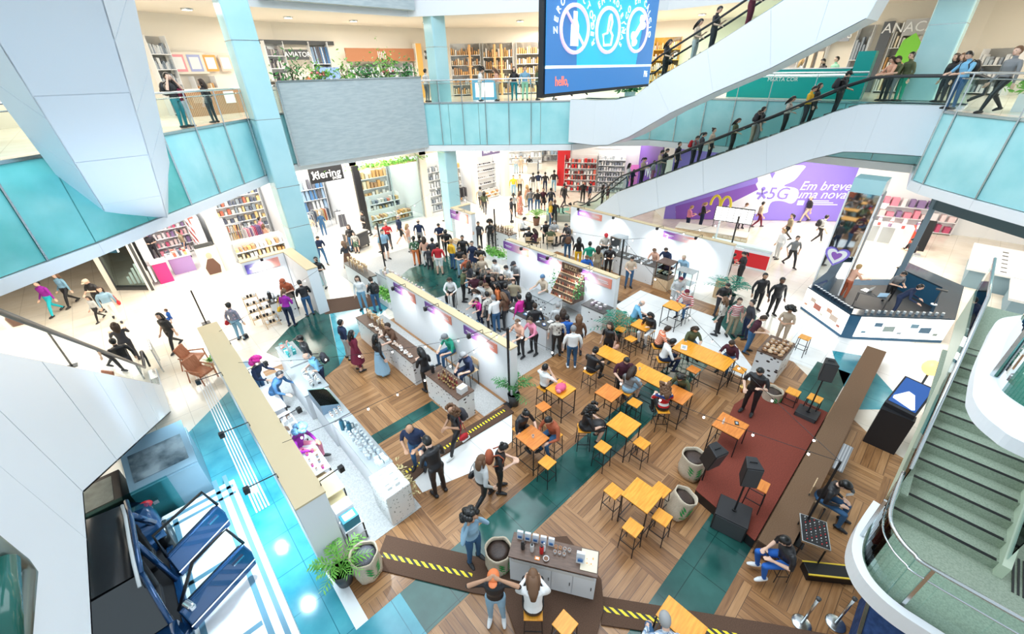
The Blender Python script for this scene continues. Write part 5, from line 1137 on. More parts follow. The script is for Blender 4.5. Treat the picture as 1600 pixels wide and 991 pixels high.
# ---------------------------------------------------------------- coffee bar at the bottom
t = thing('bar_platform', 'low brown carpet platform under the white coffee bar', 'platform', (3.4, 2.5, 0)); wput(MB().prism([(4.55, 3.3), (4.35, 2.2), (3.95, 1.85), (3.3, 1.6), (2.35, 2.6), (2.75, 3.6), (3.6, 4.1)], .06, .10), 'carpet', M_brown, t)
CB = thing('coffee_bar', 'white coffee bar with open cupboards on its staff side and dark top', 'counter', (3.64, 2.92, .1)); ang = math.atan2(2.31-3.78, 4.26-3.32); CB.rotation_euler = (0, 0, ang)
CBL = math.hypot(1.47, .94); 
MB().b2((-CBL/2+.02, -.22, 0), (CBL/2-.02, .24, .84)).build('body', M_white, CB); bevel(MB().b2((-CBL/2, -.25, .84), (CBL/2, .27, .88)).build('worktop', M_dwood, CB), .006)
for i in range(4):
    x = -CBL/2+.04+i*(CBL-.08)/4; w_ = (CBL-.08)/4; o = MB().b2((x+.01, -.245, .05), (x+w_-.01, -.222, .72)).build('door', M_white, CB); MB().b2((x+w_-.06, -.255, .36), (x+w_-.045, -.246, .46)).build('handle', M_black, o)
MB().b2((-CBL/2+.06, -.249, .725), (CBL/2-.06, -.245, .82)).build('drawer_front', mat('offwhite', (.72, .72, .70), .5), CB)
def onbar(u, v, z=.98): c_, s_ = math.cos(ang), math.sin(ang); return (3.64+u*c_-v*s_, 2.92+u*s_+v*c_, z)
for i in range(5): good('coffee_bag', onbar(-.72+.16*i, .17), ang, (.78, .82, .86), (.05, .20, .50), 'silver coffee bag with blue label in the back row of the coffee bar', 'silver coffee bags on the bar', .85)
good('coffee_bag', onbar(.52, -.02), ang, (.78, .82, .86), (.05, .20, .50), 'silver coffee bag with blue label standing alone at the right of the bar', None, 1.1)
for i, (c_, lb) in enumerate((((.03, .03, .03), 'black drip kettle at the left of the coffee bar'), ((.75, .76, .76), 'white drip kettle beside the black one on the coffee bar'), ((.65, .02, .02), 'red drip kettle in the middle of the coffee bar'))): good('thermos', onbar(-.62+.19*i, -.03), 0, c_, (.02, .02, .02), lb, None, .8)
for i in range(7): good('cup', onbar(.02+.09*(i % 4), .12-.10*(i//4)), 0, Wt if i > 1 else (.9, .45, .2), Br, 'small white or orange cup grouped at the right of the coffee bar', 'cups on the coffee bar', .9)
good('notebook', onbar(-.30, -.16), ang, (.85, .25, .02), Wt, 'orange card on the coffee bar', None, .5); good('bowl', onbar(-.13, -.14), 0, Wt, Br, 'white paper filter on the coffee bar', None, .8); good('bottle', onbar(-.2, .02), 0, (.75, .8, .82), Wt, 'tall clear bottle on the coffee bar', None, 1.0)
t = thing('tea_towel', 'cream cloth with orange print hanging over the bar end', 'cloth', onbar(.68, .02, .985), ang); bevel(MB().b2((-.15, -.20, 0), (.17, .22, .008)).build('cloth', wm((.82, .72, .55)), t), .002); MB().b2((-.05, -.08, .0082), (.09, .08, .010)).build('orange_print', spots('orange_print', (.82, .72, .55), (.85, .35, .05), 20, .7), t)
# ---------------------------------------------------------------- bottom right: stanchions, blue covered table
def stanchion(px, py, label, h=.95, tilt=0, rz=0):
    p = P(px, py, 0); t = thing('queue_stanchion', label, 'stanchion', (p.x, p.y, 0), rz); MB().lathe([(.17, 0), (.17, .02), (.15, .035), (.03, .045)], n=28).build('base', M_steel, t, True); MB().tube([(0, 0, .04), (0, 0, h)], .025, 12).build('post', M_steel, t, True); MB().lathe([(.035, h-.05), (.04, h), (.02, h+.02)], n=14).build('cap', M_dark, t, True); return t
stanchion(1252, 975, 'steel queue post with round base at the bottom right, left one of two'); stanchion(1305, 975, 'steel queue post with round base beside the blue covered table'); stanchion(1372, 693, 'steel queue post between the brown beam and the staircase')
t = thing('covered_table', 'table covered with dark blue cloth below the curved landing', 'table', (7.0, -1.9, 0)); bevel(MB().b2((-.65, -.45, 0), (.75, .35, .75)).build('blue_cloth', noisy('blue_cloth', (.01, .04, .14), (.03, .08, .24), 8, .8), t), .03); MB().b2((-.68, .33, .75), (.78, .38, .78)).build('steel_edge', M_steel, t)
t = thing('flight_case', 'long black case with yellow edges behind the seated phone user', 'case', (*G2(1290, 900), 0), math.atan2(-.6, .5)); bevel(MB().b2((-.45, -.14, 0), (.45, .14, .22)).build('case_body', M_black, t), .01); MB().b2((-.46, -.15, .20), (.46, -.12, .225)).build('yellow_edge', wm((.85, .6, .05)), t); MB().b2((-.46, .12, .20), (.46, .15, .225)).build('yellow_edge', wm((.85, .6, .05)), t)
# ---------------------------------------------------------------- stage musician's saxophone
def sax(pos, rz):
    t = thing('saxophone', 'golden saxophone held by the man in black on the stage edge', 'saxophone', pos, rz); br = mat('brass', (.75, .50, .18), .25, 1.0)
    MB().tube([(.0, 0, .52), (.05, 0, .56), (.09, 0, .50), (.10, 0, .30), (.10, 0, .08), (.13, 0, .0), (.19, 0, -.02), (.24, 0, .03), (.26, 0, .14), (.29, 0, .24)], [.008, .012, .016, .022, .030, .036, .038, .045, .055, .085], 12).build('body_tube', br, t, True)
    MB().tube([(0, 0, .52), (-.05, 0, .51)], .009, 8).build('mouthpiece', M_black, t)
    for k in range(7): q = MB(); q.lathe([(.016, 0), (.016, .01)], (0, 0, 0), 8); o = q.build('key', br, t); o.location = (.125, 0, .12+.05*k); o.rotation_euler = (0, R(90), 0)
    return t
# ---------------------------------------------------------------- kiosk (perfume and phone island) with mirrored column
K = thing('beauty_kiosk', 'large island kiosk with lit white fronts and a dark glass counter', 'kiosk', (19.5, 1.0, 0)); KO = [G2(1250, 482), G2(1312, 527), G2(1330, 530), G2(1470, 536), G2(1486, 482), G2(1400, 440), G2(1300, 440)]
KI = [((x-20.9)*.78+20.9, (y-1.2)*.78+1.2) for x, y in KO]
for i in (0, 1, 2, 3, 4, 6):
    a, b, c_, d = KO[i], KO[(i+1) % 7], KI[(i+1) % 7], KI[i]; q = MB(); q.prism([a, b, c_, d], .12, 1.0); wput(q, 'cabinet_front', (M_lamp if i in (0, 2) else M_kblue), K)
    q = MB(); q.prism([a, b, c_, d], 1.0, 1.06); wput(q, 'counter_top', mat('dark_glass', (.03, .06, .09), .1), K)
q = MB(); q.prism(KO, 0, .12); wput(q, 'plinth', M_kblue, K); wput(MB().prism(KI, .12, .14), 'inner_floor', M_dark, K)
for (a, b, cols) in ((KO[0], KO[1], ((.85, .45, .30), (.80, .62, .50), (.6, .2, .15), (.9, .8, .7))), (KO[2], KO[3], ((.20, .35, .45), (.10, .20, .30), (.35, .42, .40), (.45, .50, .55)))):
    a, b = Vector((*a, 0)), Vector((*b, 0)); d = (b-a); n = Vector((-d.y, d.x, 0)).normalized(); n = -n if n.dot(Vector((-1, -.3, 0))) < 0 else n
    for k in range(7):
        c_ = a+d*((k+.7)/7.6)+n*.012; q = MB(); s_ = .10+.07*(k % 3); q.box((c_.x, c_.y, .35+.28*((k*2) % 3)*.6), (s_*1.6, .008, s_), math.atan2(d.y, d.x)); wput(q, 'printed_picture', wm(cols[k % 4], .4), K)
mc = thing('mirrored_column', 'mirror clad square column with heart sign inside the beauty kiosk', 'column', (22.5, 2.6, 0)); mc['kind'] = 'structure'; MB().b2((-.52, -.52, 0), (.52, .52, 4.6)).build('mirror_cladding', M_mirror, mc); MB().b2((-.52, -.52, 4.6), (.52, .52, 5.15)).build('plain_head', M_colm, mc); q = MB()
for sx in (-.53, .53):
    for sy in (-.53, .53): q.b2((sx-.03, sy-.03, 0), (sx+.03, sy+.03, 4.6))
q.build('corner_strip', M_white, mc)
hs = thing('heart_sign', 'purple and pink heart shaped sign on the mirrored column', 'sign', (21.93, 2.7, 1.9)); pts = [(0, .40*math.sin(t_)**3*.9, .32*(math.cos(t_)-.38*math.cos(2*t_)-.15*math.cos(3*t_))) for t_ in [2*math.pi*i/28 for i in range(28)]]
MB().extr([(p_[0], p_[1]*1.25, p_[2]*1.25) for p_ in pts], (.02, 0, 0)).build('violet_heart', M_violet, hs); MB().extr([(-.012, p_[1], p_[2]) for p_ in pts], (.01, 0, 0)).build('white_heart', M_white, hs); MB().extr([(-.02, p_[1]*.55, p_[2]*.55) for p_ in pts], (.006, 0, 0)).build('inner_heart', wm((.30, .12, .50)), hs)
rnd = random.Random(9)
for i in range(26):
    e = i % 2; a, b = (KO[0], KO[1]) if e == 0 else (KO[2], KO[3]); s = (i//2+.5)/13; k_ = .90; x = (a[0]+(b[0]-a[0])*s-20.9)*k_+20.9; y = (a[1]+(b[1]-a[1])*s-1.2)*k_+1.2
    good('box' if e == 0 else 'jar', (x, y, 1.06), rnd.uniform(0, 3), [(.03, .05, .08), (.2, .22, .25)][i % 2] if e == 0 else [Wt, Gy][i % 2], Wt, 'dark framed make-up box on the left edge of the kiosk' if e == 0 else 'small jar in the near glass edge of the kiosk', 'make-up boxes on the kiosk' if e == 0 else 'jars on the kiosk', 1.0)
work_table(20.9, .4, 21.6, 1.4, .95, 'dark inner desk with laptops in the middle of the kiosk', M_dark)
for i, (x, y, lb) in enumerate(((21.1, .7, 'open laptop on the kiosk inner desk'), (21.3, 1.2, 'white laptop at the far side of the kiosk inner desk'))):
    t = thing('laptop', lb, 'laptop', (x, y, .95), .6*i-2.5); MB().b2((-.12, -.17, 0), (.12, .17, .015)).build('base', M_steel if i else M_dark, t); MB().extr([(.12, -.17, .015), (.12, .17, .015), (.19, .17, .23), (.19, -.17, .23)], (.008, 0, 0)).build('screen', M_white if i else mat('screen_blue', (.35, .55, .75), .3), t)
p = P(1458, 478, 1.0); t = thing('ring_camera', 'small black camera on a thin stand at the right corner of the kiosk', 'camera', (p.x, p.y, 1.06)); MB().tube([(0, 0, 0), (.1, 0, .55)], .02, 6).build('pole', M_dark, t); MB().box((.12, 0, .58), (.12, .34, .05)).build('camera_head', M_dark, t); MB().lathe([(.1, 0), (.1, .02)], n=14).build('base', M_white, t)
# round orange lamp and free-standing screen
p = P(1450, 585, .9); t = thing('globe_lamp', 'glowing orange globe lamp near the staircase', 'lamp', (p.x, p.y, 0)); MB().ell((0, 0, 1.15), (.24, .24, .25), 20).build('globe', M_lampo, t, True); MB().tube([(0, 0, 0), (0, 0, .92)], .03, 8).build('pole', M_dark, t); MB().b2((-.2, -.2, 0), (.2, .2, .03)).build('base', M_redp, t)
KS = thing('screen_totem', 'black screen totem showing a white triangular shape beside the staircase', 'screen', (14.0, -1.5, 0)); a, b, c_, d = P(1428, 574, 1.75), P(1466, 590, 1.75), P(1428, 640, 1.45), P(1389, 612, 1.45)
q = MB(); a, b, c_, d = Vector((13.9, -.80, 1.75)), Vector((13.75, -1.45, 1.75)), Vector((12.75, -1.30, 1.35)), Vector((12.9, -.65, 1.35)); q.extr([a, b, c_, d], (0, 0, -.12)); wput(q, 'housing', M_blackp, KS)
ins = lambda s, t_: a.lerp(b, s).lerp(d.lerp(c_, s), t_) + Vector((0, 0, .012))
q = MB(); q.extr([ins(.06, .05), ins(.94, .05), ins(.94, .92), ins(.06, .92)], (0, 0, .004)); wput(q, 'display', mat('deep_blue_display', (.02, .08, .28), .2, 0, .4), KS)
q = MB(); q.extr([ins(.40, .42)+Vector((0, 0, .008)), ins(.62, .46)+Vector((0, 0, .008)), ins(.88, .86)+Vector((0, 0, .008)), ins(.80, .90)+Vector((0, 0, .008)), ins(.12, .80)+Vector((0, 0, .008)), ins(.10, .72)+Vector((0, 0, .008))], (0, 0, .003)); wput(q, 'white_shape', mat('display_white', (.75, .80, .95), .3, 0, .8), KS)
q = MB(); q.b2((12.7, -1.35, 0), (12.95, -.65, 1.23)); wput(q, 'stand', M_blackp, KS)
t = thing('leaflet_rack', 'pale leaflet rack with small dark and pink cards beside the screen totem', 'rack', (14.2, -1.75, 0)); MB().b2((-1.1, -.12, 0), (.9, .12, 1.0)).build('body', M_cream, t)
for i in range(8): MB().b2((-1.0+.24*i, -.08, 1.0), (-.86+.24*i, .06, 1.01)).build('card', wm([(.55, .05, .20), (.08, .08, .10), (.45, .48, .46)][i % 3]), t)
# ---------------------------------------------------------------- brown armchairs at the left
def armchair(x, y, rz, label):
    t = thing('armchair', label, 'chair', (x, y, 0), rz); wd = noisy('reddish_teak', (.36, .12, .05), (.48, .18, .09), 5, .4, stretch=(1, 5, 1)) if 'reddish_teak' not in MATS else MATS['reddish_teak']
    bevel(MB().box((.02, 0, .40), (.50, .50, .08), rot=Matrix.Rotation(R(8), 3, 'Y')).build('seat', wd, t), .02); bevel(MB().box((-.30, 0, .66), (.06, .50, .50), rot=Matrix.Rotation(R(-18), 3, 'Y')).build('backrest', wd, t), .02)
    for s in (-1, 1):
        MB().tube([(.28, s*.27, 0), (.24, s*.27, .55)], .02, 8).build('leg', wd, t); MB().tube([(-.40, s*.27, 0), (-.28, s*.27, .52)], .02, 8).build('leg', wd, t); MB().tube([(.28, s*.27, .56), (-.34, s*.27, .54)], .024, 8).build('armrest', wd, t)
    return t
p = P(306, 565, .2); armchair(p.x, p.y, R(-35), 'reddish wooden armchair standing farther along the left wall'); p = P(318, 587, .2); armchair(p.x, p.y, R(-60), 'reddish wooden armchair nearer the teal marble floor')
p = P(312, 573, .45); t = thing('side_table', 'small round table with a green plant between the two wooden armchairs', 'table', (p.x+.35, p.y, 0)); MB().lathe([(.22, .40), (.22, .43)], n=20).build('tabletop', M_lwood, t); MB().tube([(0, 0, 0), (0, 0, .40)], .03, 8).build('leg', M_lwood, t)
t2 = thing('potted_plant', 'little green plant on the small round table', 'plant', (p.x+.35, p.y, .43)); MB().lathe([(.05, 0), (.06, .1)], n=12).build('pot', M_white, t2); q = MB(); leafmesh(q, (0, 0, .1), 50, (.07, .07, .08), .08); q.build('leaves', M_lleaf, t2)
# slim steel gate near escalator foot
t = thing('glass_gate', 'narrow glass and steel gate at the foot of the left escalator', 'gate', (-1.2, 17.7, 0)); MB().tube([(0, .9, 0), (0, .9, 1.0), (0, -.1, 1.0), (0, -.1, 0)], .025, 8).build('frame', M_steel, t); MB().b2((-.006, -.05, .1), (.006, .85, .92)).build('glass', M_glass, t)
# ---------------------------------------------------------------- car stand, lift housing
CS = thing('car_stand', 'white platform with blue grey strips carrying the dark blue car', 'platform', (-2.4, 6.5, 0)); wput(MB().b2((-4.8, 2.0, 0), (-.55, 10.2, .28)), 'deck', M_white, CS)
m_ = mat('slate_blue', (.12, .26, .36), .3)
for (x0, y0, x1, y1) in ((-.75, 2, -.66, 10.5), (-.98, 2, -.88, 10.5), (-4.8, 9.95, -.6, 10.05), (-4.8, 9.7, -.6, 9.78), (-4.8, 6.1, -1.0, 6.2), (-1.9, 2.0, -1.8, 9.9), (-4.8, 3.8, -1.0, 3.9), (-4.8, 7.9, -1.0, 8.0)): wput(MB().b2((x0, y0, .28), (x1, y1, .286)), 'strip', m_, CS)
LH = thing('steel_housing', 'pale blue steel housing with framed dark screen under the left escalator', 'cabinet', (-1.65, 11.2, 0)); wput(MB().b2((-2.3, 10.35, 0), (-1.0, 12.0, 1.15)), 'casing', mat('pale_steel_blue', (.30, .46, .56), .25, .3), LH)
wput(MB().extr([(-2.3, 10.4, 1.15), (-1.0, 10.4, 1.15), (-1.0, 11.9, 1.45), (-2.3, 11.9, 1.45)], (0, 0, .04)), 'slanted_frame', mat('blue_grey', (.22, .34, .42), .3), LH); wput(MB().extr([(-2.18, 10.6, 1.235), (-1.12, 10.6, 1.235), (-1.12, 11.45, 1.405), (-2.18, 11.45, 1.405)], (0, 0, .01)), 'dark_screen', noisy('smoky_screen', (.04, .07, .09), (.30, .38, .42), 2.2, .12), LH)
t = thing('brown_box', 'dark brown box standing behind the steel housing', 'box', (-2.9, 11.2, 0)); bevel(MB().b2((-.5, -.6, 0), (.4, .6, .95)).build('body', mat('dark_brown', (.05, .03, .02), .5), t), .02); MB().b2((-.35, -.45, .951), (.25, .45, .96)).build('lid_panel', noisy('stone_lid', (.30, .28, .22), (.42, .40, .32), 4, .6), t)
t = thing('glass_screen', 'tall clear glass panel with steel clips behind the car', 'glass panel', (-3.0, 10.27, 0)); MB().b2((-1.8, -.02, .12), (1.4, 0, 1.3)).build('pane', M_aqua, t)
for x in (-1.4, -.2, 1.0): MB().b2((x-.05, -.05, .7), (x+.05, .03, .8)).build('clip', M_steel, t)
# the car (nose towards the camera), right-hand doors wide open
def car():
    cx, cy, cz = -2.85, 7.7, .30; t = thing('car', 'dark blue hatchback with both side doors open on the white stand', 'car', (cx, cy, cz)); t.scale = (1.08,)*3
    paint = mat('blue_car_paint', (.012, .07, .20), .22, .55, coat=1.0); trim_ = mat('car_black', (.008, .009, .011), .25); gl = mat('car_glass', (.01, .018, .022), .05, 0, spec=.9); inn = mat('car_interior', (.012, .012, .014), .7); chrome = mat('chrome', (.75, .78, .80), .12, 1.0)
    W_ = .86
    # stations along y (front is -y): y, half width, hood/roof z
    def loft(sts, nm, m_, mats=None):
        q = MB(); n = len(sts[0]);
        for s in sts: q.v += [tuple(v) for v in s]
        for i in range(len(sts)-1):
            for j in range(n-1): q.f.append((i*n+j, i*n+j+1, (i+1)*n+j+1, (i+1)*n+j)); q.m.append(0)
        for e in (0, len(sts)-1):
            f = tuple(e*n+j for j in range(n)); q.f.append(f if e else f[::-1]); q.m.append(0)
        return q.build(nm, m_, t, True)
    def sec(y, w, z0, z1, bulge=.03): return [(-w+.05, y, z0), (-w-bulge*.3, y, z0+.15), (-w, y, (z0+z1)/2), (-w+.04, y, z1-.05), (-w+.14, y, z1), (0, y, z1+bulge), (w-.14, y, z1), (w-.04, y, z1-.05), (w, y, (z0+z1)/2), (w+bulge*.3, y, z0+.15), (w-.05, y, z0)]
    lower = loft([sec(-2.1, .62, .25, .58), sec(-1.95, .78, .2, .70), sec(-1.5, .84, .2, .80), sec(-1.0, .86, .2, .86)], 'bonnet', paint)
    loft([sec(1.15, .86, .2, .90), sec(1.6, .85, .2, .92), sec(1.95, .80, .22, .88), sec(2.08, .70, .28, .60)], 'rear_body', paint)
    q = MB(); q.b2((-.86, -1.0, .2), (-.80, 1.15, .88)); q.b2((.76, -1.0, .2), (.86, 1.15, .30)); q.b2((-.8, -1.0, .2), (.8, 1.15, .26)); q.build('floor_pan', paint, t)
    q = MB(); q.b2((-.78, -.98, .26), (.78, 1.14, .28)); q.build('cabin_floor', inn, t)
    # roof with panoramic glass
    rf = [[(-.60, -.25, 1.40), (0, -.27, 1.44), (.60, -.25, 1.40)], [(-.64, .3, 1.47), (0, .3, 1.51), (.64, .3, 1.47)], [(-.63, 1.0, 1.46), (0, 1.0, 1.50), (.63, 1.0, 1.46)], [(-.58, 1.55, 1.38), (0, 1.6, 1.41), (.58, 1.55, 1.38)]]
    q = MB()
    for r_ in rf: q.v += r_
    k = len(q.v)
    for r_ in rf: q.v += [(a_, b_, c__-.04) for a_, b_, c__ in r_]
    for i in range(3):
        for j in range(2):
            q.f.append((i*3+j, (i+1)*3+j, (i+1)*3+j+1, i*3+j+1)); q.m.append(0); q.f.append((k+i*3+j, k+i*3+j+1, k+(i+1)*3+j+1, k+(i+1)*3+j)); q.m.append(0)
    for i in range(3):
        for j in (0, 2): q.f.append((i*3+j, (i+1)*3+j, k+(i+1)*3+j, k+i*3+j)); q.m.append(0)
    q.build('roof', trim_, t, True)
    for s in (-1, 1):
        MB().tube([(s*.66, -.30, 1.42), (s*.67, .3, 1.485), (s*.66, 1.0, 1.475), (s*.60, 1.6, 1.38)], .04, 8).build('roof_side', paint, t, True)
        MB().tube([(s*.66, -.28, 1.40), (s*.76, -1.05, .88)], .04, 8).build('front_pillar', paint, t, True); MB().tube([(s*.67, .32, 1.47), (s*.80, .22, .30)], .05, 8).build('middle_pillar', paint, t, True); MB().tube([(s*.64, 1.1, 1.45), (s*.80, 1.25, .88)], .06, 8).build('rear_pillar', paint, t, True)
        o = MB(); o.tube([(s*.62, -.55, 1.42), (s*.62, -.1, 1.52), (s*.62, .3, 1.56), (s*.61, 1.0, 1.55), (s*.57, 1.4, 1.49)], .026, 8); o.build('roof_rail', mat('rail_white', (.62, .66, .68), .4), t, True)
    MB().add([(-.62, -.28, 1.395), (.62, -.28, 1.395), (.74, -1.05, .88), (-.74, -1.05, .88)], [(0, 1, 2, 3)]).build('windscreen', gl, t); MB().add([(-.56, 1.62, 1.36), (.56, 1.62, 1.36), (.70, 1.95, .90), (-.70, 1.95, .90)], [(3, 2, 1, 0)]).build('rear_window', gl, t)
    MB().add([(-.80, -.9, .88), (-.82, 1.2, .88), (-.66, 1.1, 1.44), (-.67, -.2, 1.42)], [(0, 1, 2, 3)]).build('side_window', gl, t)
    for s in (-1, 1):
        for y in (-.05, .85):
            if s and True: q = MB(); q.box((s*.38, y, .42), (.48, .5, .16)); q.box((s*.38, y+.28, .78), (.46, .14, .62), rot=Matrix.Rotation(R(-14), 3, 'X')); q.box((s*.38, y+.36, 1.16), (.22, .09, .16)); bevel(q.build('car_seat', inn, t), .04, 3)
    q = MB(); q.b2((-.74, -1.02, .55), (.74, -.72, .90)); bevel(q.build('dashboard', inn, t), .05, 3); q = MB(); pts = [(-.36+.17*math.cos(a_), -.60+.05*math.sin(a_), .86+.16*math.sin(a_)) for a_ in [2*math.pi*i/16 for i in range(17)]]; q.tube(pts, .014, 6); q.build('steering_wheel', trim_, t)
    for (x, y) in ((-.80, -1.42), (.80, -1.42), (-.80, 1.38), (.80, 1.38)):
        w_ = MB(); w_.lathe([(.20, -.09), (.31, -.09), (.32, 0), (.31, .09), (.20, .09)], n=28); o = w_.build('wheel', trim_, t, True); o.location = (x, y, .30); o.rotation_euler = (0, R(90), 0)
        w_ = MB(); w_.lathe([(.03, .095), (.19, .07), (.20, .08)], n=10); rr = w_.build('rim', M_steel, o); 
    for s in (-1, 1): MB().ell((s*.62, -2.0, .56), (.16, .08, .08), 12).build('headlight', chrome, t, True); MB().ell((s*.70, 2.0, .76), (.12, .07, .09), 12).build('tail_light', wm((.45, .01, .02), .2), t, True)
    MB().b2((-.35, -2.13, .38), (.35, -2.09, .52)).build('grille', trim_, t)
    # open doors on the +x side
    def door(y_h, L, ang_, nm):
        d = bpy.data.objects.new('door', None); COL.objects.link(d); d.parent = t; d.location = (.86, y_h, 0); d.rotation_euler = (0, 0, R(ang_))
        q = MB()   # door lies along +y from hinge, outside is +x
        sh = [(0, .24), (L, .24), (L+.03, .60), (L-.02, .90), (0, .86)]
        outer = [(.05, y, z) for y, z in sh]; q.extr(outer, (-.09, 0, 0)); o = q.build('door_skin', paint, d); bevel(o, .03, 3)
        q = MB(); q.extr([(-.045, y*(.94)+.03, z*.93+.04) for y, z in sh], (-.03, 0, 0)); bevel(q.build('door_trim', inn, d), .02)
        q = MB(); q.tube([(0, .02, .86), (-.06, L*.42 if nm == 'front' else .06, 1.40), (-.07, L*.92, 1.42 if nm == 'front' else 1.36), (-.01, L, .88)], .028, 8); q.build('window_frame', trim_, d, True)
        MB().add([(0, .05, .88), (-.055, L*.45 if nm == 'front' else .12, 1.37), (-.065, L*.88, 1.38), (0, L-.04, .88)], [(0, 1, 2, 3)]).build('door_glass', M_glass, d)
        MB().b2((.055, L-.32, .72), (.085, L-.12, .75)).build('door_handle', chrome, d); MB().tube([(.06, .0, .40), (.06, L, .40)], .012, 6).build('rub_strip', chrome, d)
        if nm == 'front': bevel(MB().box((.16, .12, .96), (.22, .11, .13)).build('mirror', chrome, d), .04, 3)
        return d
    door(-.92, 1.20, -66, 'front'); door(.28, 1.08, -60, 'rear')
    return t
car()
# ---------------------------------------------------------------- hanging video screen
ZB = 8.7; a = P(851, 147, ZB); b = P(1013, 131, ZB); ex = (b-a).normalized(); n_ = ex.cross(Vector((0, 0, 1))); wd = (b-a).length; Hs = 4.6
VS = thing('video_screen', 'huge hanging blue video screen with three white icons', 'screen', a); 
def sp(u, v, o=0.0): return a + ex*u + Vector((0, 0, v)) + n_*o
def sadd(q, nm, m_): o = q.build(nm, m_, VS); o.matrix_parent_inverse = Matrix.Translation(-a); return o
sadd(MB().extr([sp(-.08, -.08, -.02), sp(wd+.08, -.08, -.02), sp(wd+.08, Hs, -.02), sp(-.08, Hs, -.02)], -n_*.12), 'cabinet', M_blackp)
m_ = mat('screen_cyan', (.02, .42, .60), .4, 0, .55); m2 = mat('screen_blue_panel', (.03, .16, .42), .4, 0, .55); mw = mat('screen_white', (.85, .95, 1), .4, 0, .9); mr = mat('screen_red', (.9, .2, .12), .4, 0, .7); mp_ = mat('screen_rose', (.75, .55, .65), .4, 0, .7)
sadd(MB().extr([sp(0, .55), sp(wd, .55), sp(wd, Hs), sp(0, Hs)], n_*.01), 'picture', m_); sadd(MB().extr([sp(0, 0), sp(wd, 0), sp(wd, .52), sp(0, .52)], n_*.01), 'lower_band', m2); sadd(MB().extr([sp(0, .52), sp(wd, .52), sp(wd, .58), sp(0, .58)], n_*.016), 'white_line', mw)
sadd(MB().extr([sp(0, .58), sp(wd*.22, .58), sp(wd*.16, Hs), sp(0, Hs)], n_*.014), 'blue_side', m2); sadd(MB().extr([sp(wd*.80, .58), sp(wd, .58), sp(wd, Hs), sp(wd*.93, Hs)], n_*.014), 'blue_side', m2)
def ring(c, r, m__, w_=.07, nm='ring'):
    q = MB(); q.tube([sp(c[0]+1.4*r*math.cos(t_), c[1]+r*math.sin(t_), .03) for t_ in [2*math.pi*i/32 for i in range(33)]], w_, 6, cap=False, flat=1); return sadd(q, nm, m__)
def curved(text, c, r, size, spread):
    for i, ch in enumerate(text):
        if ch == ' ': continue
        t_ = math.pi/2 + spread/2 - spread*i/(len(text)-1); pos = sp(c[0]+1.32*r*math.cos(t_), c[1]+r*math.sin(t_), .02); e_ = (ex*math.sin(t_) - Vector((0, 0, 1))*math.cos(t_)); u_ = ex*math.cos(t_)+Vector((0, 0, 1))*math.sin(t_)
        lettering(ch, size, mw, VS, pos, e_, u_, .006)
ic = [(wd*.27, 2.35), (wd*.575, 2.35), (wd*.83, 2.35)]
ic = []
for (px, py) in ((897, 46), (949, 48), (995, 48)):
    # where the line of sight meets the screen plane
    r_ = ray(px, py); k_ = (a - Vector((0, 0, CAMZ))).dot(n_)/r_.dot(n_); q_ = Vector((0, 0, CAMZ)) + r_*k_ - a; ic.append((q_.dot(ex), q_.z))
RR = (.48, .50, .54)
for (c_, r_, tx, sz) in zip(ic, RR, ('ZERO LACTOSE', 'RICO EM PROTEÍNAS', 'RICO EM CÁLCIO'), (.30, .28, .30)):
    ring(c_, r_, mp_, .045); curved(tx, c_, r_+.20, sz*.78, 3.3 if len(tx) < 15 else 4.0)
c_ = ic[0]; q = MB(); q.extr([sp(c_[0]+u_, c_[1]+v_, .02) for u_, v_ in ((-.19, -.34), (.19, -.34), (.19, .08), (.09, .2), (.09, .36), (-.09, .36), (-.09, .2), (-.19, .08))], n_*.01); sadd(q, 'bottle_icon', mw); q = MB(); q.tube([sp(c_[0]-.46, c_[1]+.33, .05), sp(c_[0]+.46, c_[1]-.33, .05)], .03, 6); sadd(q, 'slash', mp_)
c_ = ic[1]; q = MB(); q.tube([sp(c_[0]+u_, c_[1]+v_, .03) for u_, v_ in ((.10, .36), (.20, .2), (.12, .0), (.28, -.1), (.22, -.32), (-.2, -.34), (-.30, -.1), (-.05, -.06), (.02, .3), (.10, .36))], .03, 6); sadd(q, 'arm_icon', mw)
c_ = ic[2]; q = MB(); q.tube([sp(c_[0]-.26, c_[1]-.2, .03), sp(c_[0]+.26, c_[1]+.2, .03)], .07, 6)
for u_, v_ in ((-.32, -.14), (-.22, -.30), (.32, .14), (.22, .30)): q.ell(sp(c_[0]+u_, c_[1]+v_, .03), (.11, .11, .11), 8)
sadd(q, 'bone_icon', mw)
lettering('hello,', .30, mr, VS, sp(.75, .24, .01), ex, (0, 0, 1), .006); lettering('Piá', .26, mw, VS, sp(wd-.42, .30, .01), ex, (0, 0, 1), .006)

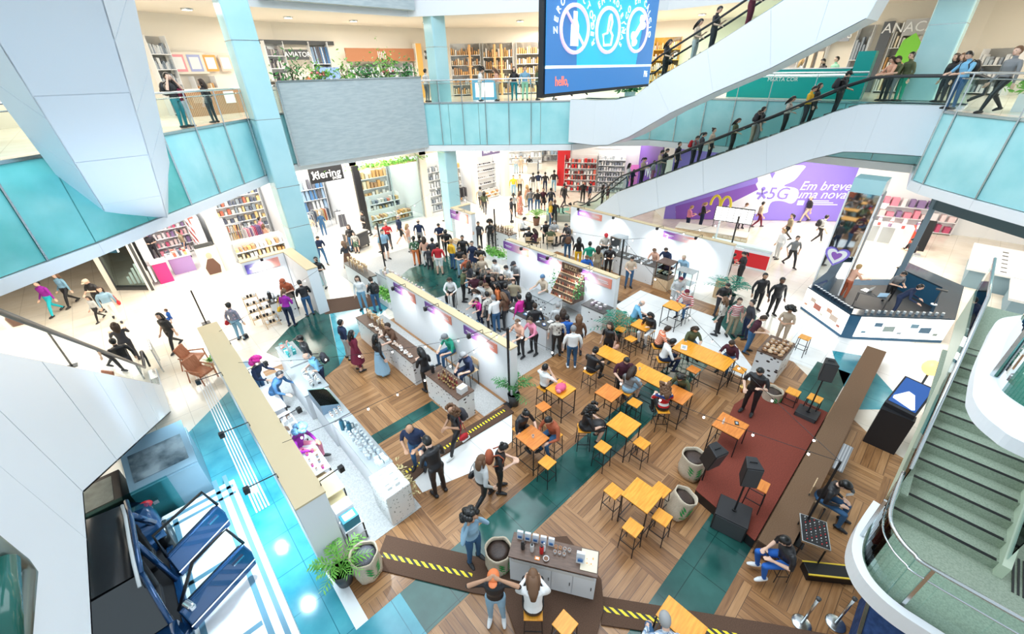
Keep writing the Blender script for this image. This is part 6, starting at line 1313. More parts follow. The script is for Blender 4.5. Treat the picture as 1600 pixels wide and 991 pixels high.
def seat_for(pos, h, rz, label, stool_=False):
    if stool_: dup(STO, pos, rz, label, None, h/.76); return
    t = thing('cafe_chair', label, 'chair', pos, rz); bevel(MB().b2((-.19, -.19, h-.05), (.2, .19, h-.02)).build('seat', M_lwood, t), .01)
    for sx in (-.17, .17):
        for sy in (-.17, .17): MB().b2((sx-.012, sy-.012, 0), (sx+.012, sy+.012, h-.05)).build('leg', M_dark, t)
    bevel(MB().b2((-.215, -.18, h+.12), (-.195, .18, h+.36)).build('backrest', M_lwood, t), .006)
    for sy in (-.16, .16): MB().b2((-.215, sy-.01, h-.05), (-.195, sy+.01, h+.2)).build('back_post', M_dark, t)
t = thing('railing_corner', 'dark steel handrail corner at the bottom left edge of the view', 'handrail', onX(20, 895, -1.36)); a = t.location.copy()
MB().tube([tuple(onX(-30, 838, -1.36)-a), tuple(onX(30, 885, -1.36)-a), tuple(onX(42, 900, -1.36)-a), tuple(onX(30, 1010, -1.36)-a)], .05, 10).build('rail', mat('old_steel', (.20, .24, .22), .35, .8), t, True); MB().tube([tuple(onX(5, 880, -1.36)-a), tuple(onX(8, 1010, -1.36)-a)], .07, 10).build('newel', mat('dark_green_glass', (.01, .10, .08), .15), t, True)
# ================================================================ shops
PAL = dict(mix=[(.85, .82, .78), (.60, .16, .10), (.12, .14, .20), (.80, .55, .25), (.30, .35, .40), (.75, .70, .62)], warm=[(.85, .55, .28), (.80, .42, .15), (.88, .75, .55), (.55, .30, .15), (.85, .82, .78)],
           dark=[(.05, .05, .06), (.20, .20, .22), (.45, .42, .40), (.75, .74, .72)], pink=[(.85, .30, .40), (.85, .80, .82), (.60, .10, .20), (.90, .70, .70), (.30, .20, .40)], red=[(.75, .03, .03), (.85, .20, .15), (.88, .85, .84), (.20, .03, .03)],
           pale=[(.75, .78, .82), (.85, .86, .86), (.50, .56, .62), (.30, .35, .42)], blue=[(.10, .25, .50), (.35, .50, .68), (.80, .82, .85), (.15, .15, .18)])
def frame_of(a, b):
    a, b = Vector((a[0], a[1], 0)), Vector((b[0], b[1], 0)); d = (b-a); L = d.length; d /= L; n = Vector((d.y, -d.x, 0))
    return a, d, n, L
def shelf(a, b, z0, h, rows, n, pal, label, depth=.35, frame=M_white, kind='box', group=None, cat='shelves'):
    # a shelving unit from ground point a to b, goods as countable boxes kept in one part per row
    a, d, nn, L = frame_of(a, b); t = thing('display_shelf', label, cat, (a.x, a.y, z0), math.atan2(d.y, d.x), group); rnd = random.Random(int(a.x*13+a.y*7+z0*3))
    q = MB(); q.b2((0, 0, 0), (L, .03, h)); q.b2((-.02, -depth, 0), (0, .03, h)); q.b2((L, -depth, 0), (L+.02, .03, h)); q.build('frame', frame, t)
    for r_ in range(rows):
        z = .1+(h-.2)*r_/rows; MB().b2((0, -depth, z-.03), (L, 0, z)).build('shelf_board', frame, t); hh = (h-.2)/rows
        q = MB(); cs = [wm(c_, .5) for c_ in pal]
        for i in range(n):
            w = L/n*rnd.uniform(.45, .85); x = L*(i+.5)/n; k = hh*rnd.uniform(.35, .78); m_ = rnd.choice(cs)
            if kind == 'shoe': q.ell((x, -depth/2, z+.05), (w*.45, .12, .05), 8, m=m_)
            elif kind == 'cloth': q.extr([(x-w/2, -depth*.9, z), (x+w/2, -depth*.9, z), (x+w*.35, -depth*.6, z+hh*.85), (x-w*.35, -depth*.6, z+hh*.85)], (0, depth*.4, 0), m=m_)
            else: q.box((x, -depth/2, z+k/2), (w, depth*.6, k), m=m_)
        o = q.build('goods', None, t); o['kind'] = 'stuff'
    return t
def panel(a, b, z0, z1, m, label, text=None, tm=None, size=.4, name='shop_sign', cat='sign', t_=.08, shear=0.0, off=.10):
    a_, d, nn, L = frame_of(a, b); t = thing(name, label, cat, (a_.x, a_.y, z0), math.atan2(d.y, d.x)); MB().b2((0, -off-t_, 0), (L, -off, z1-z0)).build('board', m, t)
    if text:
        me = font_mesh(text, size, .012, shear); me.transform(Matrix(((1, 0, 0, L/2), (0, 0, -1, -off-t_-.014), (0, 1, 0, (z1-z0)/2), (0, 0, 0, 1)))); me.materials.clear(); me.materials.append(tm or M_white); o = bpy.data.objects.new('lettering', me); COL.objects.link(o); o.parent = t
    return t
def rackrail(x, y, z, rz, n, pal, label):
    t = thing('clothes_rack', label, 'clothes rack', (x, y, z), rz); rnd = random.Random(int(x*31+y*17)); MB().tube([(-.6, 0, 0), (-.6, 0, 1.4), (.6, 0, 1.4), (.6, 0, 0)], .018, 6).build('rail', M_steel, t)
    for i in range(n):
        u = -.54+1.08*i/(n-1); k = rnd.uniform(.7, .95); q = MB(); q.extr([(u-.012, -.20, 1.30), (u-.012, .20, 1.30), (u-.012, .24, 1.35-k), (u-.012, -.24, 1.35-k)], (.03, 0, 0)); q.build('garment', wm(rnd.choice(pal), .9), t)
    return t
def mannequin(x, y, z, f, label, top, bottom):
    me, hc, hp = make_body(('st', 'dn', 0), 'f', 0, False); t = thing('mannequin', label, 'mannequin', (x, y, z), R(f)); o = bpy.data.objects.new('figure', me); COL.objects.link(o); o.parent = t; sk = mat('mannequin_cream', (.78, .72, .64), .4)
    for i, m_ in enumerate([sk, cm_(top), cm_(bottom), sk, sk, cm_(bottom), sk, sk]): o.material_slots[i].link = 'OBJECT'; o.material_slots[i].material = m_
    return t
YF = 26.3
# party walls, piers and header of the straight ground floor shop row
q = MB()
for x0, x1 in ((-.7, -.45), (2.75, 3.35), (6.45, 7.35), (10.9, 11.35), (15.9, 16.4), (18.6, 18.8), (20.6, 20.9), (23.7, 24.3)): q.b2((x0, YF, 0), (x1, YF+.5, 5.15))
q.b2((-.7, YF, 4.35), (24.3, YF+.4, 5.15)); struct('wall_shop_row', q, M_cream)
q = MB()
for x in (-.6, 3.05, 6.9, 11.1, 16.15, 18.7, 20.75, 24.0): q.b2((x-.06, YF+.5, 0), (x+.06, YF+5.5, 5.15))
struct('wall_party', q, M_white)
q = MB(); q.b2((-.7, YF+5.5, 0), (24.3, YF+5.7, 5.15)); struct('wall_shop_back', q, M_white)
mb = MB(); mb.b2((-.7, YF+.1, .0), (24.3, YF+5.5, .012)); struct('floor_shop', mb, M_tileW)
for (x, w_) in ((1.2, 3), (5, 3), (9, 3.4), (13.5, 4), (17.4, 1.6), (19.7, 1.4), (22.3, 2.6)): area('shop_light', (x, YF+3, 5.05), w_, 3.5, 190, (1, .96, .9))
# shop 1: cosmetics with pink table, corner glass display
shelf((-.4, YF+5.3), (2.6, YF+5.3), 0, 3.2, 6, 14, PAL['pink'], 'wall shelves of cosmetics in the shop with the pink table'); shelf((-.3, YF+1.2), (-.3, YF+5.0), 0, 2.8, 5, 12, PAL['mix'], 'side shelves in the shop with the pink table')
shelf((2.55, YF+5.0), (2.55, YF+1.2), 0, 2.8, 5, 12, PAL['red'], 'red and white shelves on the right of the pink table shop')
t = thing('display_table', 'bright pink display stand at the shop entrance', 'display', (.15, YF+.9, 0)); bevel(MB().b2((-.3, -.35, 0), (.3, .35, 1.1)).build('pink_front', M_pink, t), .02); MB().b2((-.34, -.4, 1.1), (.34, .4, 1.14)).build('top', M_white, t)
t = thing('display_table', 'violet display table with perfume boxes inside the cosmetics shop', 'display', (1.1, YF+1.9, 0)); MB().b2((-.5, -.5, 0), (.5, .5, .9)).build('body', wm((.45, .30, .62)), t); MB().b2((-.55, -.55, .9), (.55, .55, .95)).build('top', M_white, t); q = MB()
for i in range(16): q.b2((-.45+.24*(i % 4), -.45+.24*(i//4), .95), (-.32+.24*(i % 4), -.32+.24*(i//4), 1.1+.05*(i % 3)), [wm(c_) for c_ in PAL['mix']][i % 6])
q.build('perfume_boxes', None, t)['kind'] = 'stuff'
pp_ = panel((1.75, YF-.05), (2.7, YF-.05), .0, 1.6, M_cream, 'window poster of a person in dark brown sweater beside the shop door', name='window_poster', cat='poster'); panel((1.8, YF-.05), (2.6, YF-.05), 1.6, 1.8, M_dark, 'small dark sign above the window poster')
q = MB(); q.extr([(.2, -.20, .1), (.75, -.20, .1), (.82, -.20, .5), (.62, -.20, .95), (.36, -.20, .95), (.14, -.20, .5)], (0, .01, 0)); q.build('printed_sweater', wm((.14, .07, .05)), pp_); q = MB(); q.ell((.49, -.20, 1.12), (.13, .008, .17), 12); q.build('printed_face', wm((.7, .45, .33)), pp_)
a, b = (-1.9, 27.7), (-.55, 26.35); G_ = thing('corner_showcase', 'glass corner showcase with white stands and a screen', 'showcase', (-1.2, 27.0, 0)); q = MB(); q.prism([a, b, (b[0]+.06, b[1]+.06), (a[0]+.06, a[1]+.06)], .15, 3.6); wput(q, 'glass', M_glass, G_); q = MB(); q.prism([a, b, (b[0]+.1, b[1]+.1), (a[0]+.1, a[1]+.1)], 0, .22); q.b2((b[0]-.06, b[1]-.06, 0), (b[0]+.06, b[1]+.06, 4.4)); q.b2((a[0]-.06, a[1]-.06, 0), (a[0]+.06, a[1]+.06, 4.4)); wput(q, 'dark_frame', M_dark, G_)
q = MB()
for i in range(7): q.b2((-1.3+.16*i, 27.5-.11*i, .2), (-1.2+.16*i, 27.6-.11*i, .6+.22*(i % 4)))
wput(q, 'white_stands', M_white, G_); q = MB(); q.prism([(-1.75, 27.7), (-1.1, 27.05), (-1.04, 27.1), (-1.69, 27.76)], 2.0, 3.4); wput(q, 'screen', M_lamp, G_); q = MB(); q.prism([(-1.77, 27.66), (-1.12, 27.01), (-1.10, 27.03), (-1.75, 27.68)], 2.0, 2.45); wput(q, 'screen_band', wm((.05, .15, .25)), G_); q = MB(); q.prism([(-1.50, 27.38), (-1.36, 27.24), (-1.34, 27.26), (-1.48, 27.40)], 2.5, 3.1); wput(q, 'violet_mark', wm((.6, .05, .6)), G_)
mb = MB(); mb.b2((-2.1, 27.6, 0), (-1.9, 46, 5.15)); struct('wall_side_shop', mb, M_cream)
# shop 2: home and fashion
shelf((3.3, YF+5.3), (6.6, YF+5.3), 0, 3.4, 6, 16, PAL['mix'], 'wall shelves full of small goods in the shop left of the blue column'); shelf((3.25, YF+.9), (3.25, YF+5), 0, 2.6, 5, 12, PAL['warm'], 'warm coloured side shelves left of the blue column')
shelf((3.6, YF+1.4), (6.2, YF+1.4), 0, 1.1, 2, 12, PAL['warm'], 'low table of orange and cream goods in the window left of the blue column', .7)
rackrail(5.2, YF+2.8, 0, .3, 12, PAL['pink'], 'rack of pink and white clothes left of the blue column'); rackrail(4.2, YF+3.8, 0, -.2, 10, PAL['mix'], 'rack of mixed clothes deeper in the shop left of the blue column')
# Hering
panel((8.35, YF-.02), (10.35, YF-.02), 3.75, 4.6, M_black, 'black shop sign with white lettering above the clothes shop', 'Hering', M_white, .62)
lt = font_mesh('STORE', .18, .01); hs_ = [o for o in bpy.data.objects if o.get('label', '').startswith('black shop sign with white')][0]; lt.transform(Matrix(((1, 0, 0, 1.55), (0, 0, -1, -.20), (0, 1, 0, .12), (0, 0, 0, 1)))); lt.materials.append(M_white); o = bpy.data.objects.new('lettering', lt); COL.objects.link(o); o.parent = hs_
q = MB(); q.tube([(.15, -.2, .22), (.42, -.2, .62)], .03, 6); q.tube([(.15, -.2, .62), (.42, -.2, .22)], .03, 6); q.build('cross_emblem', M_white, hs_)
shelf((7.5, YF+5.3), (10.8, YF+5.3), 0, 3.2, 4, 12, PAL['blue'], 'wall of folded clothes under the black sign', kind='cloth'); rackrail(8.3, YF+2.6, 0, .2, 14, PAL['blue'], 'rack with jeans under the black sign'); rackrail(9.6, YF+3.4, 0, .1, 12, PAL['mix'], 'rack of light clothes behind the jeans rack'); rackrail(10.2, YF+1.6, 0, 1.4, 11, [(.8, .8, .8), (.1, .1, .12)], 'rack of black and white striped tops beside the black shop pillar')
mannequin(8.9, YF+1.5, 0, 250, 'mannequin in blue denim dress under the black sign', 'jeans', 'jeans'); mannequin(8.1, YF+1.2, 0, 250, 'mannequin in beige top under the black sign', 'beige', 'white')
t = thing('sale_table', 'large dark grey crate trolley in front of the clothes shop', 'trolley', (9.5, 24.2, 0), .35); bevel(MB().b2((-.6, -.45, .18), (.6, .45, 1.0)).build('body', mat('charcoal', (.06, .06, .065), .5), t), .02); MB().b2((-.63, -.48, 1.0), (.63, .48, 1.04)).build('lid', mat('warmgrey', (.30, .29, .27), .5), t)
for sx in (-.5, .5):
    for sy in (-.38, .38): w_ = MB(); w_.lathe([(.08, -.02), (.08, .02)], n=14); o = w_.build('wheel', M_black, t); o.location = (sx, sy, .09); o.rotation_euler = (R(90), 0, 0)
mb = MB(); mb.b2((10.95, YF-.25, 0), (11.35, YF-.02, 4.35)); struct('trim_black_pillar', mb, M_black)
# kids and plants shop
shelf((11.6, YF+5.3), (15.8, YF+5.3), 0, 3.2, 4, 14, PAL['warm'], 'warm lit wall shelves in the shop under the hanging plants'); shelf((12.0, YF+1.6), (15.2, YF+1.6), 0, .9, 2, 12, PAL['warm'], 'low orange display steps under the hanging plants', .8); shelf((13.0, YF+3.4), (15.4, YF+3.4), 0, 1.5, 3, 10, PAL['mix'], 'mid height shelves behind the orange steps', .6)
q = MB(); leafmesh(q, (0, 0, 0), 650, (1.1, .12, .14), .12); t = thing('hanging_plants', 'row of hanging green plants along the top of the shop front', 'plant', (13.4, YF-.15, 4.1)); q.build('foliage', M_lleaf, t); MB().b2((-2.1, -.1, -.05), (2.1, .1, .05)).build('trough', M_lwood, t)
q = MB(); q.b2((11.4, YF+.2, .1), (15.9, YF+.22, 4.3)); t = thing('shop_window', 'large glass shop window under the hanging plants', 'window', (13.6, YF+.2, 0)); wput(q, 'glass', M_glass, t); q = MB(); [q.b2((x-.03, YF+.17, 0), (x+.03, YF+.25, 4.35)) for x in (11.4, 13.6, 15.85)]; wput(q, 'mullion', M_steel, t)
# narrow shops and shoe shop
shelf((16.5, YF+1.0), (18.5, YF+1.0), 0, 3.6, 6, 8, PAL['pale'], 'tall white shelf of bags between the pink pier and the blue column'); shelf((18.9, YF+2.0), (20.5, YF+2.0), 0, 3.4, 5, 8, PAL['warm'], 'glowing orange shelves right of the blue column'); rackrail(19.7, YF+.9, 0, 0, 9, PAL['dark'], 'rack of dark clothes below the glowing orange shelves')
shelf((20.95, YF+1.3), (23.6, YF+1.3), 0, 3.3, 6, 13, PAL['dark'], 'wall of shoes on white shelves under the small dark sign', kind='shoe'); shelf((20.95, YF+.95), (23.6, YF+.95), 0, .7, 2, 12, PAL['warm'], 'low orange shelves under the wall of shoes'); panel((21.5, YF+.2), (23.3, YF+.2), 3.55, 4.05, wm((.10, .08, .16)), 'small dark sign above the wall of shoes', 'NEW · CAPS', M_white, .28)
# right flank of the far corridor: red shops and purple hoarding
WR = [(28.6, 24.2), (32.2, 18.9), (27.2, 13.6), (34.5, 4.9), (36.5, -2.0), (36.5, -12)]
for i in range(len(WR)-1):
    a_, d, nn, L = frame_of(WR[i], WR[i+1]); q = MB(); q.prism([WR[i], WR[i+1], (WR[i+1][0]-nn.x*-.3, WR[i+1][1]+nn.y*-.3*-1), (WR[i][0]+nn.x*.3, WR[i][1]+nn.y*.3)] if False else [Vector(WR[i]), Vector(WR[i+1]), Vector(WR[i+1])-nn.xy*.3, Vector(WR[i])-nn.xy*.3], 0, 5.15); struct('wall_right', q, M_white)
shelf((28.7, 24.0), (30.2, 21.8), 0, 3.0, 6, 10, PAL['red'], 'red shelves of the shop at the far corridor corner', .4); panel((28.4, 24.6), (28.95, 23.7), .4, 4.6, M_redp, 'tall red banner at the far corridor corner', name='banner', cat='banner'); shelf((30.3, 21.7), (31.5, 19.9), 0, 3.2, 7, 10, PAL['pale'], 'white shelves right of the red shelves', .4)
t = panel((30.2, 22.1), (31.4, 20.3), 3.5, 4.8, M_white, 'white square sign with a round red logo'); q = MB(); q.tube([(.55+.26*math.cos(u), -.2, .72+.26*math.sin(u)) for u in [6.283*k/20 for k in range(21)]], .06, 6, cap=False); q.build('red_logo', M_redp, t)
panel((31.7, 19.5), (32.3, 18.6), .1, 2.3, wm((.85, .25, .70)), 'pink advertising totem at the escalator foot', name='advertising_totem', cat='advert'); t = panel((32.1, 18.95), (28.6, 15.1), 0, 4.7, M_purple, 'purple hoarding panel with white lettering behind the escalator', 'vivo', M_white, 1.6, name='hoarding', cat='hoarding', t_=.03, off=.02)
# long violet hoarding with the announcement
ha, hb = Vector((27.2, 13.6)), Vector((34.5, 4.9)); a_, d, nn, L = frame_of(ha, hb); H_ = thing('hoarding', 'long violet hoarding with white blob, star figure and announcement lettering', 'hoarding', (ha.x, ha.y, 0), math.atan2(d.y, d.x)); MB().b2((0, -.05, .02), (L, -.02, 4.9)).build('violet_board', M_violet, H_)
def hpt(px, py):
    q_ = onLine(px, py, ha, hb); return ((q_ - a_).dot(d), q_.z)
blob = [hpt(*p_) for p_ in ((1055, 330), (1080, 318), (1140, 300), (1180, 288), (1182, 275), (1175, 268), (1200, 262), (1255, 258), (1252, 268), (1240, 282), (1224, 290), (1240, 293), (1247, 298), (1245, 310), (1236, 318), (1222, 314), (1206, 315), (1200, 325), (1198, 332), (1180, 334), (1150, 330), (1130, 345), (1120, 352), (1055, 352))]
blob2 = [(u, min(z, 4.85)) for u, z in blob]; MB().extr([(u, -.055, max(.03, z)) for u, z in smoothpts(blob2, 3)], (0, .004, 0)).build('pale_blob', wm((.72, .74, .84)), H_)
tri = [hpt(*p_) for p_ in ((1055, 322), (1180, 287), (1184, 296), (1140, 318), (1128, 330), (1122, 345), (1055, 347))]; MB().extr([(u, -.062, max(.03, z)) for u, z in tri], (0, .004, 0)).build('purple_wedge', wm((.22, .09, .50)), H_)
def htext(tx, px, py, size, m_, shear=.25):
    u, z = hpt(px, py); me = font_mesh(tx, size, .008, shear); me.transform(Matrix(((1, 0, 0, u), (0, 0, -1, -.068), (0, 1, 0, z), (0, 0, 0, 1)))); me.materials.clear(); me.materials.append(m_); o = bpy.data.objects.new('lettering', me); COL.objects.link(o); o.parent = H_
htext('Em breve,', 1291, 291, .80, M_white); htext('uma nova lo', 1292, 304, .80, M_white); htext('5G', 1215, 303, 1.1, M_violet, .1); u, z = hpt(1190, 303); q = MB(); q.ell((u, -.07, z+.34), (.13, .01, .13), 10)
for an in (0.2, 1.35, 2.6, 3.9, 5.2): q.tube([(u, -.07, z), (u+.36*math.cos(an+.3), -.07, z+.36*math.sin(an+.3)-.02)], .075, 6, flat=.2)
q.build('star_figure', M_violet, H_); u, z = hpt(1270, 318); q = MB(); q.b2((u-1.0, -.066, z-.1), (u-.6, -.06, z+.2)); [q.b2((u-.3, -.066, z-.08+.12*k), (u+1.5-.3*k, -.06, z-.03+.12*k)) for k in range(3)]; q.build('small_print_bars', M_white, H_)
u, z = hpt(1206, 274); MB().extr([(u-.2, -.062, z+.18), (u+.15, -.062, z+.2), (u+.05, -.062, z-.2)], (0, .004, 0)).build('small_triangle', M_violet, H_)
# burger counter with yellow arches and menu screens
p = P(1133, 372, 1.0); t = thing('burger_kiosk', 'beige fast food counter with lit menu screens', 'kiosk', (24.0, 9.3, 0), math.atan2(-1, .25)); MB().b2((-1.6, -.5, 0), (2.2, .5, 1.05)).build('counter', M_lwood, t); MB().b2((-1.6, -.55, 1.05), (2.2, .5, 1.1)).build('top', M_cream, t)
q = MB(); q.b2((.2, .45, 1.5), (2.2, .52, 2.35)); q.build('screen_frame', M_dark, t); 
for i in range(6): MB().b2((.25+.325*i, .44, 1.55), (.54+.325*i, .45, 2.30)).build('menu_screen', M_lamp, t)
for x in (.25, 2.15): MB().tube([(x, .48, 1.05), (x, .48, 1.5)], .02, 6).build('post', M_dark, t)
p = onLine(1152, 330, (26, 9.6), (26.6, 8.0)); t = thing('arches_sign', 'yellow round arched logo standing on the fast food counter', 'sign', (24.5, 9.0, 2.35), math.atan2(-1, .25)); yl = wm((.95, .72, .06), .4)
for s in (-1, 1): MB().tube([(s*.27+.25*math.cos(u_), 0, .55*math.sin(u_)) for u_ in [math.pi*k/12 for k in range(13)]], .07, 8).build('arch', yl, t, True)
t = thing('ice_cream_kiosk', 'white and red freezer counter at the right end of the longest wall', 'kiosk', (23.0, 6.9, 0), math.atan2(-1, .1)); bevel(MB().b2((-1.4, -.5, 0), (1.5, .4, 1.0)).build('body', M_white, t), .02); MB().b2((-.9, -.52, .12), (1.5, -.50, .85)).build('red_front', M_redp, t); MB().b2((-1.4, -.5, 1.0), (1.5, -.1, 1.35)).build('glass_hood', M_glass, t); MB().b2((-1.5, .40, 0), (-1.42, .5, 1.9)).build('side_panel', M_white, t)
# beauty bar with fridges by the kiosk column, phone shop
shelf((34.6, 4.4), (36.2, -.4), 0, 2.2, 3, 12, PAL['pink'], 'pink and white cosmetics shelves behind the mirrored column', .5); t = thing('drinks_counter', 'white counter with two framed panels and red corner', 'counter', (31.8, 2.0, 0), math.atan2(-1, .2)); MB().b2((-1.5, -.4, 0), (1.6, .4, 1.1)).build('body', M_white, t); MB().b2((1.0, -.42, 0), (1.62, .42, 1.12)).build('red_corner', M_rd, t)
for k in (-.8, -.1): MB().b2((k-.28, -.43, .1), (k+.28, -.41, 1.0)).build('framed_panel', mat('grey_panel', (.38, .42, .45), .3), t)
MB().b2((-1.5, -.43, .1), (-1.15, -.41, 1.0)).build('pink_panel', wm((.75, .20, .40)), t); scatter('jar', 30.9, .6, 32.6, 3.4, 1.1, 14, [(.8, .1, .1), Wt, (.3, .2, .35)], Wt, 'red or white jar on the counter with the red corner', 'jars on the red cornered counter', 1.8, seed=31)
t = panel((36.0, 3.6), (36.3, .8), 2.4, 4.9, M_violet, 'violet wall panel right of the mirrored column'); t = panel((31.9, .9), (32.2, -.6), 2.8, 3.6, M_white, 'white hanging sign with magenta lettering', 'Beàm', wm((.6, .02, .35)), .5); MB().tube([(.1, -.14, .8), (.1, -.14, 2.35)], .02, 6).build('hanger', M_steel, t); MB().tube([(1.4, -.14, .8), (1.4, -.14, 2.35)], .02, 6).build('hanger', M_steel, t)
PSH = thing('phone_shop_front', 'dark steel portal of the bright white phone shop', 'portal', (24.0, -.3, 0)); a_ = onLine(1470, 337, (26.3, .55), (26.3, .56)) if False else Vector((24.4, .5, 4.3)); wput(MB().b2((24.3, .42, 0), (24.5, .62, 4.3)), 'post', mat('blue_grey_steel', (.22, .32, .40), .35), PSH)
bm = mat('dark_blue_grey', (.06, .12, .15), .45); q = MB(); q.prism([(24.55, .68), (24.2, .45), (21.2, -2.9), (21.5, -3.1)], 3.88, 4.3); wput(q, 'beam', bm, PSH)
for (x0, y0, x1, y1, h, lb) in ((27.2, -3.6, 31.6, -1.5, .95, 'long white and blue grey display table in the phone shop'), (24.4, -4.3, 27.0, -2.9, .95, 'nearer white display table in the phone shop')):
    t = thing('phone_table', lb, 'table', ((x0+x1)/2, (y0+y1)/2, 0)); a, b = (x1-x0)/2, (y1-y0)/2; bevel(MB().b2((-a, -b, h-.12), (a, b, h)).build('tabletop', M_white, t), .02); MB().b2((-a+.12, -b+.12, 0), (a-.12, b-.12, h-.12)).build('base', mat('fabric_blue', (.25, .38, .46), .7), t)
    for i in range(6): MB().b2((-a+.3+i*(2*a-.6)/6, -.2, h), (-a+.42+i*(2*a-.6)/6, .0, h+.015)).build('phone', M_dark, t)
t = thing('screen_stand', 'tilted black screen on a grey plinth in front of the phone shop', 'screen', (30.6, .5, 0), 3.3); MB().b2((-.3, -.3, 0), (.3, .3, .04)).build('base', M_stone, t); MB().extr([(.15, -.3, .3), (.15, .3, .3), (-.15, .3, 1.9), (-.15, -.3, 1.9)], (.05, 0, 0)).build('screen', M_black, t); MB().b2((-.05, -.05, 0), (.05, .05, .8)).build('stem', M_steel, t)
# far corridor dressing
for k, (x, y, lb) in enumerate(((34, 36, 'far shop with blue goods at the end of the corridor'), (38.5, 33, 'far white shop wall at the corridor end'))): shelf((x-3.2+k, y+3.2), (x+2.6, y-1.8), 0, 3.4, 5, 18, PAL['blue'] if k else PAL['pale'], lb)
t = thing('metal_cart', 'silver kiosk cart in the far corridor', 'kiosk', (32.5, 31.5, 0), .7); bevel(MB().b2((-1, -.5, 0), (1, .5, 1.1)).build('body', M_steel, t), .03); MB().b2((-.8, -.52, .2), (.8, -.50, .9)).build('blue_panel', wm((.05, .12, .25)), t)
for k, (px, py) in enumerate(((795, 372), (868, 384), (905, 372))):
    p = P(px, py, 0); t = thing('bistro_table', ('small round cafe table left of the pale plant', 'small round cafe table with papers among the seated group', 'small round cafe table near the far wall end')[k], 'table', p); MB().lathe([(.33, .70), (.34, .73)], n=22).build('tabletop', M_lwood, t); MB().tube([(0, 0, 0), (0, 0, .70)], .03, 8).build('leg', M_dark, t); MB().lathe([(.2, 0), (.19, .02)], n=18).build('base', M_dark, t)
t = thing('grey_bench', 'long low grey cafe bench behind the seated group', 'bench', (*G2(880, 345), 0), R(-50)); bevel(MB().b2((-1.2, -.22, 0), (1.2, .22, .45)).build('body', wm((.40, .42, .36)), t), .02); MB().b2((-1.2, .18, .45), (1.2, .24, .85)).build('backrest', M_aqua, t)
# motorbike like dark display behind far wall end
# ================================================================ upper level shops
ZU = 7.7
def up(i, s0, s1): a, b = Vector(B[i]), Vector(B[i+1]); return tuple(a+(b-a)*s0), tuple(a+(b-a)*s1)
def uw(px, i=0): # point of the rear wall in the direction of px
    r_ = ray(px, 95); d = Vector((r_.x, r_.y)).normalized()
    for a, b in zip(B, B[1:]):
        a, b = Vector(a), Vector(b); e = b-a; den = d.x*e.y - d.y*e.x; t_ = (a.x*e.y - a.y*e.x)/den; s_ = (a.x*d.y - a.y*d.x)/den
        if t_ > 0 and 0 <= s_ <= 1: return tuple(d*t_)
    return tuple(d*30)
def upshop(i, pa, pb, pal, label, z1=10.9, kind='box', rows=5, n=14, frame=M_white, depth=.5): return shelf(uw(pa, i), uw(pb, i), ZU, z1-ZU, rows, n, pal, label, depth, frame, kind)
def upsign(i, pa, pb, z0, z1, m_, label, text, tm, size, off=.65): return panel(uw(pa, i), uw(pb, i), z0, z1, m_, label, text, tm, size, off=off)
upshop(0, 232, 262, PAL['pale'], 'pale shelves beside the hanging escalator on the upper level'); t = panel(uw(258, 0), uw(318, 0), 9.4, 10.3, M_cream, 'upper level notice board with orange and blue posters')
for k, c_ in enumerate(((.85, .35, .40), (.40, .45, .75), (.85, .40, .10), (.9, .6, .5))): MB().b2((.15+.75*k, -.20, .1), (.75+.75*k, -.185, .8)).build('poster', wm(c_, .5), t); MB().b2((.22+.75*k, -.21, .2), (.66+.75*k, -.20, .7)).build('poster_field', M_white, t)
upshop(0, 285, 318, PAL['warm'], 'little lit snack shelf below the posters', 9.3, rows=2, n=10)
t = thing('rattan_counter', 'counter with vertical brown slats and a white paper on it', 'counter', (*uw(300, 0), ZU)); t.rotation_euler = (0, 0, math.atan2(B[1][1]-B[0][1], B[1][0]-B[0][0]) if False else R(22)); t.location.x -= .1; t.location.y -= 2.2; MB().b2((-1.6, -.3, 0), (1.6, .3, 1.05)).build('body', stripes('slats', 0, .04, [(.30, .16, .08), (.55, .34, .20)], .5), t); MB().b2((-1.65, -.35, 1.05), (1.65, .35, 1.1)).build('top', M_cream, t); MB().b2((.4, -.32, .45), (.9, -.305, .95)).build('white_paper', M_white, t)
upshop(1, 412, 440, PAL['dark'], 'shelves with bags at the left of the aviator shop'); upshop(1, 484, 512, PAL['blue'], 'shelves behind the blue poster', kind='cloth', rows=3)
t = panel(uw(412, 1), uw(525, 1), 10.75, 10.95, M_dark, 'dark top rail of the aviator shop front', name='shop_rail', cat='rail'); upsign(1, 444, 478, 10.0, 10.5, M_dark, 'dark sign with white lettering left above the planter', 'AVIATOR', M_white, .34); t = upsign(1, 487, 518, 8.2, 9.6, wm((.18, .30, .62)), 'blue poster behind the planter shrubs', 'LIQUI', M_white, .34, .9)
mannequin(uw(466, 1)[0], uw(466, 1)[1]-.9, ZU, 230, 'mannequin in rust coat behind the planter shrub', 'rust', 'brown')
t = upsign(2, 535, 640, 9.9, 10.6, wm((.36, .15, .07)), 'brown wooden shop header with white lettering above the planter', '|||||', M_white, .45); upshop(2, 540, 585, PAL['pale'], 'bright shelves under the brown header, left half', 9.8); upshop(2, 590, 638, PAL['pale'], 'bright shelves under the brown header, right half', 9.8)
q = MB(); a, b = uw(643, 2), uw(655, 3); q.b2((a[0], a[1]-.7, ZU), (a[0]+.45, a[1]-.3, 10.9)); t = thing('orange_column', 'slim orange lit column at the end of the planter', 'column', (a[0], a[1]-.5, ZU)); wput(q, 'shaft', wm((.85, .45, .10), .4), t); q = MB(); q.b2((a[0]-.03, a[1]-.73, ZU), (a[0]+.0, a[1]-.3, 10.9)); wput(q, 'edge', M_cream, t)
upsign(3, 657, 668, 10.0, 10.5, M_dark, 'small dark sign beside the blue column on the upper level', 'ROTA', M_white, .30)
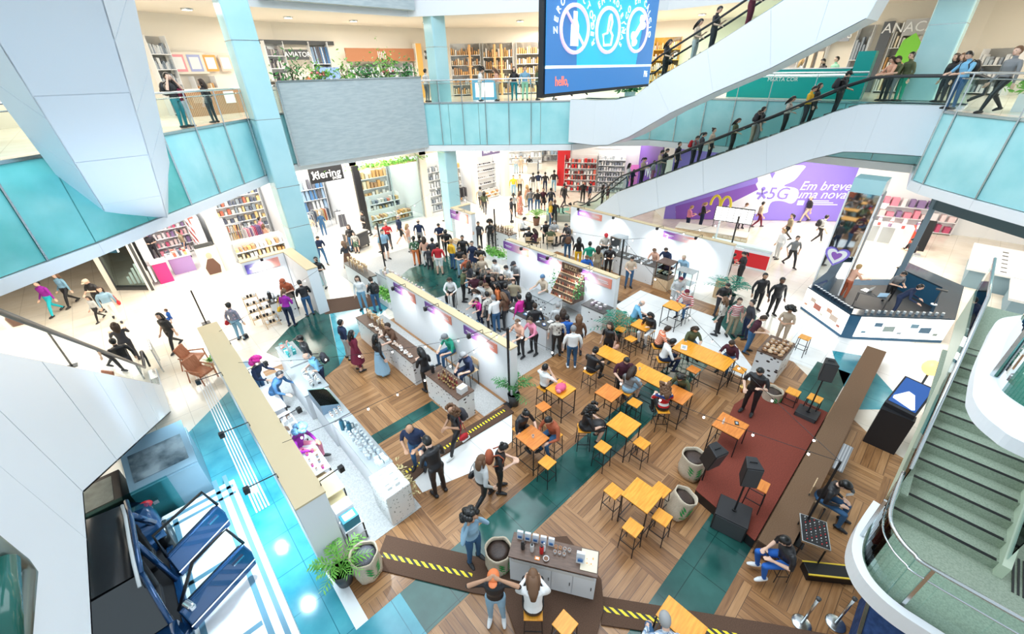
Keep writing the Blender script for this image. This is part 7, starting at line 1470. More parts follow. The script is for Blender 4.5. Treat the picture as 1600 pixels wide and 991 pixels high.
upshop(3, 705, 750, PAL['warm'], 'orange wooden shelves with clothes right of the blue column'); upshop(3, 755, 800, PAL['warm'], 'warm shelves behind the small blue service desk', rows=4); upshop(4, 806, 850, PAL['warm'], 'warm shelves beside the video screen'); upshop(4, 1020, 1060, PAL['warm'], 'yellow lit shelves right of the video screen', frame=wm((.85, .5, .08)))
for k, px in enumerate((722, 760, 770)): 
    a = uw(px, 3); t = thing('wooden_post', ('tall thin orange post near the blue column', 'tall thin orange post behind the service desk', 'second thin orange post behind the service desk')[k], 'post', (a[0], a[1]-.9, ZU)); MB().b2((-.06, -.06, 0), (.06, .06, 3.1)).build('shaft', wm((.85, .50, .22)), t); [MB().b2((-.22, -.05, .8+.5*j), (.22, .1, .84+.5*j)).build('bracket', wm((.85, .58, .3)), t) for j in range(4)]
a = P(758, 156, ZU); t = thing('service_desk', 'small blue framed desk with lit white front at the balustrade', 'desk', (a.x+.3, a.y+.3, ZU), R(-48)); MB().b2((-.75, -.3, 0), (.75, .3, 1.1)).build('body', wm((.15, .45, .68), .3), t); MB().b2((-.55, -.32, .15), (.55, -.30, .9)).build('lit_front', M_lamp, t)
rackrail(uw(820, 4)[0]-.5, uw(820, 4)[1]-2.2, ZU, -.8, 12, PAL['mix'], 'clothes rack behind the shoppers left of the video screen'); a = P(985, 140, 8.2); t = thing('potted_shrub', 'dark leafy shrub under the video screen', 'plant', (a.x, a.y, ZU)); MB().lathe([(.25, 0), (.3, .4)], n=16).build('pot', M_white, t); q = MB(); leafmesh(q, (0, 0, .4), 260, (.3, .3, .45), .14); q.build('foliage', M_leaf, t)
# teal cafe counter
t = thing('cafe_counter', 'long bright teal cafe counter with white lettering on the upper level', 'counter', (26.6, 8.1, ZU), math.atan2(-1, .02)); bevel(MB().b2((-2.6, -.35, 0), (2.7, .35, 1.25)).build('body', M_tealc, t), .01); MB().b2((-2.6, -.36, .98), (2.7, -.352, 1.03)).build('light_strip', M_lamp, t); MB().b2((-2.65, -.38, 1.25), (2.75, .38, 1.29)).build('top', M_white, t)
me = font_mesh('MARTA COR', .24, .01); me.transform(Matrix(((1, 0, 0, 0), (0, 0, -1, -.372), (0, 1, 0, .82), (0, 0, 0, 1)))); me.materials.append(M_white); o = bpy.data.objects.new('lettering', me); COL.objects.link(o); o.parent = t; MB().b2((2.75, -.3, 0), (3.4, .3, 1.9)).build('side_fridge', M_tealc, t)
upshop(5, 1215, 1250, PAL['pink'], 'pink toned shop wall behind the teal counter', n=6, rows=2); upshop(5, 1262, 1290, [(.80, .70, .58)], 'plain beige doors behind the teal counter', n=2, rows=1); upsign(5, 1283, 1322, 10.2, 10.8, wm((.35, .38, .45)), 'grey sign with white lettering behind the teal counter', 'LAVYS', M_white, .52)
upshop(6, 1330, 1352, PAL['pale'], 'white lit shop wall right of the teal counter', rows=2, n=5); t = panel(uw(1362, 6), uw(1378, 6), 7.7, 11.0, mat('slate', (.12, .13, .15), .4), 'tall slate pillar beside the shop with a green leaf poster', name='slate_pillar', cat='pillar'); upsign(6, 1398, 1445, 10.3, 11.0, wm((.50, .50, .52)), 'pale sign with white capital lettering at the upper right', 'ANACAPRI', M_white, .62)
upshop(6, 1385, 1425, PAL['warm'], 'warm shelves with a green accent under the capital lettering', rows=3, n=8); a = uw(1415, 6); t = thing('leaf_poster', 'bright green leaf shaped poster under the capital lettering', 'poster', (a[0]-.9, a[1], 9.4), R(-85)); MB().extr([(-.4, 0, 0), (.2, 0, -.4), (.5, 0, .5), (.1, 0, 1.0), (-.3, 0, .7)], (0, .02, 0)).build('green_field', wm((.25, .70, .08)), t)
upshop(6, 1440, 1500, PAL['pale'], 'pale counter shelves under the long white wall', 9.4, rows=2, n=12); upshop(7, 1540, 1600, PAL['pale'], 'white shelves at the right edge of the upper level', 9.6, rows=3, n=8)
a = P(1585, 175, ZU); t = thing('trailing_plant', 'trailing pale green plant at the right edge balustrade', 'plant', (a.x+.4, a.y-.2, ZU)); q = MB(); leafmesh(q, (0, 0, .5), 240, (.35, .3, .5), .12); q.build('foliage', M_lleaf, t); MB().b2((-.3, -.3, 0), (.3, .3, .5)).build('planter_box', M_white, t)
# ceiling lamps of the upper gallery
for k, (x, y) in enumerate(((1, 24.5), (5, 25.6), (9.5, 26.6), (13, 26.6), (17, 25.4), (21.5, 22), (25, 19), (28.5, 14), (29.5, 10), (29.5, 6), (28, 0), (24, -3))):
    t = thing('ceiling_light', 'round recessed lamp in the upper gallery ceiling', 'ceiling light', (x, y, 11.74), 0, 'round recessed lamps of the upper gallery'); MB().lathe([(.22, 0), (.24, .05)], n=20).build('rim', M_steel, t); MB().lathe([(.19, -.005), (.19, .0)], n=20).build('diffuser', M_lamp, t)
# ================================================================ people (head seen at px, py)
F = dict
people([
 (57, 443, 'wk', 'dn', 3, 'D', 'purple', 'cyan', 'short', 'person in purple jumper and bright cyan trousers walking at the far left', F(sleeve='l')),
 (85, 430, 'wk', 'dn', 0, 'D', 'ljeans', 'black', 'long', 'person in light denim jacket and black trousers walking towards the escalator', F(hcol='lbrown', sleeve='l')),
 (134, 440, 'st', 'ho', 0, 'D', 'black', 'black', 'cap', 'person in black top and cream cap with a hand at the chin', F(hcol='beige')),
 (155, 452, 'wk', 'dn', 0, 'DR', 'denim', 'white', 'long', 'person in denim jacket and wide white trousers with a red bag', F(hcol='dbrown', sleeve='l', acc='handbag', acol='red', loose=True)),
 (137, 466, 'wk', 'dn', 0, 'D', 'lgrey', 'black', 'long', 'child in pale grey and pink top walking beside the wide white trousers', F(h=1.22, sleeve='l', hcol='dbrown')),
 (248, 493, 'wk', 'dn', 4, 'D', 'black', 'black', 'long', 'person dressed all in black carrying a child in blue', F(sleeve='s')),
 (357, 477, 'st', 'dn', 0, 'U', 'bluepat', 'ljeans', 'bun', 'person in patterned blouse and wide jeans holding a red bag', F(acc='handbag', acol='red', sleeve='l')),
 (442, 439, 'st', 'ph', 12, 'D', 'rust', 'black', 'cap', 'seller in rust shirt and cap behind the corner stall counter', F(hcol='rust')),
 (443, 456, 'st', 'ph', 8, 'U', 'purple', 'navy', 'tail', 'person in purple sweater with yellow sleeve at the corner stall', F(hcol='lbrown', sleeve='l', acc='handbag', acol='yellow')),
 (468, 442, 'st', 'ph', 10, 'UL', 'black', 'jeans', 'short', 'person in black T-shirt and light jeans at the corner stall', F()),
 (493, 405, 'st', 'cr', 0, 'D', 'black', 'lgrey', 'short', 'person with face mask and pale trousers behind the far booth wall', F(acc='phone')),
 (496, 372, 'wk', 'ph', 5, 'DR', 'navy', 'jeans', 'short', 'man in dark blue shirt and jeans striding past the clothes shop', F(sleeve='l')),
 (558, 435, 'st', 'dn', 0, 'D', 'white', 'ljeans', 'long', 'woman in white blouse and light jeans facing the straw brushes aisle', F(sleeve='l', hcol='dbrown')),
 (579, 437, 'st', 'ho', 0, 'UL', 'black', 'jeans', 'bun', 'woman with tied up hair, black top and small backpack', F(acc='backpack', hcol='dbrown')),
 (469, 529, 'st', 'dn', 5, 'DL', 'black', 'black', 'cap', 'staff member in black uniform and cap at the booth entrance counter', F()),
 (480, 556, 'st', 'ph', 14, 'DL', 'sky', 'navy', 'bald', 'grey haired man in light blue shirt with a dark backpack', F(hcol='gh', acc='backpack', acol='dgrey')),
 (532, 504, 'st', 'dn', 0, 'UR', 'navy', 'lgrey', 'short', 'young man in navy T-shirt and pale trousers beside the maroon dress', F()),
 (549, 521, 'st', 'dn', 0, 'UR', 'maroon', 'maroon', 'long', 'woman in long maroon dress seen from behind', F(skirt=.55, sleeve='l')),
 (587, 527, 'st', 'dn', 0, 'UR', 'black', 'denim', 'long', 'woman in black cardigan and long pale blue skirt', F(skirt=.82, sleeve='l')),
 (606, 509, 'st', 'rc', 10, 'DL', 'brown', 'black', 'short', 'seller in brown apron behind the long bean print counter', F(hcol='dbrown', z=0.0)),
 (657, 548, 'st', 'ph', 6, 'UL', 'black', 'black', 'long', 'woman in black with very long black hair between the two bean print counters', F(sleeve='l')),
 (696, 526, 'lo', 'tb', 12, 'DL', 'green', 'jeans', 'cap', 'seated man in green T-shirt, jeans and cap against the white wall', F(hcol='grey', z=.2)),
 (725, 554, 'lo', 'tb', 12, 'DL', 'navy', 'navy', 'cap', 'seated man in navy T-shirt and cap near the bottles', F(hcol='grey', z=.2)),
 (706, 641, 'wk', 'ho', 0, 'DL', 'black', 'black', 'curlylong', 'woman in black tank top carrying a red bag and a grey rucksack', F(skin='m', acc='handbag+backpack', acol='red+dgrey', shoes='white', hcol='lbrown', sleeve='n')),
 (640, 669, 'st', 'ph', 10, 'D', 'navy', 'jeans', 'bald', 'bald man in navy polo shirt looking at a white bag', F(h=1.86, skin='m', acc='shopbag', acol='white')),
 (668, 690, 'st', 'ph', 10, 'UL', 'black', 'black', 'short', 'bearded man in black jacket and black trousers facing the navy polo shirt', F(h=1.86, sleeve='l', acc='phone')),
 (752, 718, 'wk', 'dn', 3, 'UR', 'lgrey', 'black', 'long', 'woman in pale grey jumper with light brown hair and a black bag', F(hcol='lbrown', sleeve='l', acc='handbag', loose=True)),
 (786, 699, 'st', 'ph', 4, 'R', 'black', 'black', 'bun', 'woman with bun and coral cardigan round the shoulders', F(acc='backpack', acol='rust')),
 (400, 565, 'st', 'rc', 18, 'R', 'navy', 'jeans', 'curly', 'seller with magenta hair and navy jacket in the left booth', F(hcol='magenta', sleeve='l')),
 (435, 585, 'st', 'rc', 30, 'R', 'jeans', 'jeans', 'short', 'seller in blue denim shirt and black cap bending over the worktop', F(sleeve='l', hcol='black')),
 (468, 672, 'lo', 'tb', 15, 'R', 'purple', 'pink', 'curly', 'seller with big curly bluish hair and magenta top seated in the left booth', F(hcol='bluehair', z=.25, sleeve='l', skin='m')),
 (735, 808, 'st', 'ea', 0, 'DR', 'denim', 'jeans', 'curly', 'woman with large curly hair in pale denim jacket beside the bean sack', F(skin='m', sleeve='l', sex='f')),
 (771, 902, 'st', 'hd', 0, 'D', 'black', 'denim', 'cap', 'person in black T-shirt with both hands on an orange cap', F(skin='m', hcol='orange', shoes='white')),
 (1188, 580, 'st', 'ho', 5, 'DL', 'black', 'black', 'short', 'musician in black playing the saxophone on the stage edge', F(z=.3, h=1.78)),
])
people([
 (833, 903, 'si', 'tb', 10, 'U', 'white', 'black', 'long', 'woman in loose white blouse seated at the coffee bar', F(hcol='lbrown', sleeve='l', loose=True, z=.1)),
 (1040, 972, 'si', 'tb', 20, 'U', 'plaid', 'jeans', 'short', 'grey haired person in blue plaid shirt at the bottom table', F(hcol='gh', sleeve='l', z=-.15)),
 (1228, 845, 'si', 'ph', 12, 'L', 'black', 'blue', 'short', 'man in black T-shirt and bright jeans seated with a phone', F(acc='phone', shoes='white', z=-.2)),
 (1318, 757, 'lo', 'ph', 15, 'DR', 'black', 'jeans', 'cap', 'seated person in black hoodie and black cap behind the brown beam', F(sleeve='l', acc='phone', acol='white')),
 (852, 574, 'si', 'ea', 0, 'UR', 'white', 'black', 'short', 'man in white T-shirt phoning at the pink rucksack table', F(acc=None)),
 (821, 646, 'si', 'tb', 12, 'DR', 'black', 'black', 'bun', 'bearded man in black T-shirt with glasses and tied hair', F(sex='m')),
 (858, 656, 'si', 'tb', 15, 'DL', 'rust', 'jeans', 'short', 'person in rust coloured shirt leaning on the reddish table', F(sleeve='l')),
 (926, 638, 'si', 'tb', 10, 'R', 'black', 'black', 'curlylong', 'woman in short black dress eating at the empty looking table', F(skirt=.3, skin='l')),
 (930, 548, 'si', 'tb', 10, 'UR', 'black', 'black', 'bun', 'person in black with tied hair holding a baby', F(sleeve='l', sex='m')),
 (979, 563, 'st', 'ho', 6, 'D', 'wine', 'black', 'short', 'man in dark maroon T-shirt standing by the long haired woman', F(h=1.75)),
 (989, 578, 'si', 'tb', 8, 'UR', 'grey', 'denim', 'long', 'long haired woman in grey top and pale blue skirt', F(hcol='dbrown', skirt=.35, sleeve='l')),
 (1040, 604, 'si', 'tb', 5, 'U', 'strR', 'black', 'curlylong', 'woman in red sweater with blue and white stripes', F(hcol='lbrown', sleeve='l')),
 (1064, 589, 'si', 'tb', 30, 'DL', 'olive', 'black', 'long', 'person with black hair in olive top resting an arm on the table', F(sleeve='l')),
 (1050, 534, 'si', 'tb', 12, 'R', 'white', 'navy', 'short', 'man in white T-shirt seated at the left end of the long orange table', F(skin='d')),
 (1042, 514, 'si', 'tb', 14, 'R', 'strO', 'black', 'short', 'person in orange striped shirt at the long orange table', F(hcol='dbrown', skin='m')),
 (1087, 514, 'si', 'tb', 10, 'D', 'olive', 'jeans', 'long', 'girl in green top reading at the far side of the long orange table', F(hcol='dbrown')),
 (1144, 536, 'si', 'tb', 14, 'DL', 'wine', 'jeans', 'short', 'woman in dark red top leaning at the right end of the long table', F(sex='f', hcol='dbrown')),
 (953, 508, 'st', 'dn', 3, 'DL', 'black', 'black', 'long', 'woman in black with long brown hair walking behind the bright stool', F(hcol='dbrown', acc='handbag', acol='peach')),
 (1002, 474, 'si', 'tb', 14, 'R', 'sky', 'dgrey', 'bald', 'older man in blue shirt seated beside the palm', F(hcol='gh')),
 (1016, 492, 'si', 'ho', 4, 'DL', 'black', 'white', 'long', 'woman with black hair holding a small child at the palm table', F(sleeve='l')),
 (1064, 436, 'st', 'ph', 10, 'D', 'lgrey', 'lgrey', 'short', 'person in white hoodie standing by the glass cabinet', F(sleeve='l', hcol='maroon')),
 (1074, 456, 'si', 'tb', 10, 'DL', 'strM', 'jeans', 'short', 'person in red and white striped sweater at the far table', F(sleeve='l', hcol='maroon')),
])
people([
 (1137, 446, 'st', 'ph', 10, 'D', 'black', 'dgrey', 'short', 'bearded man in black T-shirt at the head of the queue', F()),
 (1133, 468, 'st', 'dn', 0, 'UL', 'pattern', 'black', 'long', 'woman in patterned cream blouse seen from behind', F(hcol='lbrown', sleeve='l')),
 (1156, 470, 'st', 'dn', 0, 'D', 'strM', 'khaki', 'short', 'woman in thin striped top and khaki trousers', F(sex='f', hcol='dbrown')),
 (1176, 473, 'st', 'dn', 3, 'L', 'dgrey', 'navy', 'bun', 'person in dark grey top with tied hair beside the khaki trousers', F()),
 (1196, 431, 'st', 'dn', 0, 'D', 'black', 'black', 'short', 'uniformed guard in black, left one of the pair', F(sleeve='l', h=1.78, skin='m')),
 (1223, 438, 'st', 'dn', 0, 'D', 'black', 'black', 'short', 'uniformed guard in black nearer the beauty kiosk', F(sleeve='l', h=1.78, skin='d')),
 (1235, 484, 'st', 'ph', 5, 'DL', 'beige', 'beige', 'curly', 'seller with curly hair and beige top behind the brown baskets', F(sex='f', skin='m')),
 (1192, 497, 'st', 'ph', 10, 'DR', 'wine', 'jeans', 'short', 'man in dark red T-shirt and jeans before the basket counter', F(hcol='dbrown')),
 (1342, 417, 'st', 'rc', 10, 'R', 'peach', 'rust', 'short', 'person in salmon pink shirt inside the beauty kiosk', F(hcol='blond')),
 (1412, 428, 'st', 'ph', 12, 'D', 'grey', 'black', 'short', 'man in grey T-shirt inside the beauty kiosk', F()),
 (1436, 448, 'st', 'rc', 32, 'DR', 'navy', 'navy', 'short', 'person in navy bending over the laptops of the kiosk', F(sleeve='l')),
 (1428, 376, 'st', 'ph', 5, 'L', 'black', 'lgrey', 'short', 'person in black holding a phone beyond the beauty kiosk', F(sleeve='l', acc='phone')),
 (1268, 310, 'wk', 'dn', 0, 'L', 'black', 'beige', 'bald', 'bald man in black T-shirt and cream trousers before the announcement', F(skin='l')),
 (1238, 337, 'wk', 'dn', 0, 'L', 'khaki', 'black', 'tail', 'woman with black ponytail walking left of the backpack walker', F()),
 (1225, 361, 'st', 'dn', 0, 'L', 'white', 'lgrey', 'short', 'person in white shirt behind the red freezer counter', F(sleeve='l', hcol='blond')),
 (1247, 372, 'wk', 'dn', 0, 'D', 'grey', 'black', 'short', 'person in grey T-shirt walking right of the red freezer counter', F()),
 (1292, 339, 'wk', 'dn', 6, 'R', 'white', 'black', 'short', 'person in white T-shirt with black backpack striding to the mirrored column', F(acc='backpack', shoes='white')),
 (1081, 324, 'st', 'ph', 0, 'R', 'pink', 'navy', 'short', 'person in pink jacket by the purple wedge of the hoarding', F(sleeve='l', hcol='blond')),
 (1103, 319, 'st', 'ph', 0, 'R', 'black', 'navy', 'tail', 'person in black top with ponytail by the purple wedge', F(hcol='blond', acc='handbag', acol='brown')),
 (1167, 320, 'st', 'ph', 0, 'D', 'white', 'black', 'short', 'person in white top beside the yellow arches', F(hcol='lbrown')),
 (1193, 318, 'wk', 'dn', 0, 'R', 'beige', 'maroon', 'short', 'person in beige top and dark red trousers walking past the star figure', F(sex='f')),
 (1163, 397, 'st', 'ho', 0, 'L', 'black', 'black', 'tail', 'woman in black holding a child at the freezer counter', F(sleeve='l')),
 (1147, 399, 'st', 'ho', 5, 'R', 'dgrey', 'dgrey', 'short', 'child in dark blue beside the woman at the freezer counter', F(h=1.4)),
 (1041, 390, 'si', 'tb', 14, 'DL', 'navy', 'navy', 'short', 'seller in navy T-shirt seated behind the bean print counter', F(hcol='dbrown')),
 (1023, 391, 'si', 'tb', 14, 'DL', 'peach', 'grey', 'short', 'seller in pale pink top beside the navy T-shirt', F(hcol='lbrown', sex='f')),
 (1069, 402, 'st', 'rc', 18, 'DL', 'denim', 'jeans', 'short', 'seller in white and light blue by the pastry cabinet', F(hcol='beige', sleeve='l')),
 (988, 404, 'st', 'ho', 3, 'D', 'beige', 'jeans', 'short', 'person in beige top and jeans before the steel oven', F(sex='f')),
 (947, 368, 'st', 'ph', 4, 'D', 'pattern', 'black', 'cap', 'person in patterned shirt and red cap in the snack stall', F(hcol='red')),
 (922, 381, 'st', 'dn', 0, 'U', 'green', 'khaki', 'short', 'person in bright green top seen from behind', F()),
 (905, 374, 'st', 'dn', 0, 'U', 'black', 'yellow', 'long', 'person in black top and mustard trousers seen from behind', F()),
 (935, 388, 'st', 'dn', 4, 'U', 'khaki', 'khaki', 'long', 'person in khaki with dark hair right of the green top', F(hcol='dbrown')),
 (888, 363, 'st', 'dn', 0, 'U', 'dgrey', 'jeans', 'short', 'man in dark grey with a brown rucksack', F(acc='backpack', acol='brown', sleeve='l')),
 (954, 387, 'st', 'ph', 6, 'D', 'black', 'black', 'short', 'person in black leaning at the brown cabinet', F(sleeve='l', skin='m')),
 (917, 402, 'lo', 'tb', 10, 'D', 'blue', 'navy', 'short', 'seated person in blue shirt behind the beige wall top', F(hcol='lbrown', z=.1)),
 (891, 320, 'st', 'ph', 5, 'L', 'beige', 'leafy', 'bun', 'woman in beige top with patterned trousers near the far wall end', F()),
])
people([
 (819, 342, 'lo', 'tb', 8, 'R', 'white', 'black', 'short', 'man in white shirt seated on a green chair at the cafe table', F(sleeve='l')),
 (826, 358, 'lo', 'tb', 10, 'U', 'black', 'black', 'short', 'person in black seated with back turned at the left cafe table', F()),
 (835, 360, 'lo', 'tb', 10, 'UL', 'wine', 'black', 'long', 'long haired person in dark red seated at the left cafe table', F(hcol='dbrown')),
 (860, 357, 'lo', 'tb', 10, 'U', 'olive', 'olive', 'short', 'person in olive green seated in the middle of the cafe', F(hcol='gh')),
 (853, 348, 'lo', 'tb', 10, 'D', 'black', 'black', 'short', 'person in black seated facing the olive green one', F()),
 (866, 347, 'lo', 'ph', 5, 'D', 'lgrey', 'black', 'short', 'white haired person seated near the grey bench', F(hcol='gh')),
 (885, 352, 'lo', 'ph', 10, 'DL', 'dgrey', 'black', 'short', 'person in dark clothes seated beside the far wall end', F(sleeve='l')),
 (765, 347, 'st', 'rc', 5, 'D', 'black', 'black', 'curly', 'seller with afro hair behind the dark bottle shelf', F(skin='d', sex='f')),
 (747, 349, 'st', 'rc', 8, 'D', 'dgrey', 'black', 'short', 'seller in dark grey left of the afro haired seller', F(skin='m')),
 (802, 276, 'st', 'dn', 0, 'D', 'yellow', 'ljeans', 'short', 'person in yellow jacket before the far corridor', F(sleeve='l')),
 (812, 275, 'st', 'dn', 0, 'D', 'beige', 'black', 'short', 'person in beige top and black trousers in the corridor', F(sleeve='l')),
 (833, 272, 'wk', 'dn', 0, 'U', 'dgrey', 'lgrey', 'short', 'person in dark grey leftmost of four walking away in the corridor', F()),
 (841, 270, 'wk', 'dn', 0, 'U', 'navy', 'white', 'short', 'person in navy T-shirt and white trousers walking away in the corridor', F(h=1.8)),
 (852, 271, 'wk', 'dn', 0, 'U', 'black', 'navy', 'short', 'person in black walking away between navy T-shirt and tall man', F()),
 (866, 268, 'wk', 'dn', 0, 'U', 'black', 'ljeans', 'short', 'tall man in black T-shirt and light jeans walking away in the corridor', F(h=1.85)),
 (882, 289, 'wk', 'dn', 0, 'UR', 'black', 'dgrey', 'short', 'man in black jumper walking alone at the right of the corridor', F(h=1.82, sleeve='l')),
 (802, 304, 'st', 'dn', 0, 'U', 'lgrey', 'black', 'tail', 'person in grey top behind the dark dressed man with jacket', F()),
 (812, 301, 'st', 'dn', 0, 'UR', 'floral', 'floral', 'long', 'person in long red floral dress', F(hcol='lbrown', skirt=.8)),
 (823, 291, 'st', 'dn', 0, 'UL', 'peach', 'khaki', 'long', 'person in pale coat left of the grey shirt', F(hcol='blond', sleeve='l')),
 (829, 296, 'st', 'dn', 0, 'U', 'grey', 'jeans', 'short', 'person in grey check shirt in the corridor crowd', F(sleeve='l')),
 (840, 298, 'st', 'dn', 0, 'U', 'black', 'jeans', 'short', 'person in black T-shirt and jeans in the middle of the corridor crowd', F(hcol='lbrown')),
 (849, 296, 'st', 'dn', 0, 'D', 'wine', 'black', 'short', 'person in dark red skirt outfit in the corridor crowd', F(skirt=.35, sex='f')),
 (861, 296, 'st', 'dn', 0, 'U', 'navy', 'navy', 'short', 'person with dark backpack in the corridor crowd', F(acc='backpack')),
 (799, 312, 'st', 'dn', 0, 'R', 'dgrey', 'dgrey', 'short', 'man with dark jacket over the arm in front of the floral dress', F()),
 (861, 317, 'st', 'dn', 0, 'R', 'yellow', 'jeans', 'long', 'person in yellow top beside the glass partition', F(hcol='blond')),
 (867, 315, 'st', 'dn', 3, 'U', 'black', 'black', 'short', 'person in black beside the yellow top', F(hcol='lbrown', sleeve='l')),
 (750, 294, 'wk', 'dn', 0, 'U', 'beige', 'black', 'short', 'person with grey backpack leaving past the shoe shop', F(acc='backpack', acol='grey')),
 (756, 301, 'wk', 'dn', 0, 'U', 'olive', 'dgrey', 'long', 'person in olive walking beside the grey backpack', F()),
 (827, 245, 'st', 'dn', 0, 'D', 'black', 'dgrey', 'short', 'dark dressed person at the very end of the corridor', F()),
 (806, 246, 'st', 'dn', 0, 'D', 'lgrey', 'denim', 'short', 'pale dressed person at the very end of the corridor', F()),
 (814, 245, 'st', 'dn', 0, 'D', 'beige', 'beige', 'short', 'person in beige shorts at the very end of the corridor', F(shorts=True)),
 (565, 333, 'wk', 'cr', 0, 'DL', 'black', 'black', 'short', 'person in black T-shirt crossing with folded arms before the black pillar', F(shoes='dgrey', h=1.8)),
 (544, 354, 'st', 'dn', 0, 'D', 'black', 'jeans', 'long', 'woman in black top and jeans beside the dark crate trolley', F(hcol='dbrown')),
 (536, 380, 'st', 'ph', 5, 'UL', 'dgrey', 'brown', 'long', 'woman in grey top and long dark brown skirt by the straw brushes', F(hcol='lbrown', skirt=.75)),
 (552, 365, 'st', 'dn', 0, 'D', 'pattern', 'leafy', 'short', 'small person in leafy shorts behind the brown skirt', F(h=1.3, shorts=True)),
 (405, 342, 'st', 'dn', 0, 'UR', 'pink', 'dgrey', 'short', 'person in pink shirt inside the shop left of the blue column', F()),
 (411, 352, 'st', 'dn', 0, 'U', 'peach', 'beige', 'long', 'child in peach beside the pink shirt', F(h=1.35, hcol='lbrown')),
 (588, 356, 'st', 'ho', 0, 'DL', 'lgrey', 'leafy', 'bald', 'bald man in pale shirt and patterned shorts', F(shorts=True, hcol='gh')),
 (602, 350, 'st', 'ho', 0, 'D', 'red', 'dgrey', 'bald', 'man in red T-shirt left of the tall man in blue', F(hcol='gh')),
 (597, 362, 'st', 'dn', 0, 'DR', 'denim', 'dgrey', 'short', 'man in pale blue shirt and grey shorts', F(shorts=True, h=1.8)),
 (622, 339, 'wk', 'dn', 0, 'UR', 'navy', 'black', 'bald', 'tall man in blue T-shirt and black shorts walking away', F(shorts=True, h=1.85, hcol='gh', shoes='white')),
 (653, 346, 'st', 'dn', 0, 'U', 'navy', 'grey', 'bald', 'bald man in navy shirt before the shop under hanging plants', F()),
 (636, 353, 'st', 'dn', 0, 'R', 'peach', 'lgrey', 'long', 'blond woman in pale pink top', F(hcol='blond')),
 (646, 372, 'st', 'dn', 0, 'U', 'leafy', 'orange', 'tail', 'woman in leafy tunic and orange trousers', F()),
 (655, 370, 'st', 'dn', 0, 'U', 'black', 'black', 'short', 'person in black between the leafy tunic and the white trousers', F(skin='d')),
 (662, 373, 'st', 'dn', 0, 'U', 'peach', 'white', 'long', 'woman with long brown hair and wide white trousers', F(hcol='dbrown', loose=True)),
 (683, 383, 'st', 'dn', 0, 'U', 'red', 'white', 'short', 'man in dark red T-shirt and white shorts seen from behind', F(shorts=True, h=1.75)),
 (675, 375, 'st', 'dn', 0, 'U', 'dgrey', 'black', 'short', 'person in dark grey left of the red T-shirt', F()),
 (705, 377, 'st', 'dn', 0, 'UR', 'yellow', 'jeans', 'short', 'person in mustard sweater and jeans at the cluster', F(sleeve='l', hcol='blond')),
 (717, 389, 'st', 'ph', 0, 'D', 'black', 'denim', 'long', 'woman in black top and pale jeans right of the mustard sweater', F()),
 (726, 402, 'st', 'ph', 5, 'UL', 'rust', 'ljeans', 'short', 'person in rust striped shirt below the black top', F(hcol='lbrown')),
 (737, 380, 'st', 'dn', 0, 'D', 'navy', 'navy', 'short', 'woman in navy dress at the booth corner', F(sex='f', skirt=.5)),
 (749, 387, 'st', 'ph', 0, 'D', 'black', 'black', 'short', 'bearded man in sleeveless black top by the plant bed', F(sleeve='n', skin='l')),
 (685, 352, 'st', 'ph', 5, 'D', 'navy', 'black', 'short', 'seller in navy shirt behind the cluster counter', F(skin='m')),
 (696, 362, 'st', 'ph', 8, 'D', 'black', 'black', 'cap', 'seller in black with cap behind the cluster counter', F(skin='m')),
 (726, 423, 'st', 'ph', 6, 'R', 'olive', 'black', 'short', 'man in dark olive T-shirt at the edge of the crowd', F()),
 (733, 412, 'st', 'dn', 0, 'UR', 'dgrey', 'black', 'long', 'woman in dark grey with long hair beside the rust striped shirt', F(hcol='dbrown')),
 (741, 432, 'st', 'ph', 0, 'D', 'wine', 'black', 'short', 'person in dark red just above the white top with phone', F()),
 (752, 443, 'st', 'dn', 0, 'UR', 'lgrey', 'grey', 'short', 'person in light grey between white top and beige top', F(hcol='dbrown')),
 (783, 432, 'st', 'dn', 0, 'D', 'black', 'dgrey', 'long', 'woman in black with very dark long hair by the food table', F()),
 (790, 447, 'st', 'dn', 3, 'UR', 'dgrey', 'jeans', 'short', 'person in dark grey behind the orange hood', F()),
 (786, 461, 'st', 'ph', 6, 'UL', 'brown', 'black', 'long', 'person in brown top near the magenta shawl', F(hcol='lbrown')),
 (773, 409, 'st', 'ph', 0, 'DL', 'white', 'dgrey', 'short', 'seller in white shirt by the plant bed', F()),
 (836, 478, 'st', 'dn', 4, 'U', 'black', 'black', 'short', 'person in black between the pink shirt and white trousers', F(hcol='dbrown')),
 (722, 371, 'st', 'dn', 0, 'D', 'black', 'black', 'short', 'person in black behind the mustard sweater', F(skin='m')),
 (668, 388, 'st', 'dn', 0, 'U', 'dgrey', 'dgrey', 'short', 'child in dark grey beside the wide white trousers', F(h=1.3)),
 (702, 437, 'lo', 'tb', 10, 'D', 'white', 'black', 'long', 'woman in white blouse seated behind the crowded counter', F(hcol='dbrown', sleeve='l', z=.3)),
 (742, 455, 'st', 'ph', 8, 'DL', 'white', 'black', 'long', 'woman in white top with phone in the middle of the crowd', F(hcol='dbrown')),
 (745, 468, 'st', 'rc', 10, 'DL', 'magenta', 'navy', 'short', 'child in magenta top pressed to the crowded counter', F(h=1.35)),
 (760, 446, 'st', 'ph', 10, 'DL', 'beige', 'grey', 'short', 'person in beige top beside the orange hood', F(hcol='lbrown')),
 (770, 434, 'st', 'dn', 5, 'DL', 'black', 'black', 'bun', 'woman in black with tied hair in the crowd', F(hcol='dbrown')),
 (776, 445, 'st', 'dn', 5, 'L', 'orange', 'black', 'long', 'person with orange hood and long dark hair', F(sleeve='l')),
 (761, 460, 'st', 'dn', 8, 'UL', 'pattern', 'black', 'short', 'person in black and white checked shirt', F()),
 (771, 465, 'st', 'dn', 8, 'UL', 'white', 'jeans', 'short', 'grey haired person in pale white T-shirt with back turned', F(hcol='grey', loose=True)),
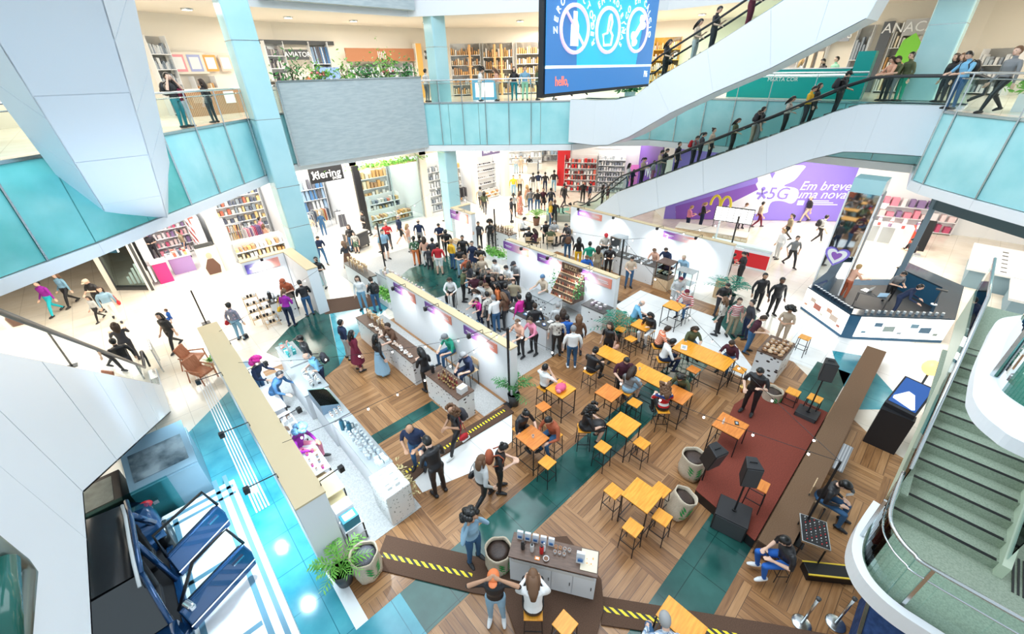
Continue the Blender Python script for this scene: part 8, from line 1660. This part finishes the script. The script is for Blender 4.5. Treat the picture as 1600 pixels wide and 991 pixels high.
 (748, 422, 'st', 'dn', 0, 'R', 'black', 'black', 'long', 'woman with long dark hair beside the olive T-shirt', F()),
 (755, 431, 'st', 'dn', 0, 'R', 'wine', 'black', 'long', 'woman in wine red with name tag in the crowd', F()),
 (763, 423, 'st', 'dn', 0, 'D', 'black', 'black', 'short', 'person in black behind the wine red top', F()),
 (752, 402, 'st', 'dn', 0, 'D', 'beige', 'beige', 'long', 'blond person in beige near the plant bed', F(hcol='blond')),
 (802, 438, 'st', 'ph', 10, 'U', 'khaki', 'dgrey', 'bald', 'man in grey green T-shirt before the food table', F(hcol='dbrown', h=1.78)),
 (811, 464, 'st', 'dn', 5, 'UL', 'magenta', 'purple', 'short', 'woman in magenta shawl with short black hair', F(sleeve='l', sex='f')),
 (826, 461, 'st', 'dn', 0, 'U', 'black', 'white', 'long', 'woman with long black hair and white trousers', F(sleeve='l', loose=True)),
 (803, 412, 'st', 'ph', 8, 'DL', 'grey', 'black', 'cap', 'seller in grey T-shirt and cap behind the food table', F(hcol='dgrey')),
 (791, 418, 'st', 'ph', 8, 'DL', 'white', 'black', 'short', 'seller in white beside the grey capped seller', F()),
 (848, 433, 'st', 'rc', 10, 'DL', 'beige', 'khaki', 'beanie', 'seller in beige apron with blue head scarf', F(hcol='bluehair')),
 (829, 500, 'st', 'rc', 14, 'DL', 'pink', 'black', 'short', 'woman in pink shirt behind the merchandise counter', F(hcol='dbrown', sleeve='l', sex='f')),
 (809, 503, 'st', 'rc', 10, 'DL', 'peach', 'black', 'short', 'person in rose coloured top left of the pink shirt', F(hcol='lbrown')),
 (886, 496, 'st', 'dn', 5, 'U', 'blue', 'black', 'short', 'child in bright blue T-shirt seen from behind', F(h=1.6, shorts=True)),
 (896, 514, 'st', 'dn', 4, 'U', 'white', 'jeans', 'beanie', 'person in white hoodie with grey hair cover and cross strap', F(hcol='grey', sleeve='l', shoes='white', loose=True)),
 (905, 496, 'st', 'dn', 5, 'U', 'brown', 'dgrey', 'long', 'person in dark brown top right of the blue T-shirt', F(hcol='lbrown', sleeve='l')),
 (871, 497, 'st', 'dn', 5, 'U', 'pattern', 'black', 'short', 'person in black and white print top left of the blue T-shirt', F(hcol='dbrown')),
 (872, 477, 'st', 'dn', 8, 'U', 'lgrey', 'dgrey', 'short', 'grey haired person leaning at the slanted rack', F(hcol='gh', sleeve='l')),
 (880, 487, 'st', 'dn', 8, 'U', 'brown', 'black', 'long', 'person with long brown hair in front of the slanted rack', F(hcol='dbrown')),
 (228, 367, 'st', 'ph', 5, 'DR', 'dgrey', 'dgrey', 'short', 'shop worker in dark uniform with badge in the cosmetics shop', F()),
 (278, 362, 'st', 'dn', 0, 'DL', 'khaki', 'jeans', 'short', 'person in khaki beside the violet display table', F()),
 (943, 291, 'st', 'dn', 0, 'R', 'black', 'black', 'long', 'woman in black waiting at the escalator foot', F(sleeve='l')),
 (951, 292, 'st', 'dn', 0, 'R', 'wine', 'beige', 'short', 'person in dark pink and beige waiting at the escalator foot', F(hcol='dbrown')),
 (912, 285, 'st', 'dn', 0, 'D', 'black', 'black', 'short', 'man in black by the red shop shelves', F(sleeve='l')),
 (922, 289, 'st', 'dn', 0, 'L', 'navy', 'black', 'short', 'person in navy by the red shop shelves', F()),
])
# baby and child carried
people([(259, 485, 'lo', 'dn', 0, 'DL', 'blue', 'blue', 'short', 'small child in blue carried by the person in black', F(h=.95, z=.72, hcol='lbrown', skin='l', shorts=True))])
sp_ = P(1166, 600, 1.15); sax((sp_.x, sp_.y, .98), R(180))
# riders
def on_path(path, x):
    def f(px, py, hh):
        q_ = onX(px, py, x); z = q_.z - hh; zs = path_z(path, q_.y); return Vector((x, q_.y, zs))
    return f
RX = on_path(PATH_R, 23.1)
ESC = [(981, 278, 'white', 'jeans', 'long', 'woman in white top lowest of the escalator riders'), (988, 278, 'navy', 'black', 'short', 'child behind the woman in white on the busy escalator'), (1004, 264, 'beige', 'dgrey', 'tail', 'woman with ponytail and khaki bag on the busy escalator'),
 (1020, 269, 'lgrey', 'pink', 'short', 'child in grey top on the busy escalator'), (1031, 249, 'beige', 'grey', 'short', 'person in beige jacket on the busy escalator'), (1039, 247, 'black', 'grey', 'short', 'man in black shirt beside the beige jacket rider'), (1060, 236, 'black', 'black', 'short', 'tall man in black above the black shirt rider'),
 (1085, 231, 'grey', 'dgrey', 'short', 'person in grey with red bag on the busy escalator'), (1096, 224, 'dgrey', 'black', 'tail', 'woman in dark grey on the middle of the busy escalator'), (1114, 210, 'beige', 'dgrey', 'bun', 'woman with tied hair and bare shoulders on the escalator'), (1150, 195, 'olive', 'black', 'long', 'woman in olive top on the upper half of the escalator'),
 (1183, 182, 'lgrey', 'beige', 'short', 'person in cream trousers on the upper half of the escalator'), (1193, 170, 'black', 'grey', 'short', 'man in black T-shirt leaning on the escalator rail'), (1239, 145, 'pattern', 'black', 'long', 'woman in floral blouse below the yellow shirt'), (1272, 131, 'yellow', 'dgrey', 'short', 'man in bright yellow T-shirt near the top of the escalator'),
 (1283, 127, 'black', 'black', 'long', 'woman in black beside the yellow T-shirt'), (1327, 102, 'black', 'black', 'cap', 'person in black hoodie and cap at the top of the escalator')]
for i, (px, py, tp, bt, hr, lb) in enumerate(ESC):
    people([(px, py, 'st', ('dn', 'ho', 'ph')[i % 3], 0, (270 if i % 4 else 300), tp, bt, hr, lb, F(h=1.62 if 'child' not in lb else 1.2, acc='backpack' if i in (7, 12, 16) else None, acol='red' if i == 7 else 'dgrey', sleeve='l' if i % 2 else 's'))], zf=on_path(PATH_R, 22.95 + (.35 if i % 2 else 0)))
for px, py, tp, bt, hr, lb in ((1044, 67, 'black', 'black', 'long', 'woman in black with bag lowest on the upper escalator'), (1093, 28, 'beige', 'lgrey', 'long', 'woman with long hair and beige top on the upper escalator'), (1123, 8, 'black', 'dgrey', 'short', 'man in black T-shirt on the upper escalator'), (1178, -8, 'maroon', 'maroon', 'short', 'person in dark red at the top right of the upper escalator')):
    people([(px, py, 'st', 'ho', 0, 270, tp, bt, hr, lb, F(acc='handbag' if py == 67 else None))], zf=on_path(PATH_U, 20.5))
for px, py, tp, lb, ar in ((167, 519, 'black', 'person in black on the left escalator stretching an arm out', 'dn'), (192, 531, 'dgrey', 'long haired person on the left escalator touching the handrail', 'rc')):
    people([(px, py, 'st', ar, 0, 95, tp, 'dgrey', 'short' if px == 167 else 'long', lb, F(hcol='bh' if px == 167 else 'dbrown', sleeve='l'))], zf=on_path(PATH_L, -2.0 + (.0 if px == 167 else .12)))
# upper level: stand just behind the atrium edge along the line of sight
def on_edge(off):
    def f(px, py, hh):
        r_ = ray(px, py); d = Vector((r_.x, r_.y)).normalized(); best = None
        for a, b in zip(O, O[1:]):
            a, b = Vector(a), Vector(b); e = b-a; den = d.x*e.y - d.y*e.x
            if abs(den) < 1e-6: continue
            t_ = (a.x*e.y - a.y*e.x)/den; s_ = (a.x*d.y - a.y*d.x)/den
            if t_ > 0 and -.001 <= s_ <= 1.001 and (best is None or t_ > best): best = t_
        p_ = d*((best or 20)+off); return Vector((p_.x, p_.y, 7.7))
    return f
people([
 (255, 108, 'st', 'ea', 0, 'R', 'black', 'teal', 'short', 'person holding a phone up beside the hanging escalator', F(acc='backpack')),
 (268, 124, 'st', 'dn', 0, 'U', 'maroon', 'lgrey', 'short', 'person in dark maroon behind the one holding up a phone', F(h=1.5)),
 (315, 129, 'st', 'dn', 0, 'L', 'black', 'black', 'long', 'person with dark hair behind the rattan counter', F(h=1.5, hcol='dbrown')),
 (663, 105, 'st', 'dn', 0, 'UR', 'lgrey', 'grey', 'short', 'person in pale shirt beside the orange column', F()),
 (748, 101, 'st', 'ph', 6, 'R', 'white', 'white', 'curly', 'person in white behind the blue service desk', F(sex='f')),
 (776, 102, 'st', 'ph', 6, 'L', 'peach', 'beige', 'long', 'person with reddish hair behind the blue service desk', F(hcol='lbrown')),
 (803, 105, 'st', 'dn', 0, 'D', 'black', 'teal', 'long', 'woman in black left of the video screen', F()),
 (820, 99, 'st', 'dn', 0, 'D', 'ljeans', 'mint', 'short', 'person in denim jacket and pale green trousers by the video screen', F(sleeve='l')),
 (840, 102, 'st', 'dn', 0, 'R', 'olive', 'black', 'long', 'blond person in green and black beside the video screen', F(hcol='blond', sleeve='l')),
 (867, 105, 'st', 'dn', 0, 'R', 'black', 'black', 'short', 'dark dressed person half hidden under the video screen', F()),
 (1403, 88, 'st', 'tb', 8, 'L', 'peach', 'black', 'long', 'woman in peach blouse leaning at the upper balustrade', F(sleeve='l', hcol='dbrown')),
 (1413, 84, 'st', 'tb', 5, 'L', 'olive', 'grey', 'short', 'man in olive between the peach blouse and green shirt', F(hcol='dbrown')),
 (1430, 83, 'st', 'dn', 5, 'L', 'olive', 'green', 'short', 'tall man in olive shirt at the upper balustrade', F(h=1.8, sleeve='l')),
 (1528, 71, 'st', 'tb', 4, 'L', 'sky', 'jeans', 'short', 'man in light blue T-shirt with big dark backpack', F(h=1.75, acc='backpack')),
 (1511, 77, 'st', 'dn', 0, 'L', 'grey', 'dgrey', 'long', 'fair haired person beside the big dark backpack', F(hcol='lbrown', sleeve='l')),
 (1500, 79, 'st', 'dn', 0, 'L', 'black', 'dgrey', 'long', 'person in black left of the fair haired one', F(hcol='dbrown', sleeve='l')),
 (1592, 80, 'wk', 'dn', 0, 'L', 'grey', 'black', 'short', 'man in grey hoodie striding at the right edge', F(sleeve='l', h=1.8, hcol='lbrown')),
], zf=on_edge(.7))
people([
 (1221, 92, 'st', 'dn', 0, 'U', 'black', 'black', 'long', 'person with long black hair behind the teal counter', F()),
 (1255, 88, 'st', 'dn', 0, 'R', 'lgrey', 'grey', 'long', 'blond person behind the teal counter', F(hcol='blond')),
 (1292, 86, 'st', 'ph', 0, 'L', 'black', 'black', 'short', 'man in black behind the teal counter', F()),
 (1313, 78, 'st', 'dn', 0, 'L', 'mint', 'black', 'short', 'person in mint green behind the teal counter', F(h=1.75)),
], zf=on_edge(3.4))
for (px, py, z, lb, rz) in ((494, 745, .6, 'wooden folding chair with pale seat in the left booth', 20),):
    q_ = P(px, py, z); folding_stool(q_.x, q_.y, R(rz), lb)
